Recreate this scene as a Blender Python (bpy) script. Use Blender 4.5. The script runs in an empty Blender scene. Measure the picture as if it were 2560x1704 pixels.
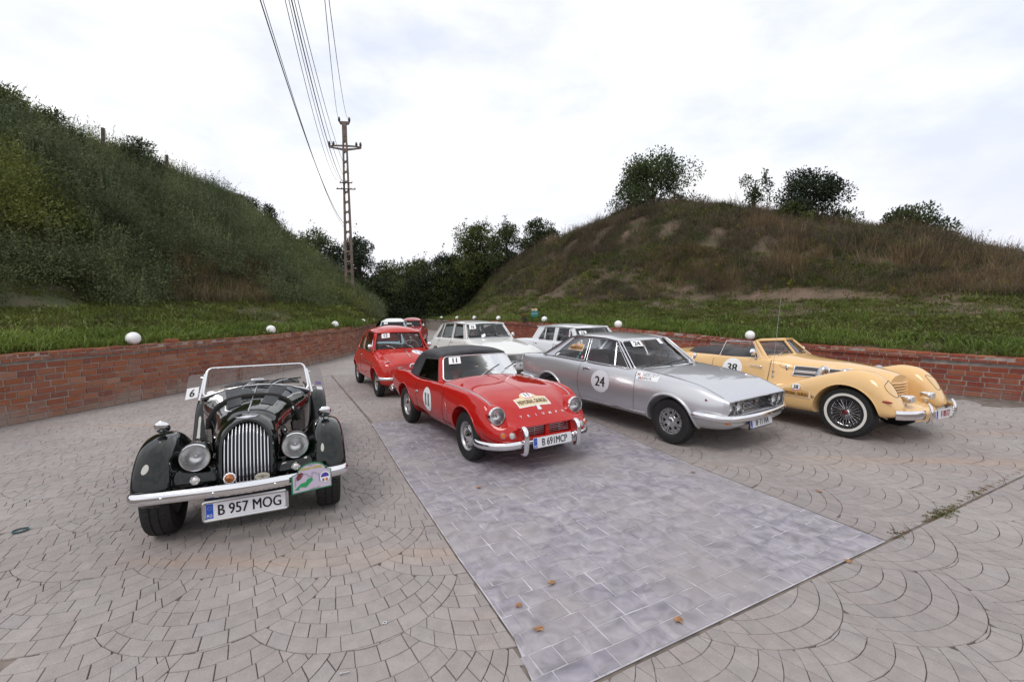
import bpy, bmesh, math, random
import numpy as np
from mathutils import Vector, Matrix
from mathutils.bvhtree import BVHTree
R = math.radians
rnd = random.Random(7)
npr = np.random.RandomState(5)
scene = bpy.context.scene
# ------------------------------------------------------------ camera
cd = bpy.data.cameras.new('camera'); cam = bpy.data.objects.new('camera', cd); scene.collection.objects.link(cam)
cd.sensor_width = 36; cd.lens = 15.93; cd.clip_start = .05; cd.clip_end = 2000
_p, _r = R(4.156), R(.399)
_U = Vector((0, math.sin(_p), math.cos(_p))); _X = Vector((1, 0, 0)); _F = Vector((0, math.cos(_p), -math.sin(_p)))
_rt = _X*math.cos(_r) - _U*math.sin(_r); _up = _X*math.sin(_r) + _U*math.cos(_r)
_m = Matrix((_rt, _up, -_F)).transposed().to_4x4(); _m.translation = Vector((0, 0, 1.77))
cam.matrix_world = _m
scene.camera = cam
# ------------------------------------------------------------ sky and sun
SUN_EL, SUN_AZ = 55, -150
w = bpy.data.worlds.new('World'); scene.world = w; w.use_nodes = True
nt = w.node_tree; nt.nodes.clear()
def N(t, **k):
    n = nt.nodes.new(t)
    for a, b in k.items():
        if a.startswith('i_'): n.inputs[a[2:].replace('_', ' ')].default_value = b
        else: setattr(n, a, b)
    return n
out = N('ShaderNodeOutputWorld'); sky = N('ShaderNodeTexSky'); sky.sky_type = 'NISHITA'; sky.sun_disc = False
sky.sun_elevation = R(SUN_EL); sky.sun_rotation = R(SUN_AZ)
b1 = N('ShaderNodeBackground'); b1.inputs[1].default_value = .12
b2 = N('ShaderNodeBackground'); b2.inputs[1].default_value = 1.10
tc = N('ShaderNodeTexCoord'); mp = N('ShaderNodeMapping'); mp.inputs['Scale'].default_value = (1.2, 1.2, 2.6)
no = N('ShaderNodeTexNoise'); no.inputs['Scale'].default_value = 1.7; no.inputs['Detail'].default_value = 6; no.inputs['Roughness'].default_value = .55
cr = N('ShaderNodeValToRGB'); cr.color_ramp.elements[0].position = .36; cr.color_ramp.elements[0].color = (.76, .80, .90, 1)
cr.color_ramp.elements[1].position = .56; cr.color_ramp.elements[1].color = (1, 1, 1, 1)
sx = N('ShaderNodeSeparateXYZ'); hr = N('ShaderNodeMapRange'); hr.inputs[1].default_value = -.02; hr.inputs[2].default_value = .30
hr.inputs[3].default_value = 0; hr.inputs[4].default_value = 1
hm = N('ShaderNodeMixRGB'); hm.inputs[1].default_value = (.79, .775, .86, 1)
fr = N('ShaderNodeMapRange'); fr.inputs[1].default_value = .30; fr.inputs[2].default_value = .55; fr.inputs[3].default_value = .84; fr.inputs[4].default_value = .97
mx = N('ShaderNodeMixShader')
L = nt.links.new
L(tc.outputs['Generated'], mp.inputs[0]); L(mp.outputs[0], no.inputs['Vector']); L(no.outputs['Fac'], cr.inputs[0])
L(tc.outputs['Generated'], sx.inputs[0]); L(sx.outputs['Z'], hr.inputs[0]); L(hr.outputs[0], hm.inputs[0]); L(cr.outputs[0], hm.inputs[2])
L(hm.outputs[0], b2.inputs[0]); L(sky.outputs[0], b1.inputs[0]); L(no.outputs['Fac'], fr.inputs[0])
L(fr.outputs[0], mx.inputs[0]); L(b1.outputs[0], mx.inputs[1]); L(b2.outputs[0], mx.inputs[2]); L(mx.outputs[0], out.inputs[0])
sd = bpy.data.lights.new('sun', 'SUN'); sun = bpy.data.objects.new('sun', sd); scene.collection.objects.link(sun)
sd.energy = 1.2; sd.angle = R(22); sd.color = (1, .96, .9)
sun.rotation_euler = (R(90-SUN_EL), 0, R(180-SUN_AZ))
vs = scene.view_settings; vs.view_transform = 'Standard'; vs.look = 'None'; vs.exposure = .12; vs.gamma = 1; vs.use_curve_mapping = False
scene.cycles.max_bounces = 7; scene.cycles.transparent_max_bounces = 24
scene.cycles.diffuse_bounces = 3; scene.cycles.glossy_bounces = 4

# ------------------------------------------------------------ materials
MATS = {}
def mat(name, col=(.5, .5, .5), rough=.5, metal=0, coat=0, spec=.5, noise=None, bump=None, emit=None, isl=None, coatr=.03):
    """principled material; noise=(scale, amount[, col2]); bump=(scale, strength, dist); isl = spread per piece"""
    if name in MATS: return MATS[name]
    m = bpy.data.materials.new(name); m.use_nodes = True; t = m.node_tree; b = t.nodes['Principled BSDF']
    b.inputs['Base Color'].default_value = (*col, 1); b.inputs['Roughness'].default_value = rough; b.inputs['Metallic'].default_value = metal
    b.inputs['Coat Weight'].default_value = coat; b.inputs['Coat Roughness'].default_value = coatr; b.inputs['Specular IOR Level'].default_value = spec
    src = None
    if noise:
        tcn = t.nodes.new('ShaderNodeTexCoord'); n = t.nodes.new('ShaderNodeTexNoise'); n.inputs['Scale'].default_value = noise[0]; n.inputs['Detail'].default_value = 6
        t.links.new(tcn.outputs['Object'], n.inputs['Vector'])
        c2 = noise[2] if len(noise) > 2 else tuple(c*(1-noise[1]) for c in col)
        c1 = col if len(noise) > 2 else tuple(min(1, c*(1+noise[1])) for c in col)
        rp = t.nodes.new('ShaderNodeValToRGB'); rp.color_ramp.elements[0].position = .35; rp.color_ramp.elements[1].position = .65
        rp.color_ramp.elements[0].color = (*c2, 1); rp.color_ramp.elements[1].color = (*c1, 1)
        t.links.new(n.outputs['Fac'], rp.inputs[0]); src = rp.outputs[0]
    if isl:
        g = t.nodes.new('ShaderNodeNewGeometry'); oi = t.nodes.new('ShaderNodeObjectInfo'); ad = t.nodes.new('ShaderNodeMath'); ad.operation = 'ADD'
        fcn = t.nodes.new('ShaderNodeMath'); fcn.operation = 'FRACT'
        t.links.new(g.outputs['Random Per Island'], ad.inputs[0]); t.links.new(oi.outputs['Random'], ad.inputs[1]); t.links.new(ad.outputs[0], fcn.inputs[0])
        rp2 = t.nodes.new('ShaderNodeValToRGB'); el = rp2.color_ramp.elements
        for i, c in enumerate(isl):
            if i < 2: e = el[i]; e.position = i/(len(isl)-1)
            else: e = el.new(i/(len(isl)-1))
            e.color = (*c, 1)
        el_sorted = None
        t.links.new(fcn.outputs[0], rp2.inputs[0])
        if src is not None:
            mm = t.nodes.new('ShaderNodeMixRGB'); mm.blend_type = 'MULTIPLY'; mm.inputs[0].default_value = 1
            t.links.new(rp2.outputs[0], mm.inputs[1]); t.links.new(src, mm.inputs[2]); src = mm.outputs[0]
        else: src = rp2.outputs[0]
    if src is not None: t.links.new(src, b.inputs['Base Color'])
    if bump:
        n2 = t.nodes.new('ShaderNodeTexNoise'); n2.inputs['Scale'].default_value = bump[0]; n2.inputs['Detail'].default_value = 8
        tc2 = t.nodes.new('ShaderNodeTexCoord'); t.links.new(tc2.outputs['Object'], n2.inputs['Vector'])
        bp = t.nodes.new('ShaderNodeBump'); bp.inputs['Strength'].default_value = bump[1]; bp.inputs['Distance'].default_value = bump[2]
        t.links.new(n2.outputs['Fac'], bp.inputs['Height']); t.links.new(bp.outputs[0], b.inputs['Normal'])
    if emit: b.inputs['Emission Color'].default_value = (*emit, 1); b.inputs['Emission Strength'].default_value = 1
    MATS[name] = m
    return m
def glass(name, tint=(.82, .84, .84), refl=1.0):
    if name in MATS: return MATS[name]
    m = bpy.data.materials.new(name); m.use_nodes = True; t = m.node_tree; t.nodes.clear()
    o = t.nodes.new('ShaderNodeOutputMaterial'); tr = t.nodes.new('ShaderNodeBsdfTransparent'); tr.inputs[0].default_value = (*tint, 1)
    gl = t.nodes.new('ShaderNodeBsdfGlossy'); gl.inputs['Roughness'].default_value = .02
    f = t.nodes.new('ShaderNodeFresnel'); f.inputs[0].default_value = 1.52; mm = t.nodes.new('ShaderNodeMath'); mm.operation = 'MULTIPLY'; mm.inputs[1].default_value = refl*1.15
    mxs = t.nodes.new('ShaderNodeMixShader'); t.links.new(f.outputs[0], mm.inputs[0]); t.links.new(mm.outputs[0], mxs.inputs[0])
    t.links.new(tr.outputs[0], mxs.inputs[1]); t.links.new(gl.outputs[0], mxs.inputs[2]); t.links.new(mxs.outputs[0], o.inputs[0])
    MATS[name] = m
    return m
CHROME = mat('chrome', (.78, .78, .80), .07, 1)
CHROMED = mat('dull_chrome', (.55, .55, .57), .22, 1)
BLACK = mat('black_rubber', (.012, .012, .013), .55)
DARK = mat('dark_cavity', (.006, .006, .006), .8)
GAP = mat('panel_gap', (.01, .008, .008), .7)
TYRE = mat('tyre_rubber', (.009, .009, .0095), .62, noise=(30, .35), bump=(90, .3, .002))
STEEL = mat('wheel_steel', (.42, .42, .43), .3, .7)
WHITE = mat('white_vinyl', (.80, .80, .82), .35)
INK = mat('black_ink', (.012, .012, .014), .4)
REDINK = mat('red_ink', (.45, .03, .05), .4)
BLUEINK = mat('blue_band', (.01, .07, .42), .4)
PLATEW = mat('plate_white', (.66, .66, .69), .32)
GLASS = glass('car_glass')
GLASSD = glass('dark_car_glass', (.33, .35, .34))
LENS = glass('lamp_lens', (.9, .9, .9), 1.2)
REFL = mat('lamp_reflector', (.85, .85, .85), .34, 1, bump=(60, .35, .003))
AMBER = mat('amber_lens', (.62, .14, .02), .2, coat=.6)
REDL = mat('red_lens', (.30, .03, .02), .2, coat=.6)
CLEARL = mat('clear_lens', (.62, .60, .58), .25, coat=.6, metal=.3)

# ------------------------------------------------------------ mesh building
COL = scene.collection
class MB:
    def __init__(s): s.v = []; s.f = []; s.m = []
    def add(s, vs, fs, m=0):
        o = len(s.v); s.v += [tuple(map(float, p)) for p in vs]; s.f += [tuple(i+o for i in f) for f in fs]; s.m += [m]*len(fs); return s
    def box(s, c, d, rot=None, m=0):
        vs = [Vector((x*d[0]/2, y*d[1]/2, z*d[2]/2)) for x in (-1, 1) for y in (-1, 1) for z in (-1, 1)]
        if rot is not None: vs = [rot @ q for q in vs]
        vs = [q+Vector(c) for q in vs]
        return s.add(vs, [(0, 1, 3, 2), (4, 6, 7, 5), (0, 4, 5, 1), (2, 3, 7, 6), (0, 2, 6, 4), (1, 5, 7, 3)], m)
    def tube(s, pts, r, n=8, closed=False, cap=True, m=0, flat=None, up=None):
        P = [Vector(p) for p in pts]; k = len(P)
        rr = r if isinstance(r, (list, tuple)) else [r]*k
        T = []
        for i in range(k):
            a = P[(i-1) % k] if (i > 0 or closed) else P[i]; b = P[(i+1) % k] if (i < k-1 or closed) else P[i]
            t = (b-a); t = t.normalized() if t.length > 1e-9 else Vector((1, 0, 0)); T.append(t)
        u = Vector(up) if up else (Vector((0, 0, 1)) if abs(T[0].z) < .9 else Vector((1, 0, 0)))
        fr_ = []
        for i in range(k):
            if up: u = Vector(up)
            a = u - T[i]*u.dot(T[i])
            a = a.normalized() if a.length > 1e-6 else T[i].orthogonal().normalized()
            fr_.append((a, T[i].cross(a))); u = a
        fa, fb = flat if flat else (1, 1)
        vs = []
        for i in range(k):
            for j in range(n):
                t = 2*math.pi*j/n
                vs.append(P[i] + fr_[i][0]*(math.cos(t)*rr[i]*fa) + fr_[i][1]*(math.sin(t)*rr[i]*fb))
        fs = []
        for i in range(k if closed else k-1):
            for j in range(n):
                a = i*n+j; b = i*n+(j+1) % n; c = ((i+1) % k)*n+(j+1) % n; d = ((i+1) % k)*n+j
                fs.append((a, b, c, d))
        if cap and not closed:
            fs.append(tuple(range(n-1, -1, -1))); fs.append(tuple((k-1)*n+j for j in range(n)))
        return s.add(vs, fs, m)
    def lathe(s, prof, o=(0, 0, 0), ax=(0, 0, 1), n=24, m=0, mod=None, cap=False):
        A = Vector(ax).normalized(); X = A.orthogonal().normalized(); Y = A.cross(X); O = Vector(o)
        vs = []; k = len(prof)
        for i in range(n):
            t = 2*math.pi*i/n
            for j, (r_, h) in enumerate(prof):
                if mod: r_ = mod(i, j, r_)
                vs.append(O + A*h + (X*math.cos(t)+Y*math.sin(t))*r_)
        fs = []
        for i in range(n):
            for j in range(k-1):
                a = i*k+j; b = ((i+1) % n)*k+j; fs.append((a, b, b+1, a+1))
        if cap:
            fs.append(tuple(i*k for i in range(n-1, -1, -1))); fs.append(tuple(i*k+k-1 for i in range(n)))
        return s.add(vs, fs, m)
    def grid(s, P, m=0, cu=False, cv=False):
        nu = len(P); nv = len(P[0]); vs = [q for row in P for q in row]; fs = []
        for i in range(nu if cu else nu-1):
            for j in range(nv if cv else nv-1):
                fs.append((i*nv+j, ((i+1) % nu)*nv+j, ((i+1) % nu)*nv+(j+1) % nv, i*nv+(j+1) % nv))
        return s.add(vs, fs, m)
    def ball(s, c, r, n=16, m=0, sc=(1, 1, 1)):
        vs = []; fs = []
        for i in range(n//2+1):
            a = math.pi*i/(n//2)
            for j in range(n):
                b = 2*math.pi*j/n
                vs.append((c[0]+r*sc[0]*math.sin(a)*math.cos(b), c[1]+r*sc[1]*math.sin(a)*math.sin(b), c[2]+r*sc[2]*math.cos(a)))
        for i in range(n//2):
            for j in range(n): fs.append((i*n+j, (i+1)*n+j, (i+1)*n+(j+1) % n, i*n+(j+1) % n))
        return s.add(vs, fs, m)
    def prism(s, poly, depth, fn=None, m=0):
        """poly of 3-D points, extruded by vector depth"""
        D = Vector(depth); k = len(poly); vs = [Vector(p) for p in poly]+[Vector(p)+D for p in poly]
        fs = [tuple(range(k-1, -1, -1)), tuple(range(k, 2*k))]+[(i, (i+1) % k, k+(i+1) % k, k+i) for i in range(k)]
        return s.add(vs, fs, m)
    def obj(s, name, mats, parent=None, ang=35, fix=True, recalc=True):
        me = bpy.data.meshes.new(name); me.from_pydata(s.v, [], s.f)
        mats = mats if isinstance(mats, (list, tuple)) else [mats]
        for x in mats: me.materials.append(x)
        if len(mats) > 1: me.polygons.foreach_set('material_index', s.m)
        if recalc or fix:
            bm = bmesh.new(); bm.from_mesh(me)
            if fix: bmesh.ops.remove_doubles(bm, verts=bm.verts, dist=1e-5)
            if recalc: bmesh.ops.recalc_face_normals(bm, faces=bm.faces)
            bm.to_mesh(me); bm.free()
        if ang:
            me.polygons.foreach_set('use_smooth', [True]*len(me.polygons)); me.set_sharp_from_angle(angle=R(ang))
        o = bpy.data.objects.new(name, me); COL.objects.link(o)
        if parent is not None: o.parent = parent
        return o
def thing(name, label, cat, loc=(0, 0, 0), rot=(0, 0, 0), group=None):
    o = bpy.data.objects.new(name, None); COL.objects.link(o); o.location = loc; o.rotation_euler = rot; o.empty_display_size = .2
    return tag(o, label, cat, group)
def tag(o, label=None, cat=None, group=None, kind=None):
    if label: o['label'] = label
    if cat: o['category'] = cat
    if group: o['group'] = group
    if kind: o['kind'] = kind
    return o
def copyo(o, parent=None, loc=None, rot=None, scale=None):
    c = o.copy(); COL.objects.link(c)
    if parent is not None: c.parent = parent
    if loc is not None: c.location = loc
    if rot is not None: c.rotation_euler = rot
    if scale is not None: c.scale = scale
    return c
def copy_tree(o, kids, parent=None):
    c = o.copy(); COL.objects.link(c)
    if parent is not None: c.parent = parent
    for k in kids.get(o.name, []): copy_tree(k, kids, c)
    return c
def text2d(s, size, font_w=1.0, bold=0):
    cu = bpy.data.curves.new('t', 'FONT'); cu.body = s; cu.size = size; cu.align_x = 'CENTER'; cu.align_y = 'CENTER'; cu.resolution_u = 3
    if bold: cu.offset = bold
    o = bpy.data.objects.new('t', cu); me = bpy.data.meshes.new_from_object(o)
    vs = np.array([v.co[:2] for v in me.vertices]) if len(me.vertices) else np.zeros((0, 2)); fs = [tuple(p.vertices) for p in me.polygons]
    bpy.data.objects.remove(o); bpy.data.curves.remove(cu); bpy.data.meshes.remove(me)
    if len(vs):
        vs[:, 1] -= (vs[:, 1].max()+vs[:, 1].min())/2; vs[:, 0] -= (vs[:, 0].max()+vs[:, 0].min())/2; vs[:, 0] *= font_w
    return vs, fs
def text_obj(s, size, place, mt, parent, name='lettering', fw=1.0, bold=0, dx=0, dy=0):
    """place(u,v)->3-D point; bold = extra stroke width, drawn by doubling the strokes"""
    vs, fs = text2d(s, size, fw); b = MB()
    for k in ((0,) if not bold else (-bold, 0, bold)):
        b.add([place(x+dx+k, y+dy) for x, y in vs], fs)
    return b.obj(name, mt, parent, ang=None, fix=False, recalc=False)
def pchip(xs, ys, q):
    xs = np.asarray(xs, float); ys = np.asarray(ys, float); h = np.diff(xs); d = np.diff(ys, axis=0)/h[:, None]
    m = np.zeros_like(ys); m[0] = d[0]; m[-1] = d[-1]
    for i in range(1, len(xs)-1):
        a, b = d[i-1], d[i]; w1 = 2*h[i]+h[i-1]; w2 = h[i]+2*h[i-1]
        with np.errstate(divide='ignore', invalid='ignore'):
            hm_ = (w1+w2)/(w1/a+w2/b)
        m[i] = np.where(a*b > 0, hm_, 0)
    m = np.nan_to_num(m)
    k = np.clip(np.searchsorted(xs, q, side='right')-1, 0, len(xs)-2); t = ((q-xs[k])/h[k])[:, None]; hh = h[k][:, None]
    return (2*t**3-3*t**2+1)*ys[k]+(t**3-2*t**2+t)*hh*m[k]+(-2*t**3+3*t**2)*ys[k+1]+(t**3-t**2)*hh*m[k+1]
def catmull(P, n, closed=False):
    """n samples per segment, centripetal-ish uniform Catmull-Rom"""
    P = np.asarray(P, float); k = len(P); out_ = []
    segs = k if closed else k-1
    for i in range(segs):
        p1, p2 = P[i], P[(i+1) % k]
        p0 = P[(i-1) % k] if (closed or i > 0) else 2*p1-p2
        p3 = P[(i+2) % k] if (closed or i < k-2) else 2*p2-p1
        d = np.linalg.norm(p2-p1); m1 = (p2-p0)/2; m2 = (p3-p1)/2
        l1 = np.linalg.norm(m1); l2 = np.linalg.norm(m2)
        if l1 > d: m1 = m1*(d/max(l1, 1e-9))
        if l2 > d: m2 = m2*(d/max(l2, 1e-9))
        for j in range(n):
            t = j/n
            out_.append((2*t**3-3*t**2+1)*p1+(t**3-2*t**2+t)*m1+(-2*t**3+3*t**2)*p2+(t**3-t**2)*m2)
    if not closed: out_.append(P[-1])
    return np.array(out_)
# ============================================================ SETTING
# pavement axes: Ud runs towards the viewer, Vd across
Ud = np.array([math.cos(R(-62.5)), math.sin(R(-62.5))]); Vd = np.array([-Ud[1], Ud[0]])
def uv2xy(u, v): p = Ud*u+Vd*v; return float(p[0]), float(p[1])
LW = [(-11.5, -4, 1.12), (-9.6, .5, 1.12), (-8.5, 4, 1.12), (-7.86, 6.8, 1.12), (-7.38, 8.6, 1.11), (-7.0, 10.4, 1.1), (-6.66, 12.6, 1.09), (-6.4, 14.8, 1.09), (-6.28, 16.8, 1.1), (-6.36, 18.6, 1.09),
      (-6.8, 21.2, 1.07), (-7.35, 24.2, 1.04), (-8.0, 26.6, 1.03), (-9.3, 29.5, 1.0), (-11.5, 33, 1.0), (-15, 37, 1.0)]
RW = [(18, -3, .8), (13.6, 3.2, .8), (10.7, 6.6, .8), (9.35, 8.12, .8), (8.5, 9.15, .82), (7.3, 10.95, .85), (6.35, 12.2, .87), (5.0, 13.35, 1.0), (3.35, 14.7, 1.1), (2.1, 16.5, 1.15), (1.15, 18.45, 1.18), (-.1, 21.4, 1.15),
      (-1.3, 24.2, 1.12), (-2.45, 27.0, 1.08), (-3.9, 31.0, 1.0), (-5.65, 35.6, .92), (-8.5, 41, .9), (-12.5, 47, .9), (-18.5, 54, .9), (-27, 62, .9), (-38, 70, .9)]
def resample(P, step):
    C = catmull(P, 24); d = np.r_[0, np.cumsum(np.linalg.norm(np.diff(C[:, :2], axis=0), axis=1))]
    q = np.arange(0, d[-1], step); return q, np.stack([np.interp(q, d, C[:, i]) for i in range(3)], 1)
class Path:
    def __init__(s, P, side):
        s.q, s.c = resample(P, .05); s.side = side; s.L = s.q[-1]
        t = np.gradient(s.c[:, :2], axis=0); t /= np.linalg.norm(t, axis=1)[:, None]; s.t = t
        s.n = np.stack([-t[:, 1], t[:, 0]], 1)*side        # outward (towards the hill)
    def at(s, q):
        q = np.clip(q, 0, s.L); f = lambda a: np.interp(q, s.q, a)
        return np.array([f(s.c[:, 0]), f(s.c[:, 1])]), np.array([f(s.t[:, 0]), f(s.t[:, 1])]), np.array([f(s.n[:, 0]), f(s.n[:, 1])]), float(f(s.c[:, 2]))
PL = Path(LW, 1); PR = Path(RW, -1)
COLFAN = [(.30, .268, .255), (.325, .293, .28), (.282, .256, .245), (.312, .276, .258), (.303, .28, .27)]
# ---- base slab
def pave_mat():
    m = mat('stamped_concrete_base', (.24, .212, .205), .8, noise=(1.3, .12), bump=(25, .5, .01))
    return m
g = MB(); n_ = 60
g.add([(-30, -8, -.012), (30, -8, -.012), (30, 60, -.012), (-30, 60, -.012)], [(0, 1, 2, 3)])
pav = g.obj('pavement', mat('joint_dirt', (.15, .122, .105), .9, noise=(8, .35)), ang=None, fix=False); tag(pav, kind='structure')
g = MB(); g.add([(-900, -900, -.35), (900, -900, -.35), (900, 900, -.35), (-900, 900, -.35)], [(0, 1, 2, 3)])
tag(g.obj('ground', mat('far_ground', (.07, .08, .04), .9, noise=(.05, .3)), ang=None, fix=False), kind='structure')
def stone_mat():
    if 'fan_stone' in MATS: return MATS['fan_stone']
    m = mat('fan_stone', (1, 1, 1), .78, noise=(.9, 0, (.86, .84, .86)), isl=COLFAN, bump=(70, .55, .006), spec=.35)
    t = m.node_tree; b = t.nodes['Principled BSDF']; src = b.inputs['Base Color'].links[0].from_socket
    # speckle and orange dust streaks in world space
    geo = t.nodes.new('ShaderNodeNewGeometry')
    n1 = t.nodes.new('ShaderNodeTexNoise'); n1.inputs['Scale'].default_value = 170; n1.inputs['Detail'].default_value = 2
    r1 = t.nodes.new('ShaderNodeMapRange'); r1.inputs[1].default_value = .62; r1.inputs[2].default_value = .74; r1.inputs[3].default_value = 0; r1.inputs[4].default_value = .55
    t.links.new(geo.outputs['Position'], n1.inputs['Vector']); t.links.new(n1.outputs['Fac'], r1.inputs[0])
    m1 = t.nodes.new('ShaderNodeMixRGB'); m1.inputs[2].default_value = (.5, .47, .45, 1); t.links.new(r1.outputs[0], m1.inputs[0]); t.links.new(src, m1.inputs[1])
    mpp = t.nodes.new('ShaderNodeMapping'); mpp.inputs['Rotation'].default_value = (0, 0, R(-28)); mpp.inputs['Scale'].default_value = (.16, 1.1, 1)
    n2 = t.nodes.new('ShaderNodeTexNoise'); n2.inputs['Scale'].default_value = 1.0; n2.inputs['Detail'].default_value = 5
    r2 = t.nodes.new('ShaderNodeMapRange'); r2.inputs[1].default_value = .60; r2.inputs[2].default_value = .78; r2.inputs[3].default_value = 0; r2.inputs[4].default_value = .7
    t.links.new(geo.outputs['Position'], mpp.inputs[0]); t.links.new(mpp.outputs[0], n2.inputs['Vector']); t.links.new(n2.outputs['Fac'], r2.inputs[0])
    m2 = t.nodes.new('ShaderNodeMixRGB'); m2.inputs[2].default_value = (.40, .26, .18, 1); t.links.new(r2.outputs[0], m2.inputs[0]); t.links.new(m1.outputs[0], m2.inputs[1])
    n3 = t.nodes.new('ShaderNodeTexNoise'); n3.inputs['Scale'].default_value = 9; n3.inputs['Detail'].default_value = 7; n3.inputs['Roughness'].default_value = .7
    r3 = t.nodes.new('ShaderNodeMapRange'); r3.inputs[1].default_value = .3; r3.inputs[2].default_value = .7; r3.inputs[3].default_value = .86; r3.inputs[4].default_value = 1.12
    t.links.new(geo.outputs['Position'], n3.inputs['Vector']); t.links.new(n3.outputs['Fac'], r3.inputs[0])
    m3 = t.nodes.new('ShaderNodeMixRGB'); m3.blend_type = 'MULTIPLY'; m3.inputs[0].default_value = 1
    t.links.new(m2.outputs[0], m3.inputs[1]); t.links.new(r3.outputs[0], m3.inputs[2]); t.links.new(m3.outputs[0], b.inputs['Base Color'])
    return m
def patch_mat():
    m = mat('patch_stone', (1, 1, 1), .66, spec=.4, noise=(2.2, 0, (.74, .74, .80)), isl=[(.300, .276, .305), (.325, .300, .318), (.288, .266, .298), (.332, .308, .328), (.308, .286, .312)], bump=(45, .5, .006))
    t = m.node_tree; b = t.nodes['Principled BSDF']; src = b.inputs['Base Color'].links[0].from_socket
    geo = t.nodes.new('ShaderNodeNewGeometry'); n3 = t.nodes.new('ShaderNodeTexNoise'); n3.inputs['Scale'].default_value = 7; n3.inputs['Detail'].default_value = 8; n3.inputs['Distortion'].default_value = 1.2
    r3 = t.nodes.new('ShaderNodeMapRange'); r3.inputs[1].default_value = .3; r3.inputs[2].default_value = .7; r3.inputs[3].default_value = .68; r3.inputs[4].default_value = 1.3
    t.links.new(geo.outputs['Position'], n3.inputs['Vector']); t.links.new(n3.outputs['Fac'], r3.inputs[0])
    m3 = t.nodes.new('ShaderNodeMixRGB'); m3.blend_type = 'MULTIPLY'; m3.inputs[0].default_value = 1
    t.links.new(src, m3.inputs[1]); t.links.new(r3.outputs[0], m3.inputs[2])
    n4 = t.nodes.new('ShaderNodeTexNoise'); n4.inputs['Scale'].default_value = 1.1; n4.inputs['Detail'].default_value = 3
    r4 = t.nodes.new('ShaderNodeMapRange'); r4.inputs[1].default_value = .45; r4.inputs[2].default_value = .65; r4.inputs[4].default_value = .6
    t.links.new(geo.outputs['Position'], n4.inputs['Vector']); t.links.new(n4.outputs['Fac'], r4.inputs[0])
    m4 = t.nodes.new('ShaderNodeMixRGB'); m4.inputs[2].default_value = (.30, .275, .265, 1); t.links.new(r4.outputs[0], m4.inputs[0]); t.links.new(m3.outputs[0], m4.inputs[1])
    t.links.new(m4.outputs[0], b.inputs['Base Color'])
    return m
# ---- clipping helpers (convex polygons in u,v)
def clip(poly, nx_, ny_, c):
    """keep nx*x+ny*y <= c"""
    o = []; k = len(poly)
    for i in range(k):
        a = poly[i]; b = poly[(i+1) % k]; da = nx_*a[0]+ny_*a[1]-c; db = nx_*b[0]+ny_*b[1]-c
        if da <= 0: o.append(a)
        if da*db < 0:
            t = da/(da-db); o.append((a[0]+(b[0]-a[0])*t, a[1]+(b[1]-a[1])*t))
    return o
def area(p): return .5*sum(p[i][0]*p[(i+1) % len(p)][1]-p[(i+1) % len(p)][0]*p[i][1] for i in range(len(p)))
def inset(p, d):
    """shrink polygon by moving its vertices along the mitre of their edges"""
    q = [a for i, a in enumerate(p) if math.hypot(a[0]-p[i-1][0], a[1]-p[i-1][1]) > .005]
    if len(q) < 3: return []
    if area(q) < 0: q = q[::-1]
    o = []; k = len(q)
    for i in range(k):
        a, b, c = q[i-1], q[i], q[(i+1) % k]
        l1 = math.hypot(b[0]-a[0], b[1]-a[1]); l2 = math.hypot(c[0]-b[0], c[1]-b[1])
        n1 = (-(b[1]-a[1])/l1, (b[0]-a[0])/l1); n2 = (-(c[1]-b[1])/l2, (c[0]-b[0])/l2)
        mx_, my_ = n1[0]+n2[0], n1[1]+n2[1]; m2 = mx_*mx_+my_*my_
        if m2 < .15: mx_, my_, m2 = n1[0], n1[1], 1.
        f = min(2*d/m2, d*3) if m2 > .15 else d
        o.append((b[0]+mx_*f, b[1]+my_*f))
    return o
def stone_geo(p, top, bev=.0016):
    """verts, faces of one stone, p in xy"""
    k = len(p); cx = sum(a[0] for a in p)/k; cy = sum(a[1] for a in p)/k
    r_ = max(math.hypot(a[0]-cx, a[1]-cy) for a in p); s = 1-bev*1.6/r_
    vs = [(a[0], a[1], -.011) for a in p]+[(a[0], a[1], top-.004) for a in p]+[(cx+(a[0]-cx)*s, cy+(a[1]-cy)*s, top) for a in p]
    fs = []
    for i in range(k):
        j = (i+1) % k; fs += [(i, j, k+j, k+i), (k+i, k+j, 2*k+j, 2*k+i)]
    fs.append(tuple(range(2*k, 3*k)))
    return vs, fs, (cx, cy)
def visible_xy(x, y, far):
    if y < 1.75: return False
    d = math.hypot(x, y)
    if d > far: return False
    if abs(x)/y > 1.30: return False
    # inside the walls
    return True
wl_y = PL.c[:, 1]; wl_x = PL.c[:, 0]
wr = PR.c
def inside_walls(x, y):
    if x < np.interp(y, wl_y, wl_x)-.1: return False
    o_ = np.argsort(wr[:, 1]); return x < np.interp(y, wr[o_, 1], wr[o_, 0])+.1
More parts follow.
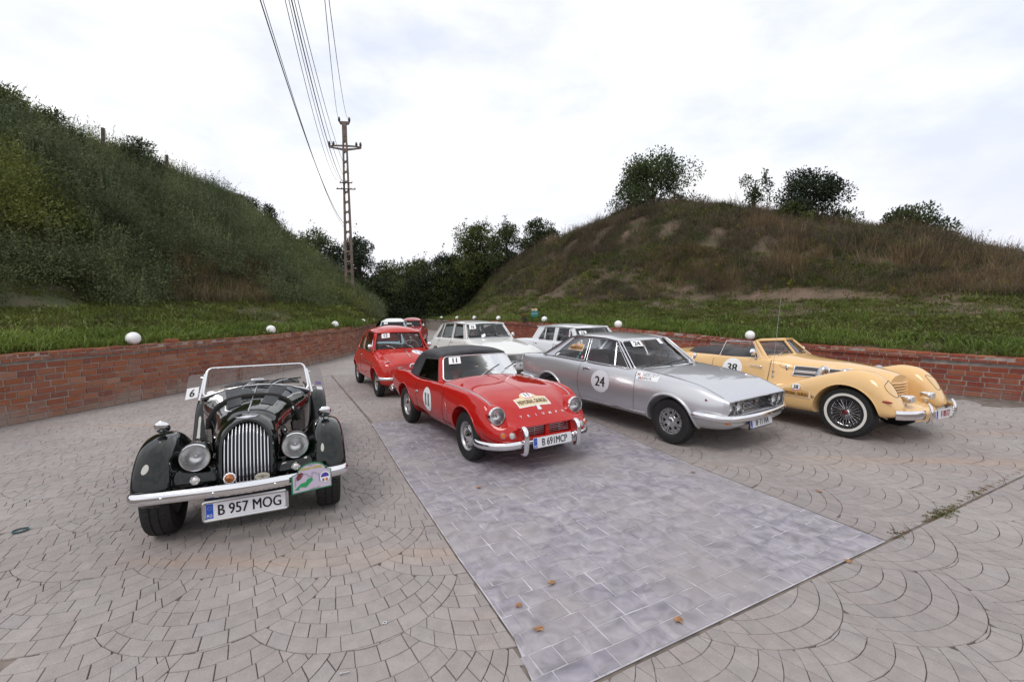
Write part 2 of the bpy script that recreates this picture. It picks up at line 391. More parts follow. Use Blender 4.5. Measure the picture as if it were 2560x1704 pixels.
# patch bounds in (u, v)
def patch_left(u): return float(np.interp(u, [-7.1, -4.57, -3.66, -2.98, -2.45, -2.03, -1.78, -1.5], [1.252, 1.134, 1.109, 1.083, 1.077, 1.065, 1.0, .97]))
PU0, PU1 = -7.2, -1.62
def patch_right(u): return float(np.interp(u, [-7.2, -5.65, -4.41, -3.5, -2.67, -1.6], [4.5, 4.35, 4.18, 4.10, 4.07, 4.025]))
def in_patch(u, v): return PU0 < u < PU1 and patch_left(u) < v < patch_right(u)
fan = []
RR = .66
for i in range(-9, 15):
    for j in range(-22, 6):
        # slab right of the patch is stamped with its own offset
        for slab in (0, 1):
            cu_, cv_ = -3.03+.75*j+(.375 if i % 2 else 0), .41+.75*i
            if slab == 1: cu_, cv_ = cu_-.02+.0, cv_-.12
            if slab == 0 and cv_ > 2.0: continue
            if slab == 1 and cv_ < .5: continue
            x, y = uv2xy(cu_, cv_)
            if not visible_xy(x, max(y, 2.0), 13.6): continue
            nb = [(cu_-.75, cv_), (cu_-.375, cv_-.75), (cu_-.375, cv_+.75)]
            for k in range(7):
                ra, rb = RR-.04*k, RR-.04*(k+1); ca_, cb_ = cu_+RR-.122*k-ra, cu_+RR-.122*(k+1)-rb
                th = -1.42+rnd.uniform(0, .1)
                while th < 1.42:
                    dt = rnd.choice([.10, .125, .135, .15, .165])/ra; t1 = th+dt; sk = rnd.uniform(-.03, .03)
                    mm_ = [th, (th+t1)/2, t1]; th = t1
                    poly = [(ca_+ra*math.cos(t), cv_+ra*math.sin(t)) for t in mm_]+[(cb_+rb*math.cos(t), cv_+rb*math.sin(t)) for t in mm_[::-1]]
                    for q in nb:
                        if len(poly) < 3: break
                        pc = (sum(p[0] for p in poly)/len(poly), sum(p[1] for p in poly)/len(poly))
                        d = math.hypot(pc[0]-q[0], pc[1]-q[1])
                        if all(math.hypot(p[0]-q[0], p[1]-q[1]) < RR+.004 for p in poly): poly = []; break
                        if d < RR+.14:
                            nx_, ny_ = (pc[0]-q[0])/d, (pc[1]-q[1])/d
                            poly = clip(poly, -nx_, -ny_, -(nx_*q[0]+ny_*q[1]+RR))
                    if len(poly) < 3: continue
                    u_c = sum(p[0] for p in poly)/len(poly); PLv = patch_left(PU1)
                    if slab == 0: regs = [[(0, 1, min(patch_left(u_c), 1.275)-.007)]]
                    else:
                        regs = [[(-1, 0, -(PU1+.010)), (0, -1, -(PLv+.008))], [(1, 0, PU1-.010), (-1, 0, -PU0), (0, -1, -(patch_right(u_c)+.007))], [(1, 0, PU0), (0, -1, -1.283)]]
                    for rg_ in regs:
                        pp = poly
                        for c_ in rg_:
                            pp = clip(pp, *c_)
                            if len(pp) < 3: break
                        if len(pp) < 3 or abs(area(pp)) < .0007: continue
                        pp = inset(pp, rnd.choice([.0005, .0012, .0018, .0026]))
                        if len(pp) < 3 or abs(area(pp)) < .0005: continue
                        xy = [uv2xy(*p) for p in pp]
                        if area(xy) < 0: xy = xy[::-1]
                        cx = sum(p[0] for p in xy)/len(xy); cy = sum(p[1] for p in xy)/len(xy)
                        if not visible_xy(cx, cy, 13.2) or not inside_walls(cx, cy): continue
                        fan.append((math.hypot(cx, cy), xy))
fan.sort(key=lambda a: a[0])
SM = stone_mat()
def place_stones(lst, parent, mt, name, stuffname, top_rng):
    seen = 0; big = MB()
    for d, xy in lst:
        top = rnd.uniform(*top_rng)
        vs, fs, (cx, cy) = stone_geo(xy, top)
        if seen < 300:
            seen += 1
            b = MB(); b.add([(a-cx, c-cy, e) for a, c, e in vs], fs)
            o = b.obj(name, mt, parent, ang=None, fix=False, recalc=False); o.location = (cx, cy, 0)
        else: big.add(vs, fs)
    if big.v: tag(big.obj(stuffname, mt, parent, ang=None, fix=False, recalc=False), kind='stuff')
place_stones(fan, pav, SM, 'paving_stone', 'paving_stones', (-.0025, .0))
# far pavement beyond the built stones, with the same stamp as relief
g = MB(); ring = []
for a_ in np.linspace(-62, 62, 60):
    ring.append((math.sin(R(a_)), math.cos(R(a_))))
P0 = [(13.0*x, 13.0*y, -.006) for x, y in ring]; P1 = [(60*x, 60*y, -.006) for x, y in ring]
g.grid([P0, P1])
fm = mat('far_paving', (.29, .262, .25), .8, noise=(.8, .10), bump=(6, .8, .03))
t_ = fm.node_tree; vb = t_.nodes.new('ShaderNodeTexVoronoi'); vb.feature = 'DISTANCE_TO_EDGE'; vb.inputs['Scale'].default_value = 6.5
ge_ = t_.nodes.new('ShaderNodeNewGeometry'); t_.links.new(ge_.outputs['Position'], vb.inputs['Vector'])
rr_ = t_.nodes.new('ShaderNodeMapRange'); rr_.inputs[2].default_value = .035; rr_.inputs[3].default_value = .62; rr_.inputs[4].default_value = 1; t_.links.new(vb.outputs['Distance'], rr_.inputs[0])
bb_ = t_.nodes['Principled BSDF']; s_ = bb_.inputs['Base Color'].links[0].from_socket; mu_ = t_.nodes.new('ShaderNodeMixRGB'); mu_.blend_type = 'MULTIPLY'; mu_.inputs[0].default_value = 1
t_.links.new(s_, mu_.inputs[1]); t_.links.new(rr_.outputs[0], mu_.inputs[2]); t_.links.new(mu_.outputs[0], bb_.inputs['Base Color'])
tag(g.obj('far_pavement', fm, ang=None, fix=False), kind='structure')
# ---- purple grey patch of squared stones
pt = MB(); pts_ = []
us = np.linspace(PU0, PU1-.012, 14)
lft = [uv2xy(u, patch_left(u)+.006) for u in us]; rgt = [uv2xy(u, patch_right(u)-.004) for u in us]
pt.grid([[(a[0], a[1], -.0055), (b[0], b[1], -.0055)] for a, b in zip(lft, rgt)])
patch = pt.obj('pavement_patch', mat('patch_joint', (.40, .38, .41), .75, noise=(5, .25), bump=(40, .5, .004)), ang=None, fix=False); tag(patch, kind='structure')
sq = []
u = PU1-.016
while u > PU0:
    hgt = rnd.uniform(.135, .165); u0 = max(u-hgt, PU0); v = patch_left(u)+.0; vend = patch_right(u)
    v += rnd.uniform(-.12, 0)
    while v < vend:
        wd = rnd.choice([.11, .14, .15, .18, .21])*rnd.uniform(.95, 1.05)
        poly = [(u0, v), (u, v), (u, v+wd), (u0, v+wd)]
        poly = [(p[0]+rnd.uniform(-.005, .005), p[1]+rnd.uniform(-.006, .006)) for p in poly]
        lo = patch_left((u+u0)/2)+.012
        if area(poly) < 0: poly = poly[::-1]
        poly = clip(poly, 0, -1, -lo); poly = clip(poly, 0, 1, vend-.008); poly = clip(poly, 1, 0, PU1-.02) if len(poly) > 2 else poly
        v += wd
        if len(poly) < 3 or abs(area(poly)) < .002: continue
        poly = inset(poly, rnd.uniform(.0018, .0038))
        if len(poly) < 3: continue
        xy = [uv2xy(*p) for p in poly]
        if area(xy) < 0: xy = xy[::-1]
        cx = sum(p[0] for p in xy)/len(xy); cy = sum(p[1] for p in xy)/len(xy)
        if cy < 1.75: continue
        sq.append((math.hypot(cx, cy), xy))
    u = u0
sq.sort(key=lambda a: a[0])
place_stones(sq, patch, patch_mat(), 'squared_stone', 'squared_stones', (-.0035, -.002))
# ---- brick walls
BRC = [(.32, .11, .055), (.37, .14, .07), (.27, .085, .055), (.34, .155, .095), (.40, .21, .145), (.22, .075, .055), (.36, .125, .06), (.31, .17, .125), (.28, .095, .065), (.38, .16, .09)]
def brick_mat(name, cols, dusty):
    m = mat(name, (1, 1, 1), .85, noise=(14, 0, (.72, .70, .70)), isl=cols, bump=(40, .7, .012), spec=.3)
    t = m.node_tree; b = t.nodes['Principled BSDF']; src = b.inputs['Base Color'].links[0].from_socket
    geo = t.nodes.new('ShaderNodeNewGeometry'); sp = t.nodes.new('ShaderNodeSeparateXYZ'); t.links.new(geo.outputs['Position'], sp.inputs[0])
    n3 = t.nodes.new('ShaderNodeTexNoise'); n3.inputs['Scale'].default_value = 2.3; n3.inputs['Detail'].default_value = 5
    t.links.new(geo.outputs['Position'], n3.inputs['Vector'])
    ad = t.nodes.new('ShaderNodeMath'); ad.operation = 'MULTIPLY_ADD'; ad.inputs[1].default_value = -.75; t.links.new(n3.outputs['Fac'], ad.inputs[0]); t.links.new(sp.outputs['Z'], ad.inputs[2])
    rg = t.nodes.new('ShaderNodeMapRange'); rg.inputs[1].default_value = -.36; rg.inputs[2].default_value = -.08; rg.inputs[3].default_value = dusty; rg.inputs[4].default_value = 0
    t.links.new(ad.outputs[0], rg.inputs[0])
    m2 = t.nodes.new('ShaderNodeMixRGB'); m2.inputs[2].default_value = (.30, .235, .20, 1); t.links.new(rg.outputs[0], m2.inputs[0]); t.links.new(src, m2.inputs[1])
    n5 = t.nodes.new('ShaderNodeTexNoise'); n5.inputs['Scale'].default_value = 38; n5.inputs['Detail'].default_value = 3
    r5 = t.nodes.new('ShaderNodeMapRange'); r5.inputs[1].default_value = .64; r5.inputs[2].default_value = .72; r5.inputs[4].default_value = .6; t.links.new(geo.outputs['Position'], n5.inputs['Vector']); t.links.new(n5.outputs['Fac'], r5.inputs[0])
    m6 = t.nodes.new('ShaderNodeMixRGB'); m6.inputs[2].default_value = (.55, .40, .33, 1); t.links.new(r5.outputs[0], m6.inputs[0]); t.links.new(m2.outputs[0], m6.inputs[1])
    t.links.new(m6.outputs[0], b.inputs['Base Color'])
    return m
MORT = mat('mortar', (.29, .25, .225), .9, noise=(9, .22), bump=(60, .8, .01))
def brick_mesh(k, mt):
    rr = random.Random(k); b = MB()
    j = lambda s: rr.uniform(-s, s)
    vs = []
    for x in (-.5, .5):
        for z in (-.5, .5):
            vs.append((x+j(.012), 0, z+j(.03)))
    A = [(v[0], .5, v[2]) for v in vs]          # back ring, y=+.5 is into the wall
    B = [(v[0], -.45, v[2]) for v in vs]
    C = [(v[0]*.965+j(.01), -.5+j(.03), v[2]*.90+j(.02)) for v in vs]
    o_ = [0, 1, 3, 2]
    V = [A[i] for i in o_]+[B[i] for i in o_]+[C[i] for i in o_]; F = []
    for r_ in (0, 4):
        for i in range(4): F.append((r_+i, r_+(i+1) % 4, r_+4+(i+1) % 4, r_+4+i))
    F.append((8, 9, 10, 11)); b.add(V, F)
    o = b.obj('brick_source', mt, ang=None, fix=False); me = o.data; bpy.data.objects.remove(o); return me
def build_wall(path, name, label, cols, course, dusty, q0, q1, hfac):
    root = None
    # mortar core, profile swept along the path
    qs = np.arange(q0, q1, .25); rows = []
    for q in qs:
        c, t, n, h = path.at(q)
        pr = [(.007, -.05), (.007, h-.145), (-.035, h-.14), (-.035, h-.022), (.29, h-.022), (.29, -.05)]
        rows.append([(c[0]+n[0]*a, c[1]+n[1]*a, z) for a, z in pr])
    b = MB(); b.grid(rows, cv=True); core = b.obj(name, MORT, ang=30); tag(core, label, 'brick wall')
    mt = brick_mat('brick_'+name, cols, dusty); src = [brick_mesh(k, mt) for k in range(8)]
    lst = []
    def add(q, z, ln, hh, dep, out_):
        c, t, n, h = path.at(q); d = math.hypot(c[0], c[1])
        lst.append((d, q, z, ln, hh, dep, out_))
    H = .95 if name.startswith('left') else .66
    nc = 0; z = 0.0
    for k in range(12):
        q = q0+rnd.uniform(0, .1)+(k % 2)*.12
        while q < q1:
            c, t, n, h = path.at(q)
            top = h-.15
            zz = z+.5*course
            ln = .235 if rnd.random() < .9 else .115
            if math.hypot(c[0], c[1]) < 33 and zz+course*.42 < top+.02:
                hh = course-.014
                add(q+ln/2, zz+rnd.uniform(-.002, .002), ln-rnd.uniform(.0, .012), hh*rnd.uniform(.93, 1), .05, .004+rnd.uniform(-.003, .005))
            q += ln+.014
        z += course
    for k, (dz, hh, out_) in enumerate([(-.108, .056, .045), (-.038, .062, .04)]):
        q = q0+rnd.uniform(0, .1)
        while q < q1:
            c, t, n, h = path.at(q); ln = rnd.choice([.115, .115, .12, .235]) if k == 0 else rnd.choice([.115, .12, .235, .24])
            if math.hypot(c[0], c[1]) < 33:
                add(q+ln/2, h+dz+rnd.uniform(-.004, .005), ln-.002, hh*rnd.uniform(.85, 1.02), .10 if k == 0 else .33, out_+rnd.uniform(-.006, .008))
            q += ln+rnd.uniform(.010, .018)
    lst = [a for a in lst if (lambda c: c[1] > .4 and abs(c[0])/max(c[1], .1) < 1.35)(path.at(a[1])[0])]
    lst.sort(key=lambda a: a[0])
    big = MB()
    for i, (d, q, z, ln, hh, dep, out_) in enumerate(lst):
        c, t, n, h = path.at(q)
        ang = math.atan2(n[1], n[0])-math.pi/2          # local +y -> outward normal n
        flip = math.cos(ang)*t[0]+math.sin(ang)*t[1]
        px = c[0]+n[0]*(dep/2-out_); py = c[1]+n[1]*(dep/2-out_)
        # source front reaches -.62 of its depth scale, back +.5
        me = src[rnd.randrange(8)]
        if i < 300:
            o = bpy.data.objects.new('brick', me); COL.objects.link(o); o.parent = core
            o.location = (px, py, z); o.rotation_euler = (0, 0, ang+R(rnd.uniform(-.5, .5))); o.scale = (ln, dep if dep < .2 else dep, hh)
            if dep > .2: o.location = (px, py, z)
        else:
            ca, sa = math.cos(ang), math.sin(ang)
            vs = [(v.co.x*ln, v.co.y*dep, v.co.z*hh) for v in me.vertices]
            big.add([(px+ca*x-sa*y, py+sa*x+ca*y, z+zz) for x, y, zz in vs], [tuple(p.vertices) for p in me.polygons])
    tag(big.obj('bricks', mt, core, ang=None, fix=False, recalc=False), kind='stuff')
    return core
wallL = build_wall(PL, 'left_wall', 'low red brick retaining wall along the left bank, dusty at its foot', BRC, .1045, .85, 3, PL.L-.5, 1)
wallR = build_wall(PR, 'right_wall', 'low red brick retaining wall curving along the right bank behind the parked cars', [(.27, .06, .035), (.32, .09, .045), (.22, .05, .04), (.30, .075, .04), (.25, .06, .035), (.36, .13, .07), (.20, .05, .045)], .1, .35, 3, PR.L-.5, 1)
# loose brick on the left wall
c, t, n, h = PL.at(PL.q[np.argmin(np.hypot(PL.c[:, 0]+7.12, PL.c[:, 1]-9.6))])
b = MB(); b.prism([(-.15, -.05, 0), (.14, -.06, 0), (.15, .05, 0), (-.13, .06, 0)], (0, 0, .062)); b.v = [(x+rnd.uniform(-.008, .008), y, z*(1+rnd.uniform(-.12, .1))) for x, y, z in b.v]
o = b.obj('loose_brick', brick_mat('brick_loose', BRC[:4], 0), ang=None); o.location = (c[0]+n[0]*.1, c[1]+n[1]*.1, h); o.rotation_euler = (0, 0, R(75)); tag(o, 'loose worn brick lying flat on top of the left wall', 'brick')
# ---- globe lamps
GM = mat('opal_globe', (.80, .80, .80), .35, coat=.3)
GL = [('left', -7.42, 8.86, 'white globe lamp nearest the viewer on the left wall, looking egg shaped'), ('left', -6.58, 12.7, 'second white globe lamp on the left wall, past the loose brick'),
      ('left', -6.17, 16.4, 'third white globe lamp on the left wall, near the pole foot'), ('left', -6.75, 21.0, 'white globe lamp with grey stains near the far end of the left wall'),
      ('left', -7.55, 24.6, 'white globe lamp in front of another at the far end of the left wall'), ('left', -8.1, 26.5, 'farthest white globe lamp of the left wall, half hidden behind its neighbour'),
      ('right', -8.0, 39.9, 'tiny farthest white globe lamp on the right wall'), ('right', -5.72, 35.5, 'second farthest white globe lamp on the right wall'), ('right', -3.98, 30.8, 'white globe lamp above the rear roof of the white hatchback'),
      ('right', -2.4, 26.6, 'white globe lamp above the middle of the white hatchback roof'), ('right', -.8, 23.0, 'white globe lamp above the windscreen side of the white hatchback roof'), ('right', 1.14, 18.3, 'white globe lamp beside the green parking sign'),
      ('right', 3.29, 14.6, 'white globe lamp with a dark seam, above the white saloon'), ('right', 6.42, 12.25, 'white globe lamp behind the cream convertible windscreen')]
g0 = MB(); g0.ball((0, 0, .118), .125, 32); gme = None
for i, (side, x, y, lab) in enumerate(GL):
    p = PL if side == 'left' else PR; k = int(np.argmin(np.hypot(p.c[:, 0]-x, p.c[:, 1]-y))); c = p.c[k]; n = p.n[k]
    if i == 0:
        root = g0.obj('globe_lamp', GM, ang=60); bb = MB(); bb.lathe([(.0, -.02), (.055, -.02), (.06, .01), (.052, .02), (0, .02)], n=20); col_ = bb.obj('collar', CHROMED, root); first = root
    else:
        root = copyo(first); cc_ = copyo(col_, root)
    off = .12 if side == 'left' else .12
    root.location = (c[0]+n[0]*off, c[1]+n[1]*off, c[2]); root.rotation_euler = (0, 0, rnd.uniform(0, 6))
    tag(root, lab, 'globe lamp', 'white globe lamps along the brick walls')
# ---- hillsides as polar height fields
def wall_r(path, az):
    d = np.array([math.sin(az), math.cos(az)]); best = None
    P = path.c[:, :2]; cr_ = P[:, 0]*d[1]-P[:, 1]*d[0]; al = P@d
    s = np.where((np.sign(cr_[:-1]) != np.sign(cr_[1:])) & (al[:-1] > 0))[0]
    if len(s) == 0: return None
    k = s[0]; return float(al[k]), float(path.c[k, 2])
def lerp(x, xs, ys): return float(np.interp(x, xs, ys))
def smooth(t): t = min(max(t, 0), 1); return t*t*(3-2*t)
def px_az(px): return math.atan2((px-1280)/1132.7, 1.0)
# left hill: silhouette elevation (tan) of the ground itself
Lx = [-900, 0, 67, 147, 250, 339, 437, 549, 647, 737, 826, 906, 960]; Ly = [330, 328, 340, 372, 410, 432, 474, 512, 560, 634, 704, 763, 790]
Rx = [900, 1060, 1116, 1180, 1245, 1302, 1375, 1438, 1519, 1568, 1666, 1800, 1865, 2005, 2065, 2181, 2339, 2426, 2560, 3600]
Ry = [795, 790, 785, 752, 690, 652, 625, 598, 570, 545, 526, 538, 545, 562, 578, 594, 612, 645, 678, 725]
def elev(px, py):
    v = (772-py)/1132.7; return v/math.hypot(1, (px-1280)/1132.7)
LA = [px_az(x) for x in Lx]; LE = [elev(x, y) for x, y in zip(Lx, Ly)]
RA = [px_az(x) for x in Rx]; RE = [elev(x, y) for x, y in zip(Rx, Ry)]
def r1_left(az): return lerp(math.degrees(az), [-90, -48, -40, -30, -22, -18], [22, 24, 27, 34, 38, 40])
def r1_right(az): return lerp(math.degrees(az), [-20, -8, 0, 8, 19, 32, 48, 90], [58, 50, 38, 31, 30, 29, 27, 26])
def hill(az, r, side):
    """height of the bank at azimuth/distance; also s, the distance behind the wall"""
    path = PL if side == 'L' else PR
    rw = wall_r(path, az)
    if rw is None: return None
    r0, h = rw; r0 += .22; s = r-r0
    e = lerp(az, LA, LE) if side == 'L' else lerp(az, RA, RE)
    r1 = r1_left(az) if side == 'L' else r1_right(az)
    r1 = max(r1, r0+4)
    zr = 1.77+e*r1
    g = 4.6 if side == 'L' else 7.0
    if side == 'L': g = lerp(math.degrees(az), [-48, -35, -25, -18], [4.4, 6.2, 6.0, 4.0])
    else: g = lerp(math.degrees(az), [-20, -8, 0, 10, 30, 48], [14, 12, 9, 6, 7.0, 7.0])
    g = min(g, (r1-r0)*.5)
    zg = h-.05+min(.17*g, max(zr-h, .2)*.45)
    if s < g: z = h-.05+(zg-h+.05)*(s/g)
    elif r < r1:
        t = (r-r0-g)/(r1-r0-g); z = zg+(zr-zg)*(math.sin(t*math.pi/2)*.75+t*.25)
    else: z = zr+.0*(r-r1)-.02*(r-r1)
    nz = math.sin(az*31+r*.9)*.5+math.sin(az*57-r*1.7+1.3)*.3+math.sin(az*13+r*.35)*.6
    z += nz*.13*smooth((s-g)/4)*(0.5 if r > r1 else 1)
    return z, s, g, r1
def terrain(side, a0, a1, na, name, mt):
    rows = []
    fr_ = [0, .4, 1, 1.8, 2.8, 4, 5.2, 6.5, 8, 9.5, 11, 13, 15, 17, 19, 21, 24, 28, 34, 50, 90]
    for az in np.linspace(R(a0), R(a1), na):
        rw = wall_r(PL if side == 'L' else PR, az)
        if rw is None: continue
        rows.append([(math.sin(az)*(rw[0]+.22+f), math.cos(az)*(rw[0]+.22+f), hill(az, rw[0]+.22+f, side)[0]) for f in fr_])
    b = MB(); b.grid(rows); o = b.obj(name, mt, ang=60, fix=False); tag(o, kind='structure'); return o
SOILL = mat('dark_soil', (.08, .065, .038), .95, noise=(1.2, 0, (.05, .06, .024)))  # dark brown and green ground beneath the shrubs
def bank_mat():
    m = mat('dry_bank', (.15, .10, .072), .95, noise=(1.1, 0, (.06, .055, .028)), bump=(14, .9, .06))
    return m
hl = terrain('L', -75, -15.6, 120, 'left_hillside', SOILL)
hrr = terrain('R', -19.5, 75, 190, 'right_hillside', bank_mat())
# ============================================================ CAR TOOLS
def paint(name, col, metal=0, rough=.28, coat=1.0):
    return mat(name, col, rough, metal, coat, coatr=.02, spec=.0)
class Surf:
    def __init__(s, o):
        bm = bmesh.new(); bm.from_mesh(o.data); s.t = BVHTree.FromBMesh(bm); bm.free()
    def y(s, x, z, side=-1, d=.0):
        h = s.t.ray_cast(Vector((x, side*3, z)), Vector((0, -side, 0)))[0]
        return (h.y+side*d) if h else side*.6
    def z(s, x, y, d=.0):
        h = s.t.ray_cast(Vector((x, y, 3)), Vector((0, 0, -1)))[0]
        return (h.z+d) if h else .5
    def x(s, y, z, d=.0):
        h = s.t.ray_cast(Vector((4, y, z)), Vector((-1, 0, 0)))[0]
        return (h.x+d) if h else .5
def loft_body(name, st, mats, parent, nx=84, per=5, extra=(), bend=None):
    xs = np.array([s[0] for s in st]); A = np.array([[c for p in s[1] for c in p] for s in st])
    q = np.unique(np.round(np.r_[np.linspace(xs[0], xs[-1], nx), xs, np.array(list(extra) or [xs[0]])], 4))
    V = pchip(xs, A, q); rows = []
    for x, v in zip(q, V):
        h = catmull(v.reshape(-1, 2), per); ring = [(x, -y, z) for y, z in h]+[(x, y, z) for y, z in h[-2:0:-1]]
        if bend: ring = [(bend(x, y, z), y, z) for x, y, z in ring]
        rows.append(ring)
    b = MB(); b.grid(rows, cv=True); n = len(rows[0]); b.add([], [])
    b.f.append(tuple(range(n))); b.m.append(0); o = (len(rows)-1)*n; b.f.append(tuple(o+j for j in range(n-1, -1, -1))); b.m.append(0)
    ob = b.obj(name, mats, parent, ang=38)
    ob.data.materials.clear()
    for x in mats: ob.data.materials.append(x)
    return ob
def cutter(mb, nm=2, idx=1):
    mb.m = [idx]*len(mb.f); o = mb.obj('cutter', [GAP]*nm, None, ang=None); o.data.polygons.foreach_set('material_index', [idx]*len(o.data.polygons)); return o
def boolean(o, cuts, op='DIFFERENCE'):
    for c in cuts:
        c.parent = o.parent; m = o.modifiers.new('b', 'BOOLEAN'); m.object = c; m.operation = op; m.solver = 'EXACT'; m.material_mode = 'INDEX'
    bpy.context.view_layer.update()
    dg = bpy.context.evaluated_depsgraph_get(); me = bpy.data.meshes.new_from_object(o.evaluated_get(dg))
    o.modifiers.clear(); old = o.data; mats = list(old.materials); o.data = me; me.name = o.name
    me.materials.clear()
    for x in mats: me.materials.append(x)
    for c in cuts: d = c.data; bpy.data.objects.remove(c); bpy.data.meshes.remove(d)
    me.polygons.foreach_set('use_smooth', [True]*len(me.polygons)); me.set_sharp_from_angle(angle=R(32))
def cyl_cut(x, z, r, y0, y1, n=44, sx=1.0):
    b = MB(); k = n; pts = [(x+r*sx*math.cos(2*math.pi*i/k), y0, z+r*math.sin(2*math.pi*i/k)) for i in range(k)]
    b.prism(pts, (0, y1-y0, 0)); return b
def split_door(body, x0, x1, side, zlo, zhi, parent, ylim=.55, label=None):
    bm = bmesh.new(); bm.from_mesh(body.data); fs = []
    for f in bm.faces:
        c = f.calc_center_median()
        if x0 < c.x < x1 and c.y*side > ylim and zlo < c.z < zhi and f.normal.y*side > .15 and f.material_index == 0: fs.append(f)
    me = bpy.data.meshes.new('door'); b2 = bm.copy()
    idx = {f.index for f in fs}
    bmesh.ops.delete(bm, geom=fs, context='FACES'); bm.to_mesh(body.data); bm.free()
    b2.faces.ensure_lookup_table(); bmesh.ops.delete(b2, geom=[f for f in b2.faces if f.index not in idx], context='FACES'); b2.to_mesh(me); b2.free()
    for m in body.data.materials: me.materials.append(m)
    o = bpy.data.objects.new('door', me); COL.objects.link(o); o.parent = parent
    me.set_sharp_from_angle(angle=R(32)); body.data.set_sharp_from_angle(angle=R(32))
    return o
# ---------------- wheels
def make_wheel(style, R0, w, rim, capcol=None):
    """returns (root, [children]); outer face towards -y; centre at origin"""
    T = MB(); hs = w/2
    prof = [(rim-.012, -hs*.80), (rim+.004, -hs*.92), ((rim+R0)/2, -hs*1.04), (R0-.022, -hs*.98), (R0-.006, -hs*.80), (R0-.001, -hs*.60), (R0, -hs*.34), (R0-.007, -hs*.31), (R0-.007, -hs*.25), (R0, -hs*.22), (R0, 0)]
    prof = prof+[(r_, -h) for r_, h in prof[-2::-1]]
    L_ = len(prof)
    def md(i, j, r_):
        jj = min(j, L_-1-j)
        if i % 2 == 0 and jj in (4, 5): return r_-.009
        if (i+1) % 3 == 0 and jj in (9, 10): return r_-.004
        return r_
    T.lathe(prof, ax=(0, -1, 0), n=96, mod=md)
    # small step on the side wall
    b = MB(); AX = (0, -1, 0)
    if style == 'steel':
        b.lathe([(rim+.006, hs*.92), (rim+.010, hs*.86), (rim-.004, hs*.80), (rim-.016, hs*.72), (rim-.026, hs*.44), (rim-.045, hs*.40), (rim-.056, hs*.52), (rim*.62, hs*.58), (rim*.55, hs*.46), (.03, hs*.46), (0, hs*.46)], ax=AX, n=40)
        b.lathe([(rim-.010, hs*.7), (rim-.012, -hs*.8)], ax=AX, n=32)
        for i in range(12):
            t = 2*math.pi*i/12; c = (math.sin(t)*(rim-.047), -hs*.42, math.cos(t)*(rim-.047)); b.box(c, (.034, .012, .010), Matrix.Rotation(t, 3, 'Y'), 1)
        rm = b.obj('wheel', [STEEL, GAP], None, ang=40)
        h = MB(); h.lathe([(rim*.60, hs*.52), (rim*.60, hs*.62), (rim*.53, hs*.74), (rim*.45, hs*.74), (rim*.38, hs*.64), (rim*.30, hs*.68), (rim*.16, hs*.95), (rim*.07, hs*1.0), (0, hs*1.01)], ax=AX, n=36)
        cap = h.obj('hubcap', capcol or CHROME, None, ang=40); kids = [cap]
    elif style == 'alloy':
        b.lathe([(rim+.006, hs*.92), (rim+.012, hs*.86), (rim+.002, hs*.80), (rim-.012, hs*.76), (rim-.020, hs*.55)], ax=AX, n=48)
        b.lathe([(rim-.02, hs*.55), (rim-.03, hs*.30), (.05, hs*.30), (0, hs*.30)], ax=AX, n=40, m=1)
        for i in range(8):
            for s_ in (-1, 1):
                t = 2*math.pi*(i+.5)/8+s_*.105; r0_, r1_ = rim*.40, rim-.012
                c = (math.sin(t)*(r0_+r1_)/2, -hs*.60, math.cos(t)*(r0_+r1_)/2); b.box(c, (.016, hs*.36, r1_-r0_), Matrix.Rotation(t, 3, 'Y'), 0)
            t = 2*math.pi*i/8
            c = (math.sin(t)*rim*.74, -hs*.46, math.cos(t)*rim*.74); b.box(c, (.055, hs*.2, .020), Matrix.Rotation(t, 3, 'Y'), 0)
            c = (math.sin(t)*rim*.88, -hs*.5, math.cos(t)*rim*.88); b.box(c, (.075, hs*.3, .012), Matrix.Rotation(t, 3, 'Y'), 0)
        b.lathe([(rim*.46, hs*.35), (rim*.46, hs*.62), (rim*.42, hs*.70), (rim*.30, hs*.72), (rim*.26, hs*.60), (.0, hs*.60)], ax=AX, n=36)
        rm = b.obj('wheel', [STEEL, DARK], None, ang=30)
        h = MB(); h.lathe([(rim*.27, hs*.58), (rim*.27, hs*.70), (rim*.20, hs*.80), (rim*.13, hs*.80)], ax=AX, n=30); h.lathe([(rim*.13, hs*.80), (rim*.11, hs*.77), (0, hs*.77)], ax=AX, n=24, m=1)
        cap = h.obj('hubcap', [CHROME, CHROMED], None, ang=30); kids = [cap]
    else:
        b.lathe([(rim+.008, hs*.90), (rim+.016, hs*.84), (rim+.002, hs*.76), (rim-.014, hs*.74), (rim-.022, hs*.60)], ax=AX, n=56)
        b.lathe([(rim-.02, hs*.60), (rim-.03, hs*.1), (0, hs*.1)], ax=AX, n=40, m=1)
        for i in range(44):
            t = 2*math.pi*i/44; t2 = t+(.24 if i % 2 else -.24); h2 = hs*(.80 if i % 2 else .45)
            b.tube([(math.sin(t)*(rim-.018), -hs*.62, math.cos(t)*(rim-.018)), (math.sin(t2)*rim*.22, -h2, math.cos(t2)*rim*.22)], .0022, 5, cap=False)
        b.lathe([(rim*.22, hs*.2), (rim*.25, hs*.80), (rim*.20, hs*.92), (rim*.16, hs*.92)], ax=AX, n=30)
        rm = b.obj('wheel', [CHROME, DARK], None, ang=30)
        h = MB(); h.lathe([(rim*.17, hs*.86), (rim*.165, hs*.94), (rim*.10, hs*.98), (0, hs*.99)], ax=AX, n=30)
        cap = h.obj('hubcap', mat('maroon_enamel', (.12, .008, .012), .2, coat=1), None, ang=30); kids = [cap]
    ty = T.obj('tyre', TYRE, None, ang=25); kids.append(ty)
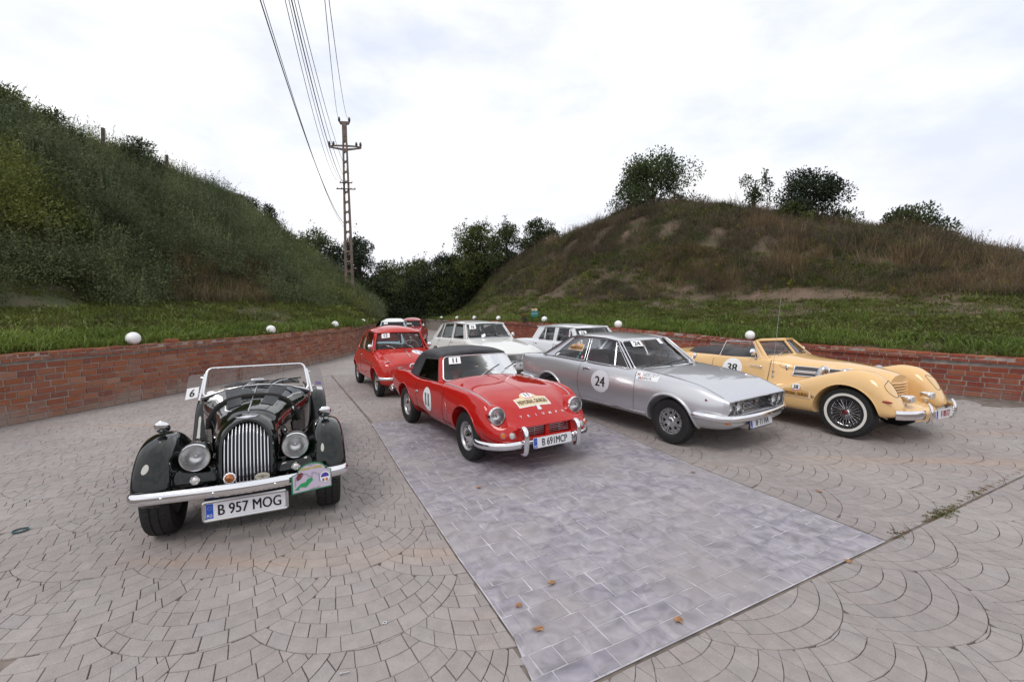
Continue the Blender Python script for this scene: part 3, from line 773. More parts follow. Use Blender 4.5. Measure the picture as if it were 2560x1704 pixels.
    if style == 'wire':
        ww = MB(); a, c = rim+.028, rim+.060; ww.lathe([(a, hs*.93), (a, hs*1.035), (c, hs*1.05), (c, hs*.93)], ax=AX, n=64); kids.append(ww.obj('whitewall', mat('white_rubber', (.66, .64, .60), .55), None, ang=30))
    for k in kids: k.parent = rm
    return rm, kids
def put_wheels(car, proto, pos, steer=0):
    rm, kids = proto
    for i, (x, y, z) in enumerate(pos):
        if i == 0: o = rm; o.parent = car
        else:
            o = copyo(rm, car)
            for k in kids: copyo(k, o)
        o.location = (x, y, z); o.rotation_euler = (0, R(rnd.uniform(0, 360)) if 0 else 0, (math.pi if y > 0 else 0)+(R(steer) if x > -.5 else 0))
# ---------------- lamps
def ring_lamp(parent, name, c, d, r, deep=.05, lens=None, bezel=.016, hood=0):
    """round lamp facing direction d"""
    b = MB(); d = Vector(d).normalized()
    b.lathe([(r+bezel*.6, -deep), (r+bezel, -deep*.3), (r+bezel, -.005), (r+bezel*.6, .006), (r+.002, .006), (r, -.002), (r, -.008)], o=c, ax=d, n=36)
    o = b.obj(name, CHROME, parent, ang=40)
    if lens is None:
        b = MB(); b.lathe([(r, -.006), (r*.8, -.030), (r*.5, -.052), (r*.22, -.062), (0, -.063)], o=c, ax=d, n=32); b.obj('reflector', REFL, o, ang=60)
        b = MB(); q = Vector(c)-d*.045; b.ball(q, r*.17, 12); b.obj('bulb', CHROMED, o, ang=60)
        b = MB(); b.lathe([(r+.001, -.004), (r*.85, .006), (r*.5, .014), (0, .018)], o=c, ax=d, n=32); b.obj('lens', LENS, o, ang=80)
    else:
        b = MB(); b.lathe([(r+.001, -.004), (r*.85, .003), (r*.5, .007), (0, .009)], o=c, ax=d, n=24); b.obj('lens', lens, o, ang=80)
    return o
# ---------------- plates
def place_on(c, ex, ey):
    c = Vector(c); ex = Vector(ex).normalized(); ey = Vector(ey).normalized()
    return lambda u, v, k=0: tuple(c+ex*u+ey*v+ex.cross(ey)*k)
def license_plate(parent, c, ex, ey, w_, h_, txt, ink=INK, band=True, frame=0, size=None, fw=.8, dx=0, bold=0):
    P = place_on(c, ex, ey)
    b = MB()
    def rr_(w0, h0, k):
        pts = []
        for cx_, cy_, a0 in ((w0/2-.012, h0/2-.012, 0), (-w0/2+.012, h0/2-.012, 90), (-w0/2+.012, -h0/2+.012, 180), (w0/2-.012, -h0/2+.012, 270)):
            for t in (0, 45, 90): pts.append(P(cx_+.012*math.cos(R(a0+t)), cy_+.012*math.sin(R(a0+t)), k))
        return pts
    nrm = Vector(ex).normalized().cross(Vector(ey).normalized())
    b.prism(rr_(w_, h_, -.004), nrm*.005); o = b.obj('license_plate', PLATEW, parent, ang=30)
    if frame:
        b = MB(); q = rr_(w_+frame, h_+frame, .0); b.tube(q, frame*.55, 6, closed=True); b.obj('plate_frame', CHROMED, o, ang=40)
    x0 = -w_/2+.004
    if band:
        b = MB(); b.add([P(x0, -h_/2+.004, .002), P(x0+.045, -h_/2+.004, .002), P(x0+.045, h_/2-.004, .002), P(x0, h_/2-.004, .002)], [(0, 1, 2, 3)]); bo = b.obj('country_band', BLUEINK, o, ang=None, recalc=False)
        text_obj('RO', .030, lambda u, v: P(x0+.0225+u, -h_*.28+v, .0035), WHITE, o, 'country_letters', .8)
        st_ = MB()
        for i in range(12):
            t = 2*math.pi*i/12; cx_, cy_ = x0+.0225+.012*math.cos(t), h_*.2+.012*math.sin(t); st_.add([P(cx_-.0018, cy_-.0018, .0035), P(cx_+.0018, cy_-.0018, .0035), P(cx_, cy_+.0025, .0035)], [(0, 1, 2)])
        st_.obj('star_ring', mat('yellow_ink', (.6, .45, .05), .4), o, ang=None, recalc=False)
    text_obj(txt, size or h_*.98, lambda u, v: P(u+(.024 if band else 0)+dx, v, .0035), ink, o, 'plate_letters', fw, bold or .0016)
    return o
# ---------------- decals
def disc_decal(parent, name, fn, ru, rv, mt, n=40, k=5):
    b = MB(); vs = [fn(0, 0)]; fs = []
    for i in range(1, k+1):
        for j in range(n):
            t = 2*math.pi*j/n; vs.append(fn(ru*i/k*math.cos(t), rv*i/k*math.sin(t)))
    for j in range(n): fs.append((0, 1+j, 1+(j+1) % n))
    for i in range(k-1):
        for j in range(n): fs.append((1+i*n+j, 1+(i+1)*n+j, 1+(i+1)*n+(j+1) % n, 1+i*n+(j+1) % n))
    b.add(vs, fs); return b.obj(name, mt, parent, ang=60, fix=False)
def rect_decal(parent, name, fn, w_, h_, mt, n=6):
    b = MB(); b.grid([[fn(-w_/2+w_*i/n, -h_/2+h_*j/n) for j in range(n+1)] for i in range(n+1)]); return b.obj(name, mt, parent, ang=60, fix=False)
ORANGE = mat('plaque_orange', (.62, .36, .13), .4); CREAMP = mat('plaque_cream', (.66, .55, .36), .4); BROWNINK = mat('brown_ink', (.12, .05, .01), .4); PINKINK = mat('pink_ink', (.7, .25, .3), .4)
YELLOWINK = mat('yellow_flag', (.75, .55, .08), .4)
def rally_plaque(parent, fn, s, num, base=ORANGE, txt='MEMORIAL GIURGIU'):
    """fn(u,v,k)->3-D; plaque about 1.0*s wide"""
    def outline(g_):
        pts = [(-.5, -.21), (.5, -.21), (.5, .05), (.33, .075)]
        for i in range(9):
            t = math.pi*i/8; pts.append((.25*math.cos(t), .09+.17*math.sin(t)))
        pts += [(-.33, .075), (-.5, .05)]
        return [((x*(1+g_))*s, ((y-.0)*(1+g_*1.6))*s) for x, y in pts]
    for k, (g_, mt, nm) in enumerate(((0.0, WHITE, 'rally_plaque'), (-.05, base, 'plaque_field'))):
        pts = outline(g_); b = MB(); c = (0, 0); vs = [fn(0, 0, .002+.0015*k)]; n = len(pts)
        dens = []
        for i in range(n):
            a_, b_ = pts[i], pts[(i+1) % n]
            for t in (0, .34, .67): dens.append((a_[0]+(b_[0]-a_[0])*t, a_[1]+(b_[1]-a_[1])*t))
        n = len(dens); fs = []
        for q in (.34, .67, 1):
            for p in dens: vs.append(fn(p[0]*q, p[1]*q, .002+.0015*k))
        for j in range(n): fs.append((0, 1+j, 1+(j+1) % n))
        for i in range(2):
            for j in range(n): fs.append((1+i*n+j, 1+(i+1)*n+j, 1+(i+1)*n+(j+1) % n, 1+i*n+(j+1) % n))
        b.add(vs, fs); o = b.obj(nm, mt, parent if k == 0 else root_, ang=60, fix=False)
        if k == 0: root_ = o
    disc_decal(root_, 'number_field', lambda u, v: fn(u, v+.14*s, .005), .15*s, .105*s, WHITE, 20, 2)
    text_obj(num, .2*s, lambda u, v: fn(u, v+.15*s, .0085), INK, root_, 'plaque_number', 1, .002)
    text_obj(txt, .165*s, lambda u, v: fn(u, v-.09*s, .0075), BROWNINK, root_, 'plaque_letters', .60, .0012)
    rect_decal(root_, 'flag_bar', lambda u, v: fn(u-.2*s, v+.12*s, .006), .035*s, .13*s, YELLOWINK, 2)
    rect_decal(root_, 'ribbon', lambda u, v: fn(u, v+.035*s, .0062), .3*s, .03*s, PINKINK, 2)
    return root_
def number_square(parent, fn, w_, h_, txt, size):
    o = rect_decal(parent, 'number_sticker', lambda u, v: fn(u, v, .003), w_, h_, WHITE, 2); text_obj(txt, size, lambda u, v: fn(u, v, .0055), INK, o, 'sticker_digits', 1, .0035); return o
# ---------------- windows
def pane_fn(c, bulge=(0, 0, 0), bv=0):
    c = [Vector(p) for p in c]; B = Vector(bulge)
    return lambda u, v: c[0]*(1-u)*(1-v)+c[1]*u*(1-v)+c[2]*u*v+c[3]*(1-u)*v+B*(4*u*(1-u)*(1-bv+bv*v))
def pane(parent, name, c, bulge=(0, 0, 0), rad=.04, gm=None, fm_=None, fr_=.008, thick=None):
    """c = four corners (u0v0, u1v0, u1v1, u0v1)"""
    f = pane_fn(c, bulge); wu = (Vector(c[1])-Vector(c[0])).length; wv = (Vector(c[3])-Vector(c[0])).length
    wu2 = (Vector(c[2])-Vector(c[3])).length; wu_ = (wu+wu2)/2
    ru, rv = min(rad/max(wu_, .01), .45), min(rad/max(wv, .01), .45); out_ = []
    for cx_, cy_, a0 in ((1-ru, 1-rv, 0), (ru, 1-rv, 90), (ru, rv, 180), (1-ru, rv, 270)):
        seg = []
        for t in range(0, 91, 18): seg.append((cx_+ru*math.cos(R(a0+t)), cy_+rv*math.sin(R(a0+t))))
        out_ += seg
    full = []
    for i in range(len(out_)):
        a_, b_ = out_[i], out_[(i+1) % len(out_)]; d = math.hypot(b_[0]-a_[0], b_[1]-a_[1]); k = max(1, int(d/.12))
        for j in range(k): full.append((a_[0]+(b_[0]-a_[0])*j/k, a_[1]+(b_[1]-a_[1])*j/k))
    n = len(full); b = MB(); vs = [f(.5, .5)]; fs = []
    for q in (.25, .5, .75, 1):
        for u, v in full: vs.append(f(.5+(u-.5)*q, .5+(v-.5)*q))
    for j in range(n): fs.append((0, 1+j, 1+(j+1) % n))
    for i in range(3):
        for j in range(n): fs.append((1+i*n+j, 1+(i+1)*n+j, 1+(i+1)*n+(j+1) % n, 1+i*n+(j+1) % n))
    b.add(vs, fs); o = b.obj(name, gm or GLASS, parent, ang=80, fix=False)
    if fm_:
        b = MB(); b.tube([f(u, v) for u, v in full], fr_, 8, closed=True); b.obj('window_frame', fm_, o, ang=60)
    return o, f
def shell(parent, name, rows, th, mt, ang=45, sub=4):
    """rows of points (smoothed) -> sheet with thickness th (vector)"""
    A = np.array(rows, float)
    A = np.array([catmull(A[:, j], sub) for j in range(A.shape[1])]).transpose(1, 0, 2)
    A = np.array([catmull(r_, sub) for r_ in A])
    nu, nv = A.shape[:2]; T = np.array(th, float)
    b = MB(); top = A.reshape(-1, 3); bot = top+T; vs = [tuple(p) for p in top]+[tuple(p) for p in bot]; k = nu*nv; fs = []
    for i in range(nu-1):
        for j in range(nv-1):
            q = (i*nv+j, (i+1)*nv+j, (i+1)*nv+j+1, i*nv+j+1); fs.append(q); fs.append(tuple(k+a for a in q[::-1]))
    for i in range(nu-1):
        fs.append((i*nv, (i+1)*nv, k+(i+1)*nv, k+i*nv)); fs.append((i*nv+nv-1, (i+1)*nv+nv-1, k+(i+1)*nv+nv-1, k+i*nv+nv-1))
    for j in range(nv-1):
        fs.append((j, j+1, k+j+1, k+j)); o_ = (nu-1)*nv; fs.append((o_+j, o_+j+1, k+o_+j+1, k+o_+j))
    b.add(vs, fs); return b.obj(name, mt, parent, ang=ang, fix=False)
def slab_poly(parent, name, pts, th, mt):
    """flat-ish polygon panel with thickness vector"""
    b = MB(); b.prism(pts, th); return b.obj(name, mt, parent, ang=None)
def rbox(b, c, d, e=.5, m=0, n=16, rot=None):
    """super-ellipsoid cushion"""
    sg = lambda v, p: math.copysign(abs(v)**p, v)
    vs = []; fs = []; C = Vector(c)
    for i in range(n+1):
        a = -math.pi/2+math.pi*i/n
        for j in range(n*2):
            t = math.pi*j/n
            p = Vector((d[0]/2*sg(math.cos(a), e)*sg(math.cos(t), e), d[1]/2*sg(math.cos(a), e)*sg(math.sin(t), e), d[2]/2*sg(math.sin(a), e)))
            if rot is not None: p = rot @ p
            vs.append(C+p)
    k = 2*n
    for i in range(n):
        for j in range(k): fs.append((i*k+j, i*k+(j+1) % k, (i+1)*k+(j+1) % k, (i+1)*k+j))
    b.add(vs, fs, m)
def seat(parent, x, y, z, w_, mt, back=.55, name='seat'):
    b = MB(); rbox(b, (x, y, z), (.5, w_, .16), .4); rbox(b, (x-.27, y, z+back*.45), (.14, w_, back), .4, rot=Matrix.Rotation(R(-14), 3, 'Y')); return b.obj(name, mt, parent, ang=60)
def steering(parent, c, r, mt=None, tilt=25):
    b = MB(); rot = Matrix.Rotation(R(tilt), 3, 'Y'); C = Vector(c)
    b.tube([C+rot @ Vector((0, r*math.cos(2*math.pi*i/32), r*math.sin(2*math.pi*i/32))) for i in range(32)], .011, 8, closed=True)
    for a in (0, 130, 230): b.tube([C, C+rot @ Vector((0, r*math.sin(R(a)), r*math.cos(R(a)))) if 0 else C+rot @ Vector((0, r*math.cos(R(a+90)), r*math.sin(R(a+90))))], .007, 6)
    b.tube([C, C+rot @ Vector((.25, 0, -.02))], .018, 8); rbox(b, c, (.03, .07, .07), .8, n=8)
    return b.obj('steering_wheel', mt or BLACK, parent, ang=60)
def wiper(parent, p0, p1, bl=.30, bdir=None, mt=None):
    b = MB(); p0 = Vector(p0); p1 = Vector(p1); mid = (p0+p1)/2+Vector((.02, 0, .02)); b.tube([p0, mid, p1], [.006, .0045, .003], 6); b.tube([p0+Vector((0, 0, -.02)), p0+Vector((0, 0, .012))], .010, 8)
    d = (Vector(bdir).normalized() if bdir else (p1-p0).normalized()); o = b.obj('wiper', mt or CHROMED, parent, ang=60)
    b = MB(); b.tube([p1-d*bl/2, p1+d*bl/2], .0055, 6, flat=(1.4, .7)); b.obj('wiper_blade', BLACK, o, ang=60); return o
def line_on(parent, name, pts, r, mt, closed=False):
    b = MB(); b.tube(pts, r, 6, closed=closed); return b.obj(name, mt, parent, ang=60)
def mirror(parent, foot, head, r=.055, d=(1, 0, 0), oval=1.0):
    b = MB(); foot = Vector(foot); head = Vector(head); b.tube([foot, foot+Vector((0, 0, .012))], .022, 12); b.tube([foot, (foot+head)/2+Vector((.01, 0, .01)), head], .006, 8)
    b.lathe([(0, .03), (r*.5, .024), (r*.9, .010), (r, -.002), (r*.94, -.006)], o=head, ax=d, n=28); o = b.obj('wing_mirror', CHROME, parent, ang=50)
    b = MB(); b.lathe([(r*.94, -.004), (0, -.004)], o=head, ax=d, n=24); b.obj('mirror_glass', mat('mirror_glass', (.7, .72, .72), .04, 1), o, ang=60); return o
def bumper_bar(parent, pts, hgt, dep, mt=None, name='bumper', n=14, sub=6):
    C = catmull(np.array(pts, float), sub); b = MB(); k = len(C)
    rr = [1.0]*k; rr[0] = .25; rr[1] = .8; rr[-1] = .25; rr[-2] = .8
    b.tube([tuple(p) for p in C], rr, n, flat=(hgt/2, dep/2), up=(0, 0, 1)); return b.obj(name, mt or CHROME, parent, ang=60)
def arch_lip(parent, S_, x, z, r, side, mt, tr=.010, a0=-8, a1=188, sx=1.0, out_=.0, name='arch_lip'):
    pts = []
    for a in np.linspace(a0, a1, 40):
        px_, pz_ = x+r*sx*math.cos(R(a)), z+r*math.sin(R(a)); y = S_.y(px_, pz_, side)
        if abs(y) < .45: continue
        pts.append((px_, y+side*out_, pz_))
    b = MB(); b.tube(pts, tr, 8); return b.obj(name, mt, parent, ang=60)
LBL = {}
# ============================================================ RED ROADSTER (11)
RED = paint('signal_red', (.42, .012, .010)); REDDK = mat('dark_red', (.30, .01, .01), .4)  # darker red for the bonnet centre line
INTB = mat('black_trim', (.02, .02, .022), .55)
def sp(x, zb, *p): return (x, [(0, zb)]+list(p))
def build_roadster():
    car = thing('sports_car', 'glossy red two seat sports car, number 11, black soft top up, on the grey patch', 'car', (.035, 5.552, 0), (0, 0, R(-58.2)), 'classic cars parked in the yard')
    st = [
     sp(-2.96, .44, (.40, .44), (.54, .46), (.585, .53), (.60, .60), (.60, .67), (.57, .715), (.48, .72), (.28, .73), (0, .735)),
     sp(-2.90, .38, (.48, .39), (.60, .43), (.64, .50), (.65, .60), (.645, .69), (.605, .748), (.5, .748), (.3, .755), (0, .76)),
     sp(-2.5, .30, (.50, .30), (.63, .34), (.69, .46), (.71, .58), (.695, .70), (.64, .785), (.54, .775), (.3, .79), (0, .80)),
     sp(-2.1, .22, (.50, .22), (.62, .26), (.70, .40), (.724, .55), (.70, .71), (.645, .805), (.54, .79), (.3, .81), (0, .815)),
     sp(-1.78, .20, (.50, .20), (.61, .25), (.69, .38), (.72, .52), (.705, .67), (.665, .770), (.56, .785), (.3, .80), (0, .80)),
     sp(-1.56, .20, (.50, .20), (.60, .25), (.68, .36), (.715, .50), (.71, .63), (.68, .745), (.6, .78), (.3, .79), (0, .79)),
     sp(-1.1, .20, (.50, .20), (.60, .24), (.68, .35), (.715, .50), (.71, .65), (.685, .767), (.6, .79), (.3, .80), (0, .80)),
     sp(-.75, .20, (.50, .20), (.60, .24), (.68, .35), (.715, .50), (.71, .66), (.685, .782), (.6, .797), (.3, .845), (0, .86)),
     sp(-.35, .20, (.50, .20), (.60, .24), (.68, .36), (.72, .50), (.712, .66), (.66, .79), (.56, .79), (.3, .822), (0, .833)),
     sp(0, .22, (.50, .22), (.62, .26), (.70, .38), (.735, .50), (.722, .66), (.655, .795), (.55, .772), (.3, .792), (0, .803)),
     sp(.25, .24, (.50, .24), (.62, .28), (.69, .38), (.725, .47), (.71, .62), (.64, .765), (.51, .715), (.3, .735), (0, .748)),
     sp(.36, .25, (.48, .25), (.61, .28), (.675, .37), (.71, .46), (.70, .59), (.625, .725), (.50, .67), (.3, .698), (0, .713)),
     sp(.44, .26, (.47, .26), (.60, .28), (.66, .36), (.695, .45), (.68, .55), (.605, .655), (.48, .615), (.3, .660), (0, .675)),
     sp(.56, .27, (.45, .27), (.56, .29), (.61, .34), (.64, .42), (.62, .49), (.55, .535), (.45, .535), (.3, .575), (0, .595)),
     sp(.64, .29, (.42, .29), (.52, .31), (.56, .35), (.58, .41), (.56, .455), (.50, .505), (.42, .505), (.28, .52), (0, .535)),
     sp(.685, .31, (.38, .31), (.46, .325), (.50, .355), (.51, .40), (.50, .435), (.45, .470), (.38, .478), (.25, .485), (0, .492)),
    ]
    body = loft_body('body', st, [RED, DARK, INTB], car, nx=90, per=5, extra=[-1.58, -.62])
    S_ = Surf(body)
    cuts = []
    for s_ in (-1, 1):
        for cx_, cz_, r_ in ((0, .292, .352), (-2.115, .292, .335)):
            b = cyl_cut(cx_, cz_, r_, s_*.44, s_*1.0); cuts.append(cutter(b, 3, 1))
    for s_ in (-1, 1):
        b = MB(); b.prism([(.425, s_*.545+.106*math.cos(2*math.pi*i/40), .600+.106*math.sin(2*math.pi*i/40)) for i in range(40)], (.5, 0, 0)); cuts.append(cutter(b, 3, 0))
    b = MB(); b.prism([(.60, -.335, .365), (.60, .335, .365), (.60, .315, .480), (.60, -.315, .480)], (.25, 0, 0)); cuts.append(cutter(b, 3, 1))
    b = MB(); b.prism([(-1.66, -.58, .40), (-.95, -.58, .40), (-.80, -.58, 1.2), (-1.92, -.58, 1.2)], (0, 1.16, 0)); cuts.append(cutter(b, 3, 2))
    boolean(body, cuts)
    for s_ in (-1, 1):
        d = split_door(body, -1.58, -.62, s_, .262, .775, car)
        z_ = np.linspace(.26, .79, 12)
        for xx in (-1.58, -.62):
            xs_ = [xx-.0 if xx < -1 else -.60-.16*max(0, (.62-zz))*1.2 for zz in z_]
            line_on(car, 'panel_gap', [(a_, S_.y(a_, zz, s_)+s_*.0005, zz) for a_, zz in zip(xs_, z_)], .0028, GAP)
        line_on(car, 'panel_gap', [(a_, S_.y(a_, .345, s_)+s_*.0005, .345-.08*(a_+.70)) for a_ in np.linspace(-.70, -.33, 8)], .0026, GAP)
        arch_lip(car, S_, 0, .292, .352, s_, RED, .010, -6, 190); arch_lip(car, S_, -2.115, .292, .335, s_, RED, .010, -10, 190)
        # bead along the wing crest
        bx = np.linspace(-.74, .50, 24); by = np.interp(bx, [-.75, 0, .5], [.615, .60, .552])
        line_on(car, 'wing_bead', [(x, s_*y, S_.z(x, s_*y)+.002) for x, y in zip(bx, by)], .0075, CHROMED)
        bx = np.linspace(-2.93, -1.62, 20); by = np.interp(bx, [-2.95, -2.5, -2.0, -1.6], [.585, .60, .60, .64])
        line_on(car, 'wing_bead', [(x, s_*y, S_.z(x, s_*y)+.002) for x, y in zip(bx, by)], .006, CHROMED)
        ring_lamp(car, 'headlight', (.502, s_*.545, .598), (1, -s_*.02, .03), .089, .15, bezel=.012)
        b = MB(); b.lathe([(.100, -.22), (.112, -.10), (.108, -.01), (.10, .0)], o=(.478, s_*.545, .598), ax=(1, 0, .03), n=32); b.obj('headlight_pod', RED, car, ang=60)
        ring_lamp(car, 'indicator', (S_.x(s_*.565, .425)+.006, s_*.565, .425), (1, s_*.35, 0), .030, .02, AMBER, .006)
        ring_lamp(car, 'sidelight', (S_.x(s_*.475, .420)+.006, s_*.475, .420), (1, s_*.1, 0), .031, .02, CLEARL, .006)
        # overriders
        pts = [(.70, s_*.355, .47), (.735, s_*.355, .49), (.775, s_*.355, .46), (.790, s_*.355, .38), (.785, s_*.355, .29), (.765, s_*.355, .225), (.72, s_*.355, .215)]
        b = MB(); b.tube(catmull(pts, 5), .030, 14, up=(0, 1, 0), flat=(1, .8)); o = b.obj('overrider', CHROME, car, ang=60)
        bumper_bar(car, [(.30, s_*.735, .305), (.42, s_*.725, .30), (.56, s_*.655, .30), (.66, s_*.55, .305), (.715, s_*.42, .315), (.725, s_*.30, .325)], .085, .05)
        bumper_bar(car, [(-2.72, s_*.70, .44), (-2.90, s_*.68, .44), (-3.0, s_*.60, .44), (-3.03, s_*.40, .44)], .08, .05)
        b = MB(); b.tube([(-3.0, s_*.42, .53), (-3.05, s_*.42, .46), (-3.04, s_*.42, .37)], .03, 10); b.obj('overrider', CHROME, car, ang=60)
        # handle
        yh = S_.y(-1.50, .60, s_); b = MB(); rbox(b, (-1.50, yh+s_*.014, .60), (.10, .022, .022), .8, n=8); rbox(b, (-1.545, yh+s_*.008, .585), (.035, .02, .04), .8, n=8); b.obj('door_handle', CHROME, car, ang=60)
    line_on(car, 'bumper_bar_centre', [(.72, -.33, .322), (.735, 0, .322), (.72, .33, .322)], .02, CHROME)
    line_on(car, 'panel_gap', [(x, 0, S_.z(x, 0)+.0003) for x in np.linspace(-.34, .45, 24)], .0022, REDDK)
    # bonnet bulge edge, front lip, lower air slot
    line_on(car, 'bonnet_lip', [(S_.x(y, .485)+.004, y, .488) for y in np.linspace(-.40, .40, 24)], .009, RED)
    line_on(car, 'valance_lip', [(S_.x(y, .352)+.006, y, .352) for y in np.linspace(-.40, .40, 24)], .012, RED)
    line_on(car, 'panel_gap', [(x, y, S_.z(x, y)+.0005) for x, y in [(-.80+.03*math.cos(t*2), t) for t in np.linspace(-.6, .6, 26)]], .003, GAP)
    # grille halves
    for y0, y1 in ((-.31, -.03), (.03, .31)):
        g_ = MB(); yc = (y0+y1)/2
        for z_ in np.linspace(.385, .465, 5): g_.box((.650, yc, z_), (.012, y1-y0, .005))
        g_.box((.655, yc, .425), (.012, .006, .10)); g_.obj('grille', CHROMED, car, ang=None)
    b = MB(); b.box((.645, 0, .425), (.06, .05, .118)); b.obj('grille_divider', RED, car, ang=None)
    # letters and badge on the bonnet front
    for i, ch in enumerate('TRIUMPH'):
        y = -.285+.096*i; x = .585-.55*abs(y)**2*.3
        vs_, fs_ = text2d(ch, .045, 1.0, .0012); b = MB(); b.add([(x-v*.82, y+u, S_.z(x-v*.82, y+u)+.006) for u, v in vs_], fs_); b.obj('letter', WHITE if 0 else CHROME, car, ang=None, recalc=False)
    b = MB(); q = [(-.03, .03), (-.018, .012), (-.03, -.03), (0, -.04), (.03, -.03), (.018, .012), (.03, .03), (0, .022)]; b.prism([(.50-v, u, S_.z(.50-v, u)+.002) for u, v in q], (0, 0, .006)); b.obj('shield_badge', CHROME, car, ang=None)
    # soft top
    CANV = mat('black_canvas', (.030, .029, .034), .62, noise=(6, .25), bump=(7, .35, .02))
    rows = []
    for x, ye, ze, y2, z2, zc in [(-1.085, .50, 1.075, .42, 1.125, 1.150), (-1.12, .535, 1.080, .455, 1.145, 1.175), (-1.42, .555, 1.062, .48, 1.165, 1.205), (-1.72, .565, 1.03, .49, 1.150, 1.200), (-1.86, .585, .96, .51, 1.09, 1.14), (-1.96, .61, .87, .54, .97, 1.03), (-2.03, .62, .80, .52, .86, .92), (-2.09, .60, .795, .50, .805, .82)]:
        rows.append([(x+.05*0, -ye, ze), (x, -(ye+y2)/2-.015, (ze+z2)/2+.012), (x, -y2, z2), (x, -y2*.5, (z2+3*zc)/4), (x, 0, zc), (x, y2*.5, (z2+3*zc)/4), (x, y2, z2), (x, (ye+y2)/2+.015, (ze+z2)/2+.012), (x, ye, ze)])
    soft = shell(car, 'soft_top', rows, (0, 0, -.012), CANV)
    for s_ in (-1, 1):
        rows = [[(-1.50, s_*.565, 1.06), (-1.555, s_*.60, .93), (-1.62, s_*.655, .785)], [(-1.66, s_*.57, 1.05), (-1.72, s_*.60, .92), (-1.78, s_*.655, .79)], [(-1.86, s_*.585, .965), (-1.90, s_*.61, .88), (-1.95, s_*.645, .795)], [(-2.0, s_*.615, .84), (-2.02, s_*.62, .82), (-2.05, s_*.625, .80)]]
        shell(soft, 'quarter_curtain', rows, (0, -s_*.012, 0), CANV)
        line_on(soft, 'drip_welt', [(-1.10, s_*.525, 1.078), (-1.3, s_*.555, 1.066), (-1.5, s_*.566, 1.055)], .010, CANV)
        pane(car, 'side_window', [(-.93, s_*.632, .79), (-1.60, s_*.66, .785), (-1.50, s_*.572, 1.055), (-1.12, s_*.535, 1.07)], (0, 0, 0), .03, GLASSD, BLACK, .007)
        # pillar and frame of the windscreen
        slab_poly(car, 'windscreen_pillar', [(-.865, s_*.585, .80), (-.93, s_*.632, .79), (-1.12, s_*.535, 1.09), (-1.07, s_*.50, 1.105)], (-.02, -s_*.02, 0), RED)
    ws, f = pane(car, 'windscreen', [(-.86, -.585, .805), (-.86, .585, .805), (-1.07, .495, 1.105), (-1.07, -.495, 1.105)], (.10, 0, .012), .055, GLASS, CHROME, .009)
    line_on(car, 'windscreen_base', [tuple(Vector(f(u, 0))+Vector((.012, 0, -.02))) for u in np.linspace(0, 1, 20)], .020, RED)
    line_on(car, 'windscreen_seal', [tuple(Vector(f(u, 1))+Vector((-.004, 0, .014))) for u in np.linspace(.02, .98, 20)], .012, BLACK)
    P_ = lambda u, v, k=0: tuple(Vector(f(.5+u/1.12, v))+Vector((.006+k, 0, .006+k)))
    number_square(ws, lambda u, v, k=0: P_(-.40+u, .80+v/.36, k), .17, .105, '11', .10)
    wiper(car, (S_.x(-.12, 2) if 0 else -.73, -.10, .845), tuple(Vector(f(.60, .30))+Vector((.02, 0, .012))), .30, (0, .75, .35)); wiper(car, (-.74, .24, .845), tuple(Vector(f(.88, .33))+Vector((.02, 0, .012))), .30, (0, .75, .35))
    mb_ = MB(); rbox(mb_, tuple(Vector(f(.62, .62))+Vector((-.06, 0, 0))), (.03, .17, .05), .5, n=8); mb_.obj('rear_view_mirror', BLACK, car, ang=60)
    # side decals
    for s_ in (-1,):
        D_ = lambda u, v, k=0: (-1.13+u, S_.y(-1.13+u, .535+v, s_)+s_*(.002+k), .535+v)
        o = disc_decal(car, 'race_number', D_, .148, .165, WHITE); text_obj('11', .25, lambda u, v: D_(u, v, .007), INK, o, 'race_digits', .8, .008)
        sc = MB(); pts = [(-.50+.02*math.sin(t*5), S_.y(-.5, .55-.16*t, s_)+s_*.004, .60-.22*t) for t in np.linspace(0, 1, 18)]; sc.tube(pts, .004, 5); sc.tube([(-.53, pts[6][1], pts[6][2]), (-.47, pts[6][1], pts[6][2]+.01)], .003, 5); sc.tube([(-.53, pts[11][1], pts[11][2]), (-.47, pts[11][1], pts[11][2]+.01)], .003, 5); sc.obj('script_badge', CHROMED, car, ang=60)
    rally_plaque(car, lambda u, v, k=0: (.36-v*1.25, -.02+u, S_.z(.36-v*1.25, -.02+u)+.001+k), .44, '11', CREAMP)
    license_plate(car, (.775, 0, .322), (0, 1, 0), (-.08, 0, 1), .52, .113, 'B 691MCP', fw=.72)
    # interior
    for y in (-.28, .28): seat(car, -1.42, y, .42, .42, mat('grey_vinyl', (.09, .09, .095), .5), .42)
    b = MB(); rbox(b, (-.90, 0, .74), (.18, 1.1, .12), .4); b.obj('dashboard', INTB, car, ang=60); steering(car, (-1.05, .29, .76), .19)
    put_wheels(car, make_wheel('steel', .288, .155, .182), [(0, -.612, .288), (0, .612, .288), (-2.115, -.605, .288), (-2.115, .605, .288)], steer=0)
    return car
build_roadster()

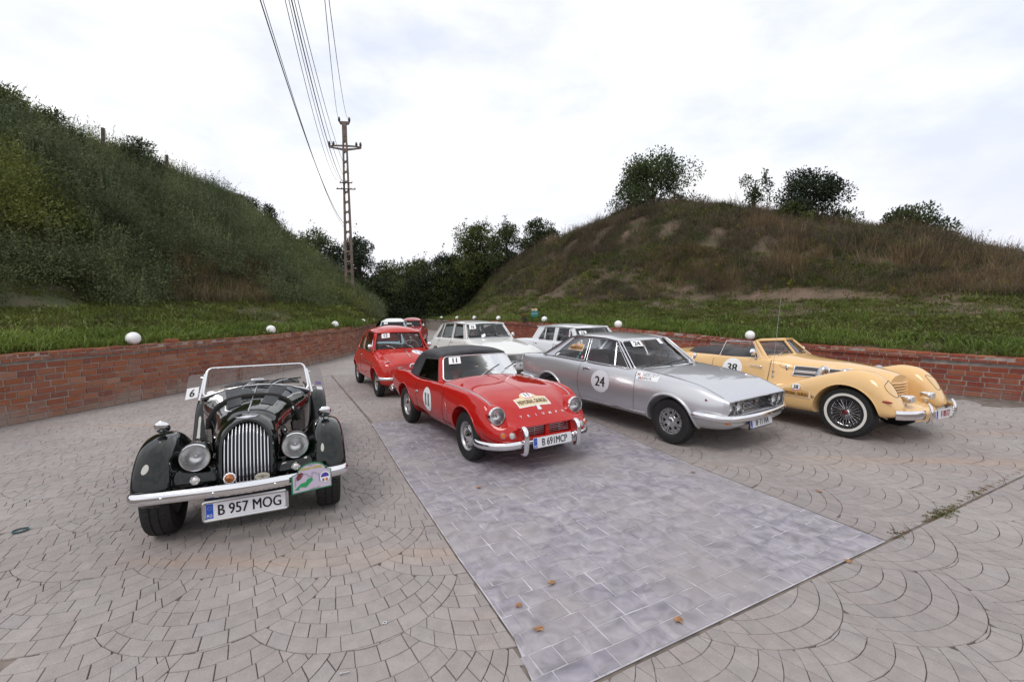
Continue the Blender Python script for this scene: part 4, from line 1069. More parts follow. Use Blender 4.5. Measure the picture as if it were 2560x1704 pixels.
# ============================================================ SILVER COUPE (24)
SILVER = mat('silver_paint', (.56, .56, .59), .36, .7, 1.0, coatr=.03)
def build_coupe():
    car = thing('coupe', 'metallic silver two door coupe, number 24, with twin round headlights and black grille', 'car', (2.663, 6.199, 0), (0, 0, R(-55.6)), 'classic cars parked in the yard')
    st = [
     sp(-3.33, .46, (.45, .46), (.58, .48), (.65, .55), (.68, .64), (.68, .76), (.65, .86), (.55, .885), (.3, .89), (0, .89)),
     sp(-3.27, .36, (.5, .37), (.66, .40), (.72, .50), (.74, .63), (.735, .78), (.685, .905), (.55, .922), (.3, .927), (0, .93)),
     sp(-2.8, .28, (.5, .28), (.71, .33), (.785, .47), (.812, .63), (.79, .79), (.73, .93), (.6, .955), (.3, .965), (0, .97)),
     sp(-2.4, .22, (.5, .22), (.72, .30), (.795, .45), (.828, .62), (.80, .80), (.745, .94), (.62, .965), (.3, .975), (0, .98)),
     sp(-1.68, .22, (.5, .22), (.73, .31), (.795, .42), (.827, .60), (.81, .79), (.752, .925), (.62, .945), (.3, .95), (0, .95)),
     sp(-.62, .22, (.5, .22), (.73, .29), (.795, .40), (.827, .58), (.81, .76), (.745, .893), (.62, .910), (.3, .92), (0, .925)),
     sp(-.3, .22, (.5, .22), (.73, .28), (.795, .40), (.828, .58), (.81, .745), (.74, .868), (.6, .885), (.3, .893), (0, .897)),
     sp(0, .23, (.5, .23), (.73, .28), (.80, .42), (.832, .58), (.81, .72), (.735, .838), (.6, .853), (.3, .863), (0, .867)),
     sp(.35, .25, (.5, .25), (.70, .29), (.785, .41), (.803, .55), (.78, .68), (.72, .785), (.6, .800), (.3, .806), (0, .808)),
     sp(.56, .27, (.48, .27), (.64, .30), (.73, .41), (.755, .53), (.745, .63), (.70, .718), (.6, .728), (.3, .732), (0, .734)),
     sp(.68, .30, (.46, .30), (.60, .33), (.68, .42), (.70, .53), (.70, .61), (.675, .672), (.6, .683), (.3, .685), (0, .685)),
     sp(.735, .34, (.44, .34), (.57, .36), (.64, .43), (.655, .53), (.665, .60), (.66, .645), (.6, .655), (.3, .656), (0, .656)),
    ]
    body = loft_body('body', st, [SILVER, DARK, mat('maroon_trim', (.055, .012, .012), .6)], car, nx=90, extra=[-1.655, -.585])
    S_ = Surf(body); cuts = []
    for s_ in (-1, 1):
        for cx_, cz_, r_ in ((0, .298, .345), (-2.42, .315, .345)): cuts.append(cutter(cyl_cut(cx_, cz_, r_, s_*.46, s_*1.1), 3, 1))
    b = MB(); b.prism([(.62, -.665, .470), (.62, .665, .470), (.62, .640, .640), (.62, -.640, .640)], (.3, 0, 0)); cuts.append(cutter(b, 3, 1))
    b = MB(); b.prism([(-2.35, -.665, .45), (-.85, -.665, .45), (-.66, -.665, 1.2), (-2.50, -.665, 1.2)], (0, 1.33, 0)); cuts.append(cutter(b, 3, 2))
    boolean(body, cuts)
    MAR = mat('maroon_vinyl', (.075, .016, .014), .5)
    for s_ in (-1, 1):
        split_door(body, -1.655, -.585, s_, .345, .9, car)
        z_ = np.linspace(.345, .925, 14)
        line_on(car, 'panel_gap', [(-1.655-.03*math.sin((zz-.3)*5)+.06*max(0, zz-.85), S_.y(-1.655, zz, s_), zz) for zz in z_], .003, GAP)
        line_on(car, 'panel_gap', [(-.585+.04*math.sin((zz-.345)*4.4), S_.y(-.585, zz, s_), zz) for zz in z_], .003, GAP)
        line_on(car, 'sill_trim', [(x, S_.y(x, .335, s_)+s_*.004, .335) for x in np.linspace(-2.06, -.34, 14)], .010, CHROMED)
        arch_lip(car, S_, 0, .298, .36, s_, SILVER, .020, -8, 186, out_=.004); arch_lip(car, S_, -2.42, .315, .36, s_, SILVER, .018, -4, 184, out_=.003)
        yh = S_.y(-1.50, .835, s_); b = MB(); rbox(b, (-1.50, yh+s_*.012, .835), (.14, .022, .03), .5, n=8); rbox(b, (-1.56, yh+s_*.008, .815), (.04, .02, .05), .8, n=8); b.obj('door_handle', CHROME, car, ang=60)
        for yy, xx, r_ in ((.580, .712, .074), (.415, .718, .080)): ring_lamp(car, 'headlight', (xx+.012, s_*yy, .560), (1, 0, .02), r_, .04, bezel=.008)
        o = ring_lamp(car, 'side_marker', (.50, S_.y(.50, .655, s_)+s_*.004, .655), (.3, s_*1, 0), .013, .01, REDL, .003)
        b = MB(); rbox(b, (.71, s_*.60, .405), (.05, .15, .045), .35, n=10); b.obj('indicator', AMBER, car, ang=50)
        line_on(car, 'bonnet_gap', [(x, s_*y, S_.z(x, s_*y)+.0005) for x, y in zip(np.linspace(-.5, .66, 24), np.linspace(.66, .655, 24))], .0028, GAP)
        # side glass, pillars
        blt = lambda x: (s_*np.interp(x, [-2.6, -2.4, -1.6, -.65], [.735, .748, .757, .752]), np.interp(x, [-2.6, -2.36, -1.6, -.65], [.955, .965, .938, .905]))
        cant = lambda x: (s_*np.interp(x, [-2.2, -2.0, -1.6, -1.1], [.53, .562, .572, .562]), np.interp(x, [-2.2, -2.0, -1.6, -1.1], [1.255, 1.283, 1.288, 1.268]))
        B_ = lambda x: (x, blt(x)[0], blt(x)[1]); C_ = lambda x: (x, cant(x)[0], cant(x)[1])
        pane(car, 'side_window', [B_(-.97), B_(-1.555), C_(-1.60), C_(-1.10)], (0, s_*.01, 0), .02, GLASS, CHROME, .007)
        pane(car, 'vent_window', [B_(-.70), B_(-.955), (-1.06, s_*.60, 1.20), (-1.035, s_*.598, 1.205)], (0, 0, 0), .01, GLASS, CHROME, .006)
        pane(car, 'quarter_window', [B_(-1.60), B_(-2.37), (-2.02, s_*.565, 1.262), C_(-1.655)], (0, s_*.008, 0), .03, GLASS, CHROME, .007)
        # roof rail and rear pillar
        slab_poly(car, 'rear_pillar', [(-2.37, s_*.752, .955), (-2.66, s_*.735, .955), (-2.22, s_*.535, 1.258), (-2.06, s_*.575, 1.282), (-2.0, s_*.578, 1.282)], (0, -s_*.035, 0), SILVER)
        line_on(car, 'roof_rail', [(-.66, s_*.735, .905), (-.85, s_*.66, 1.08), (-1.06, s_*.575, 1.262), (-1.3, s_*.575, 1.292), (-1.6, s_*.585, 1.303), (-1.9, s_*.58, 1.302), (-2.08, s_*.575, 1.285), (-2.35, s_*.665, 1.13), (-2.62, s_*.735, .955)], .013, SILVER)
        line_on(car, 'drip_rail', [(-1.06, s_*.590, 1.268), (-1.3, s_*.594, 1.300), (-1.6, s_*.602, 1.311), (-1.9, s_*.597, 1.309), (-2.10, s_*.592, 1.285), (-2.36, s_*.685, 1.125), (-2.64, s_*.752, .955)], .006, BLACK)
    ws, f = pane(car, 'windscreen', [(-.655, -.665, .895), (-.655, .665, .895), (-1.055, .515, 1.262), (-1.055, -.515, 1.262)], (.17, 0, .018), .05, GLASS, CHROME, .010, )
    rw, fr2 = pane(car, 'rear_window', [(-2.66, .62, .965), (-2.66, -.62, .965), (-2.20, -.50, 1.262), (-2.20, .50, 1.262)], (-.08, 0, .01), .05, GLASS, CHROME, .008)
    rows = []
    for x, ye, ze, zc, cr_ in [(-1.045, .535, 1.262, 1.278, .09), (-1.12, .555, 1.283, 1.305, .06), (-1.5, .585, 1.308, 1.347, .02), (-1.9, .585, 1.308, 1.350, 0), (-2.1, .565, 1.290, 1.33, -.02), (-2.22, .52, 1.262, 1.285, -.06)]:
        rows.append([(x+cr_*(1-t*t), t*ye, ze+(zc-ze)*(1-t**2)-.004*(abs(t) > .9)) for t in (-1, -.93, -.75, -.4, 0, .4, .75, .93, 1)])
    shell(car, 'roof', rows, (0, 0, -.022), SILVER)
    # nose trim, grille, bumper
    gm_ = MB()
    for z_ in np.linspace(.485, .630, 9): gm_.box((.665, 0, z_), (.008, .66, .004))
    gm_.obj('grille', mat('black_mesh', (.008, .008, .008), .9, spec=.05), car, ang=None)
    b = MB(); b.lathe([(0, .012), (.02, .010), (.024, 0)], o=(.675, 0, .575), ax=(1, 0, 0), n=20); b.obj('grille_badge', mat('brown_badge', (.08, .03, .02), .3, .5), car, ang=60)
    line_on(car, 'grille_surround', [(S_.x(y, .648)+.002, y, .648) for y in np.linspace(-.655, .655, 24)], .006, CHROMED)
    line_on(car, 'grille_surround', [(.728, y, .468) for y in np.linspace(-.66, .66, 12)], .006, CHROMED)
    bumper_bar(car, [(.36, -.845, .47), (.50, -.825, .47), (.66, -.745, .455), (.755, -.60, .445), (.80, -.3, .44), (.81, 0, .44), (.80, .3, .44), (.755, .60, .445), (.66, .745, .455), (.50, .825, .47), (.36, .845, .47)], .085, .06)
    bumper_bar(car, [(-2.80, -.83, .53), (-3.1, -.815, .53), (-3.30, -.74, .53), (-3.38, -.55, .53), (-3.40, 0, .53), (-3.38, .55, .53), (-3.30, .74, .53), (-3.1, .815, .53), (-2.80, .83, .53)], .085, .06)
    b = MB(); b.tube([(-3.38, -.5, .60), (-3.43, -.5, .53), (-3.42, -.5, .45)], .03, 10); b.obj('overrider', CHROMED, car, ang=60)
    license_plate(car, (.775, 0, .345), (0, 1, 0), (-.14, 0, 1), .52, .113, 'IF 71 FIA', fw=.75)
    b = MB(); b.box((.765, 0, .34), (.01, .54, .135)); b.obj('plate_holder', BLACK, car, ang=None)
    # bonnet details
    line_on(car, 'panel_gap', [(-.50+.06*(1-(y/.62)**2), y, S_.z(-.50+.06*(1-(y/.62)**2), y)+.0005) for y in np.linspace(-.62, .62, 24)], .003, GAP)
    wiper(car, (-.44, -.08, .905), tuple(Vector(f(.22, .10))+Vector((.03, 0, .02))), .40, (0, 1, .12), BLACK); wiper(car, (-.44, .36, .905), tuple(Vector(f(.52, .10))+Vector((.03, 0, .02))), .40, (0, 1, .1), BLACK)
    mirror(car, (-.78, .775, .91), (-.74, .86, .985), .05, (1, .2, 0))
    for s_ in (-1,):
        D_ = lambda u, v, k=0: (-1.19+u, S_.y(-1.19+u, .67+v, s_)+s_*(.002+k), .67+v)
        o = disc_decal(car, 'race_number', D_, .185, .165, mat('grey_white_vinyl', (.62, .62, .66), .35)); text_obj('24', .21, lambda u, v: D_(u, v, .002), INK, o, 'race_digits', .95, .006)
        D2 = lambda u, v, k=0: (-.36+u, S_.y(-.36+u, .835+v, s_)+s_*(.002+k), .835+v)
        o = rect_decal(car, 'crew_sticker', D2, .36, .10, WHITE); text_obj('NEDELCU F.', .045, lambda u, v: D2(u+.04, v+.02, .002), INK, o, 'crew_letters', .95); text_obj('JIANU R.', .045, lambda u, v: D2(u+.0, v-.027, .002), INK, o, 'crew_letters', .95)
        for dv, du in ((.02, -.155), (-.027, -.125)):
            for i, mc in enumerate((BLUEINK, YELLOWINK, REDINK)): rect_decal(o, 'flag_bar', lambda u, v: D2(u+du+.014*i, v+dv, .002), .014, .03, mc, 1)
    qf = pane_fn([(-1.60, -.757, .938), (-2.37, -.748, .965), (-2.02, -.565, 1.262), (-1.655, -.571, 1.287)])
    rally_plaque(car, lambda u, v, k=0: tuple(Vector(qf(.45-u/.62, .62+v/.33))+Vector((0, -.004-k, 0))), .36, '24')
    for uu, vv, r_, mc in ((.90, .10, .026, WHITE), (.20, .30, .026, mat('teal_sticker', (.12, .30, .28), .4)), (.22, .10, .024, MATS['teal_sticker'] if 'teal_sticker' in MATS else WHITE), (.09, .14, .02, PINKINK)):
        disc_decal(car, 'window_sticker', lambda u, v: tuple(Vector(qf(uu-u/.7, vv+v/.33))+Vector((0, -.004, 0))), r_, r_, mc, 16, 2)
    P_ = lambda u, v, k=0: tuple(Vector(f(.5+u/1.2, v))+Vector((.006+k, 0, .006+k)))
    number_square(ws, lambda u, v, k=0: P_(-.40+u, .86+v/.5, k), .17, .105, '24', .10)
    o = rect_decal(ws, 'permit_sticker', lambda u, v: P_(.12+u, .90+v/.5, 0), .11, .10, WHITE, 2)
    # interior
    b = MB(); rbox(b, (-.82, 0, .86), (.20, 1.25, .12), .4); b.obj('dashboard', INTB, car, ang=60); steering(car, (-1.02, .34, .93), .20, mat('wood_rim', (.10, .04, .02), .4))
    for y in (-.33, .33): seat(car, -1.45, y, .55, .48, MAR, .48)
    b = MB(); rbox(b, (-2.10, 0, .62), (.45, 1.15, .18), .4); rbox(b, (-2.33, 0, .80), (.18, 1.15, .42), .4); b.obj('rear_bench', MAR, car, ang=60)
    put_wheels(car, make_wheel('alloy', .300, .165, .182), [(0, -.690, .300), (0, .690, .300), (-2.42, -.68, .300), (-2.42, .68, .300)])
    return car
build_coupe()
# ============================================================ BLACK-GREEN VINTAGE ROADSTER (6)
def build_vintage():
    car = thing('vintage_roadster', 'black vintage open roadster with upright chrome slatted grille and round headlights, nearest car', 'car', (-2.243, 3.799, 0), (0, 0, R(-64.1)), 'classic cars parked in the yard')
    BG = paint('black_green_paint', (.0035, .0055, .0045), 0, .2)
    st = [
     sp(-3.10, .34, (.20, .34), (.30, .36), (.34, .42), (.36, .48), (.36, .54), (.33, .58), (.25, .60), (.12, .61), (0, .61)),
     sp(-2.9, .30, (.25, .30), (.36, .32), (.41, .42), (.43, .52), (.42, .60), (.39, .66), (.3, .69), (.15, .70), (0, .70)),
     sp(-2.3, .26, (.35, .26), (.46, .30), (.50, .42), (.52, .55), (.52, .68), (.50, .78), (.40, .81), (.2, .82), (0, .82)),
     sp(-1.7, .24, (.35, .24), (.47, .28), (.51, .40), (.53, .55), (.53, .66), (.52, .76), (.42, .79), (.2, .80), (0, .80)),
     sp(-1.22, .24, (.35, .24), (.44, .28), (.48, .40), (.50, .55), (.505, .70), (.49, .835), (.36, .915), (.18, .948), (0, .955)),
     sp(-.8, .26, (.30, .26), (.37, .30), (.39, .42), (.405, .56), (.405, .70), (.375, .825), (.27, .905), (.14, .938), (0, .946)),
     sp(-.4, .28, (.24, .28), (.29, .32), (.31, .44), (.32, .58), (.315, .71), (.285, .82), (.21, .89), (.11, .924), (0, .934)),
     sp(-.02, .32, (.18, .32), (.22, .36), (.235, .46), (.245, .58), (.245, .72), (.22, .82), (.165, .88), (.085, .912), (0, .92)),
     sp(.10, .36, (.16, .36), (.19, .40), (.205, .48), (.212, .60), (.212, .71), (.192, .80), (.145, .857), (.075, .888), (0, .895)),
    ]
    body = loft_body('body', st, [BG, DARK, INTB], car, nx=80)
    S_ = Surf(body)
    b = MB(); b.prism([(-2.75, -.46, .36), (-1.36, -.46, .36), (-1.30, -.46, 1.2), (-2.85, -.46, 1.2)], (0, .92, 0)); cuts = [cutter(b, 3, 2)]
    boolean(body, cuts)
    gx = lambda z: .385-.175*max(0, (z-.44)/.43)**1.7
    # ---- radiator shell: from grille outline out to the bonnet
    def U(t, wd, zt, zb):              # t in -1..1 around an inverted U
        a = abs(t); sg = 1 if t > 0 else -1
        zs = zt-.19
        if a > .55: f_ = (a-.55)/.45; return sg*wd, zs+(zb-zs)*f_
        th = a/.55*math.pi/2; return sg*wd*math.sin(th), zs+(zt-zs)*math.cos(th)
    ts = np.linspace(-1, 1, 49); rows = []
    for t in ts:
        yi, zi = U(t, .168, .872, .435); ym, zm = U(t, .186, .892, .43); yo, zo = U(t, .213, .905, .42); y2, z2 = U(t, .222, .905, .40)
        xi = gx(zi); f_ = (zi-.44)/.43
        rows.append([(xi-.03, yi*.99, zi), (xi+.006, yi, zi+.002), (xi+.004, ym*.99, zm), (xi-.05, yo, zo-.004), (.11-.02*0, y2, min(z2, .90)), (.02, y2*1.06, min(z2+.005, .912))])
    b = MB(); b.grid(rows); sh = b.obj('radiator_shell', BG, car, ang=60, fix=False)
    # near-black back panel and bars
    b = MB(); pts = []
    for t in ts: yi, zi = U(t, .165, .868, .44); pts.append((gx(zi)-.045, yi, zi))
    b.grid([[p, (p[0], 0, p[2])] for p in pts]); b.obj('grille_back', mat('grille_black', (.010, .009, .018), .6), sh, ang=None)
    gr = None
    for i in range(13):
        y = -.15+.30*i/12; zt = .872-.19+.19*math.sqrt(max(0, 1-(y/.168)**2))
        zz = np.linspace(.437, zt-.012, 12); b = MB(); b.tube([(gx(z)+.004-.012*(z > zt-.02), y, z) for z in zz], .0062, 8, flat=(.85, 1.3), up=(0, 1, 0)); b.obj('grille_bar', CHROME, sh, ang=60)
    line_on(sh, 'grille_rim', [(gx(U(t, .169, .873, .435)[1])+.004, *U(t, .169, .873, .435)) for t in ts], .004, BG)
    line_on(sh, 'grille_foot', [(.385, -.17, .434), (.39, 0, .434), (.385, .17, .434)], .006, CHROMED)
    b = MB()
    wing = [(0, .012), (.02, .014), (.05, .006), (.085, .010), (.06, -.004), (.025, -.006), (.012, -.014), (0, -.016)]
    wing = wing+[(-x, z) for x, z in wing[-2:0:-1]]
    b.prism([(.205+(-v)*.8, u, .902+v*.6) for u, v in wing], (.004, 0, .006)); b.lathe([(0, .012), (.014, .009), (.018, 0)], o=(.205, 0, .903), ax=(.6, 0, 1), n=16); b.obj('wing_badge', CHROME, sh, ang=None)
    # round orange badge and oval badge
    b = MB(); b.lathe([(.040, 0), (.040, .006), (.034, .010)], o=(.395, -.115, .485), ax=(1, 0, .12), n=24, mod=lambda i, j, r_: r_+(.004 if i % 2 and j < 2 else 0)); o = b.obj('club_badge', WHITE, sh, ang=40)
    b = MB(); b.lathe([(.034, .010), (.030, .013), (0, .014)], o=(.395, -.115, .485), ax=(1, 0, .12), n=24); b.obj('badge_face', mat('orange_enamel', (.55, .16, .01), .25, coat=1, noise=(60, 0, (.12, .03, .01))), o, ang=40)
    b = MB(); vs_ = [(.410, .105+.052*math.cos(t), .470+.028*math.sin(t)) for t in np.linspace(0, 2*math.pi, 28, endpoint=False)]; b.prism(vs_, (.007, 0, 0)); o = b.obj('oval_badge', mat('ivory_enamel', (.5, .46, .38), .3, coat=.5), sh, ang=30)
    b = MB(); b.add([(.4185, .105+u, .470+v) for u, v in [(-.012, .010), (.012, .010), (.010, -.006), (0, -.014), (-.010, -.006)]], [(0, 1, 2, 3, 4)]); b.add([(.4185, .105+u, .470+v) for u, v in [(-.042, .003), (-.014, .006), (-.014, -.004)]], [(0, 1, 2)]); b.add([(.4185, .105+u, .470+v) for u, v in [(.042, .003), (.014, .006), (.014, -.004)]], [(0, 1, 2)]); b.obj('badge_heart', mat('grey_ink', (.2, .2, .18), .4), o, ang=None)
    # ---- front wings
    YS = [.175, .26, .35, .425, .470, .505, .56, .64, .705, .730, .722]
    stn = [((.345, .345), (.2, -1), 0), ((.395, .40), (1, -.2), 0), ((.405, .47), (1, .1), 0), ((.365, .58), (1, .55), .1), ((.255, .685), (.7, 1), .5), ((.10, .748), (.25, 1), 1), ((-.08, .762), (0, 1), 1), ((-.25, .735), (-.3, 1), 1), ((-.45, .645), (-.5, 1), 1), ((-.70, .49), (-.5, 1), 1), ((-.98, .345), (-.35, 1), 1), ((-1.35, .27), (-.1, 1), 1), ((-1.75, .255), (0, 1), 1)]
    o0 = [-.11, -.095, -.085, -.08, -.055, -.012, .014, .016, -.006, -.045, -.075]; o1 = [-.34, -.27, -.20, -.13, -.07, -.015, .016, .016, -.010, -.05, -.08]
    for s_ in (-1, 1):
        rows = []
        for (cx_, cz_), nn, f_ in stn:
            l = math.hypot(*nn); nx_, nz_ = nn[0]/l, nn[1]/l
            row = []
            for y, a_, c_ in zip(YS, o0, o1):
                of = a_*(1-f_)+c_*f_
                yy = y
                if cx_ < -.3 and y < .45: yy = y+min(.2, (-.3-cx_)*.3)
                if f_ < .6: yy = y
                if y > .7 and cz_ < .42 and cx_ > 0: yy = y-.02
                row.append((cx_+nx_*of, s_*yy, cz_+nz_*of))
            rows.append(row)
        w_ = shell(car, 'front_wing', rows, (-.006, 0, -.006), BG, sub=5)
        # headlight nacelle
        b = MB(); b.lathe([(.0, -.42), (.035, -.38), (.070, -.28), (.098, -.14), (.110, -.04), (.112, .0), (.104, .012)], o=(.262, s_*.347, .645), ax=(1, 0, 0), n=36); b.obj('headlight_pod', BG, w_, ang=70)
        ring_lamp(w_, 'headlight', (.285, s_*.347, .645), (1, 0, .02), .093, .035, bezel=.014)
        ring_lamp(w_, 'sidelight', (.335, s_*.345, .485), (1, 0, .15), .026, .02, CLEARL, .010)
        mirror(w_, (-.06, s_*.585, .765), (0, s_*.598, .845), .056, (1, s_*.12, -.45))
        # rear wing
        stn2 = [((-1.85, .28), (.6, 1)), ((-1.98, .42), (1, .5)), ((-2.12, .56), (.8, 1)), ((-2.30, .655), (.3, 1)), ((-2.48, .675), (0, 1)), ((-2.68, .63), (-.5, 1)), ((-2.82, .53), (-1, .7)), ((-2.90, .38), (-1, .2))]
        rows = []
        for (cx_, cz_), nn in stn2:
            l = math.hypot(*nn); rows.append([(cx_+nn[0]/l*of, s_*y, cz_+nn[1]/l*of) for y, of in [(.44, -.16), (.49, -.05), (.55, .0), (.63, .012), (.69, .004), (.725, -.02), (.735, -.06), (.73, -.09)]])
        shell(car, 'rear_wing', rows, (.004, 0, -.006), BG, sub=5)
        # cut-down door top and running board
        slab_poly(car, 'running_board', [(-.95, s_*.50, .30), (-.95, s_*.70, .30), (-1.95, s_*.70, .27), (-1.95, s_*.50, .27)], (0, 0, .015), BG)
        # side louvres
        for i in range(16):
            x = -.42-.034*i; y = S_.y(x, .60, s_)
            b = MB(); b.box((x, y+s_*.003, .595), (.014, .010, .19), Matrix.Rotation(s_*R(-14), 3, 'Z')); b.obj('louvre', BG, car, ang=None)
        # bonnet louvres
        for i in range(24):
            x = -.26-.035*i; yc = np.interp(x, [-1.1, -.25], [.215, .125]); hw_ = np.interp(x, [-1.1, -.25], [.075, .050])
            pts = [(x, s_*(yc+q*hw_), S_.z(x, s_*(yc+q*hw_))+.004) for q in (-1, -.5, 0, .5, 1)]
            b = MB(); b.tube(pts, .0075, 6, flat=(.7, 1.1)); b.obj('louvre', mat('louvre_grey', (.022, .022, .027), .35, coat=.5), car, ang=60)
        # bonnet catch
        b = MB(); rbox(b, (-.12, s_*.262, .69), (.05, .03, .02), .8, n=6); b.tube([(-.12, s_*.258, .64), (-.12, s_*.285, .69), (-.12, s_*.26, .74)], .006, 6); b.obj('bonnet_catch', CHROME, car, ang=60)
        line_on(car, 'panel_gap', [(x, S_.y(x, .735, s_)+s_*.0, .735) for x in np.linspace(-1.15, -.02, 20)], .004, GAP)
        # side screen
        c = [(-1.215, s_*.545, .83), (-1.43, s_*.695, .80), (-1.47, s_*.650, 1.075), (-1.315, s_*.520, 1.10)]
        c = [(-1.27, s_*.548, .85), (-1.33, s_*.690, .815), (-1.38, s_*.640, 1.085), (-1.33, s_*.505, 1.095)]
        o, f = pane(car, 'side_screen', c, (0, 0, 0), .03, glass('perspex', (.70, .68, .68), 1.4))
        b = MB(); b.tube([(-1.21, s_*.535, .835), (-1.33, s_*.488, 1.09)], .011, 8, flat=(1, 1.4)); 
        for q in (.2, .85): b.tube([tuple(Vector((-1.21, s_*.535, .835)).lerp(Vector((-1.33, s_*.488, 1.09)), q)), f(.12, q)], .008, 8)
        b.obj('screen_bracket', CHROME, o, ang=60)
        if s_ < 0:
            fn = lambda u, v, k=0: tuple(Vector(f(.5-u/.14, .26+v/.26))+Vector((.006+k, 0, 0)))
            number_square(o, lambda u, v, k=0: tuple(Vector(f(.52-u/.15, .27+v/.27))+Vector((.005+k, 0, 0))), .125, .115, '6', .11)
        else:
            for vv, mc in ((.32, mat('violet_sticker', (.16, .12, .28), .4)), (.10, WHITE)):
                rect_decal(o, 'window_sticker', lambda u, v: tuple(Vector(f(.55+u/.14, vv+v/.26))+Vector((.005, 0, 0))), .06, .035, mc, 2)
    # bonnet details
    line_on(car, 'bonnet_hinge', [(x, 0, S_.z(x, 0)+.004) for x in np.linspace(-1.18, .03, 20)], .006, CHROMED)
    for xx in (-.60,):
        pts = [(xx-.02*0, y, S_.z(xx, y)+.006) for y in np.linspace(-.335, .335, 24)]
        pts = [(xx, -.385, .66), (xx, -.375, .74)]+pts+[(xx, .375, .74), (xx, .385, .66)]
        pts = [(p[0], p[1]*1.0, p[2]) for p in pts]
        b = MB(); b.tube(pts, .022, 8, flat=(.18, 1.0)); b.obj('bonnet_strap', mat('strap_leather', (.014, .011, .010), .5), car, ang=60)
    b = MB(); rbox(b, (-.60, .335, .775), (.05, .03, .07), .6, n=8); b.obj('strap_buckle', CHROMED, car, ang=60)
    line_on(car, 'panel_gap', [(-.02, y, S_.z(-.02, y)+.002) for y in np.linspace(-.20, .20, 20)], .003, GAP)
    line_on(car, 'panel_gap', [(-1.16, y, S_.z(-1.16, y)+.002) for y in np.linspace(-.45, .45, 24)], .004, GAP)
    # windscreen with curved chrome foot
    ws, f = pane(car, 'windscreen', [(-1.19, -.505, .870), (-1.19, .505, .870), (-1.335, .468, 1.150), (-1.335, -.468, 1.150)], (.0, 0, 0), .055, glass('windscreen_glass', (.78, .74, .74), 1.2), CHROME, .011)
    line_on(ws, 'windscreen_foot', [(-1.19+.03*(1-(y/.5)**2), y, .862+.10*(1-(y/.505)**2)) for y in np.linspace(-.505, .505, 24)], .012, CHROME)
    line_on(ws, 'windscreen_seal', [(-1.17+.03*(1-(y/.5)**2), y, .845+.105*(1-(y/.505)**2)) for y in np.linspace(-.505, .505, 24)], .018, BLACK)
    for i in range(9):
        b = MB(); b.ball(tuple(Vector(f(.08+.84*i/8, 1))+Vector((.011, 0, 0))), .003, 6); b.obj('rivet', BLACK, ws, ang=60)
    for s_ in (-1, 1): line_on(car, 'windscreen_stay', [(-1.19, s_*.512, .87), (-1.188, s_*.515, .80)], .011, CHROME)
    wiper(car, (-1.135, -.13, .955), (-1.20, -.02, .985), .26, (0, 1, .10)); wiper(car, (-1.135, .13, .955), (-1.21, .30, 1.0), .26, (0, 1, .05)); 
    disc_decal(ws, 'window_sticker', lambda u, v: tuple(Vector(f(.07+u/1.0, .13+v/.3))+Vector((.005, 0, 0))), .038, .022, WHITE, 20, 2)
    b = MB(); rbox(b, (-1.24, .0, 1.0), (.03, .13, .05), .4, n=8); b.tube([(-1.235, 0, .95), (-1.24, 0, .99)], .005, 6); b.obj('rear_view_mirror', CHROMED, car, ang=60)
    b = MB(); rbox(b, (-1.33, 0, .865), (.10, .90, .13), .4); b.obj('dashboard', mat('dash_cream', (.42, .38, .33), .5), car, ang=60); steering(car, (-1.52, .24, .80), .19)
    for y in (-.23, .23): seat(car, -1.95, y, .42, .38, INTB, .45)
    b = MB(); b.prism([(-2.15, -.42, .78), (-2.15, .42, .78), (-2.75, .40, .74), (-2.75, -.40, .74)], (0, 0, .05)); b.obj('hood_cover', INTB, car, ang=None)
    # bumper, plate, plaque
    bumper_bar(car, [(.36, -.735, .425), (.44, -.69, .435), (.50, -.5, .445), (.545, -.25, .45), (.56, 0, .45), (.545, .25, .45), (.50, .5, .445), (.44, .69, .435), (.36, .735, .425)], .088, .05)
    for y in (-.52, -.20, .20, .52):
        b = MB(); b.lathe([(.010, 0), (.008, .006), (0, .008)], o=(np.interp(abs(y), [.2, .52], [.579, .522]), y, .449), ax=(1, 0, 0), n=12); b.obj('bumper_bolt', CHROME, car, ang=60)
    line_on(car, 'bumper_iron', [(.2, -.28, .42), (.53, -.28, .44)], .014, BLACK); line_on(car, 'bumper_iron', [(.2, .28, .42), (.53, .28, .44)], .014, BLACK)
    license_plate(car, (.52, 0, .298), (0, 1, 0), (-.06, 0, 1), .525, .115, 'B 957 MOG', frame=.022, fw=.76)
    P_ = place_on((.585, .455, .462), (-.20, .98, 0), (-.08, 0, 1))
    def outl(g_):
        pts = [(-.148, -.105), (.148, -.105), (.148, .035), (.112, .045)]+[(.105*math.cos(math.pi*i/10), .05+.062*math.sin(math.pi*i/10)) for i in range(11)]+[(-.112, .045), (-.148, .035)]
        return [(x*(1-g_), y*(1-g_*1.4)) for x, y in pts]
    b = MB(); b.prism([P_(u, v, 0) for u, v in outl(0)], (.004, 0, 0)); pq = b.obj('meeting_plaque', mat('plaque_green', (.02, .20, .09), .35), car, ang=None)
    b = MB(); b.add([P_(u, v, .0055) for u, v in outl(.06)], [tuple(range(len(outl(0))))]); b.obj('plaque_field', mat('plaque_lilac', (.50, .44, .54), .35), pq, ang=None)
    def flat(pts, mt, nm, k=.0075):
        b = MB(); b.add([P_(u, v, k) for u, v in pts], [tuple(range(len(pts)))]); b.obj(nm, mt, pq, ang=None, recalc=False)
    text_obj('autumn meeting', .030, lambda u, v: P_(u-.005, .072+v, .0075), mat('plaque_yellow', (.62, .50, .03), .4), pq, 'plaque_letters', .82, .0012)
    text_obj('vintage cars', .013, lambda u, v: P_(u, .094+v, .0075), INK, pq, 'plaque_letters', .9)
    text_obj('october 2012', .016, lambda u, v: P_(u+.02, -.088+v, .0075), BROWNINK, pq, 'plaque_letters', .9)
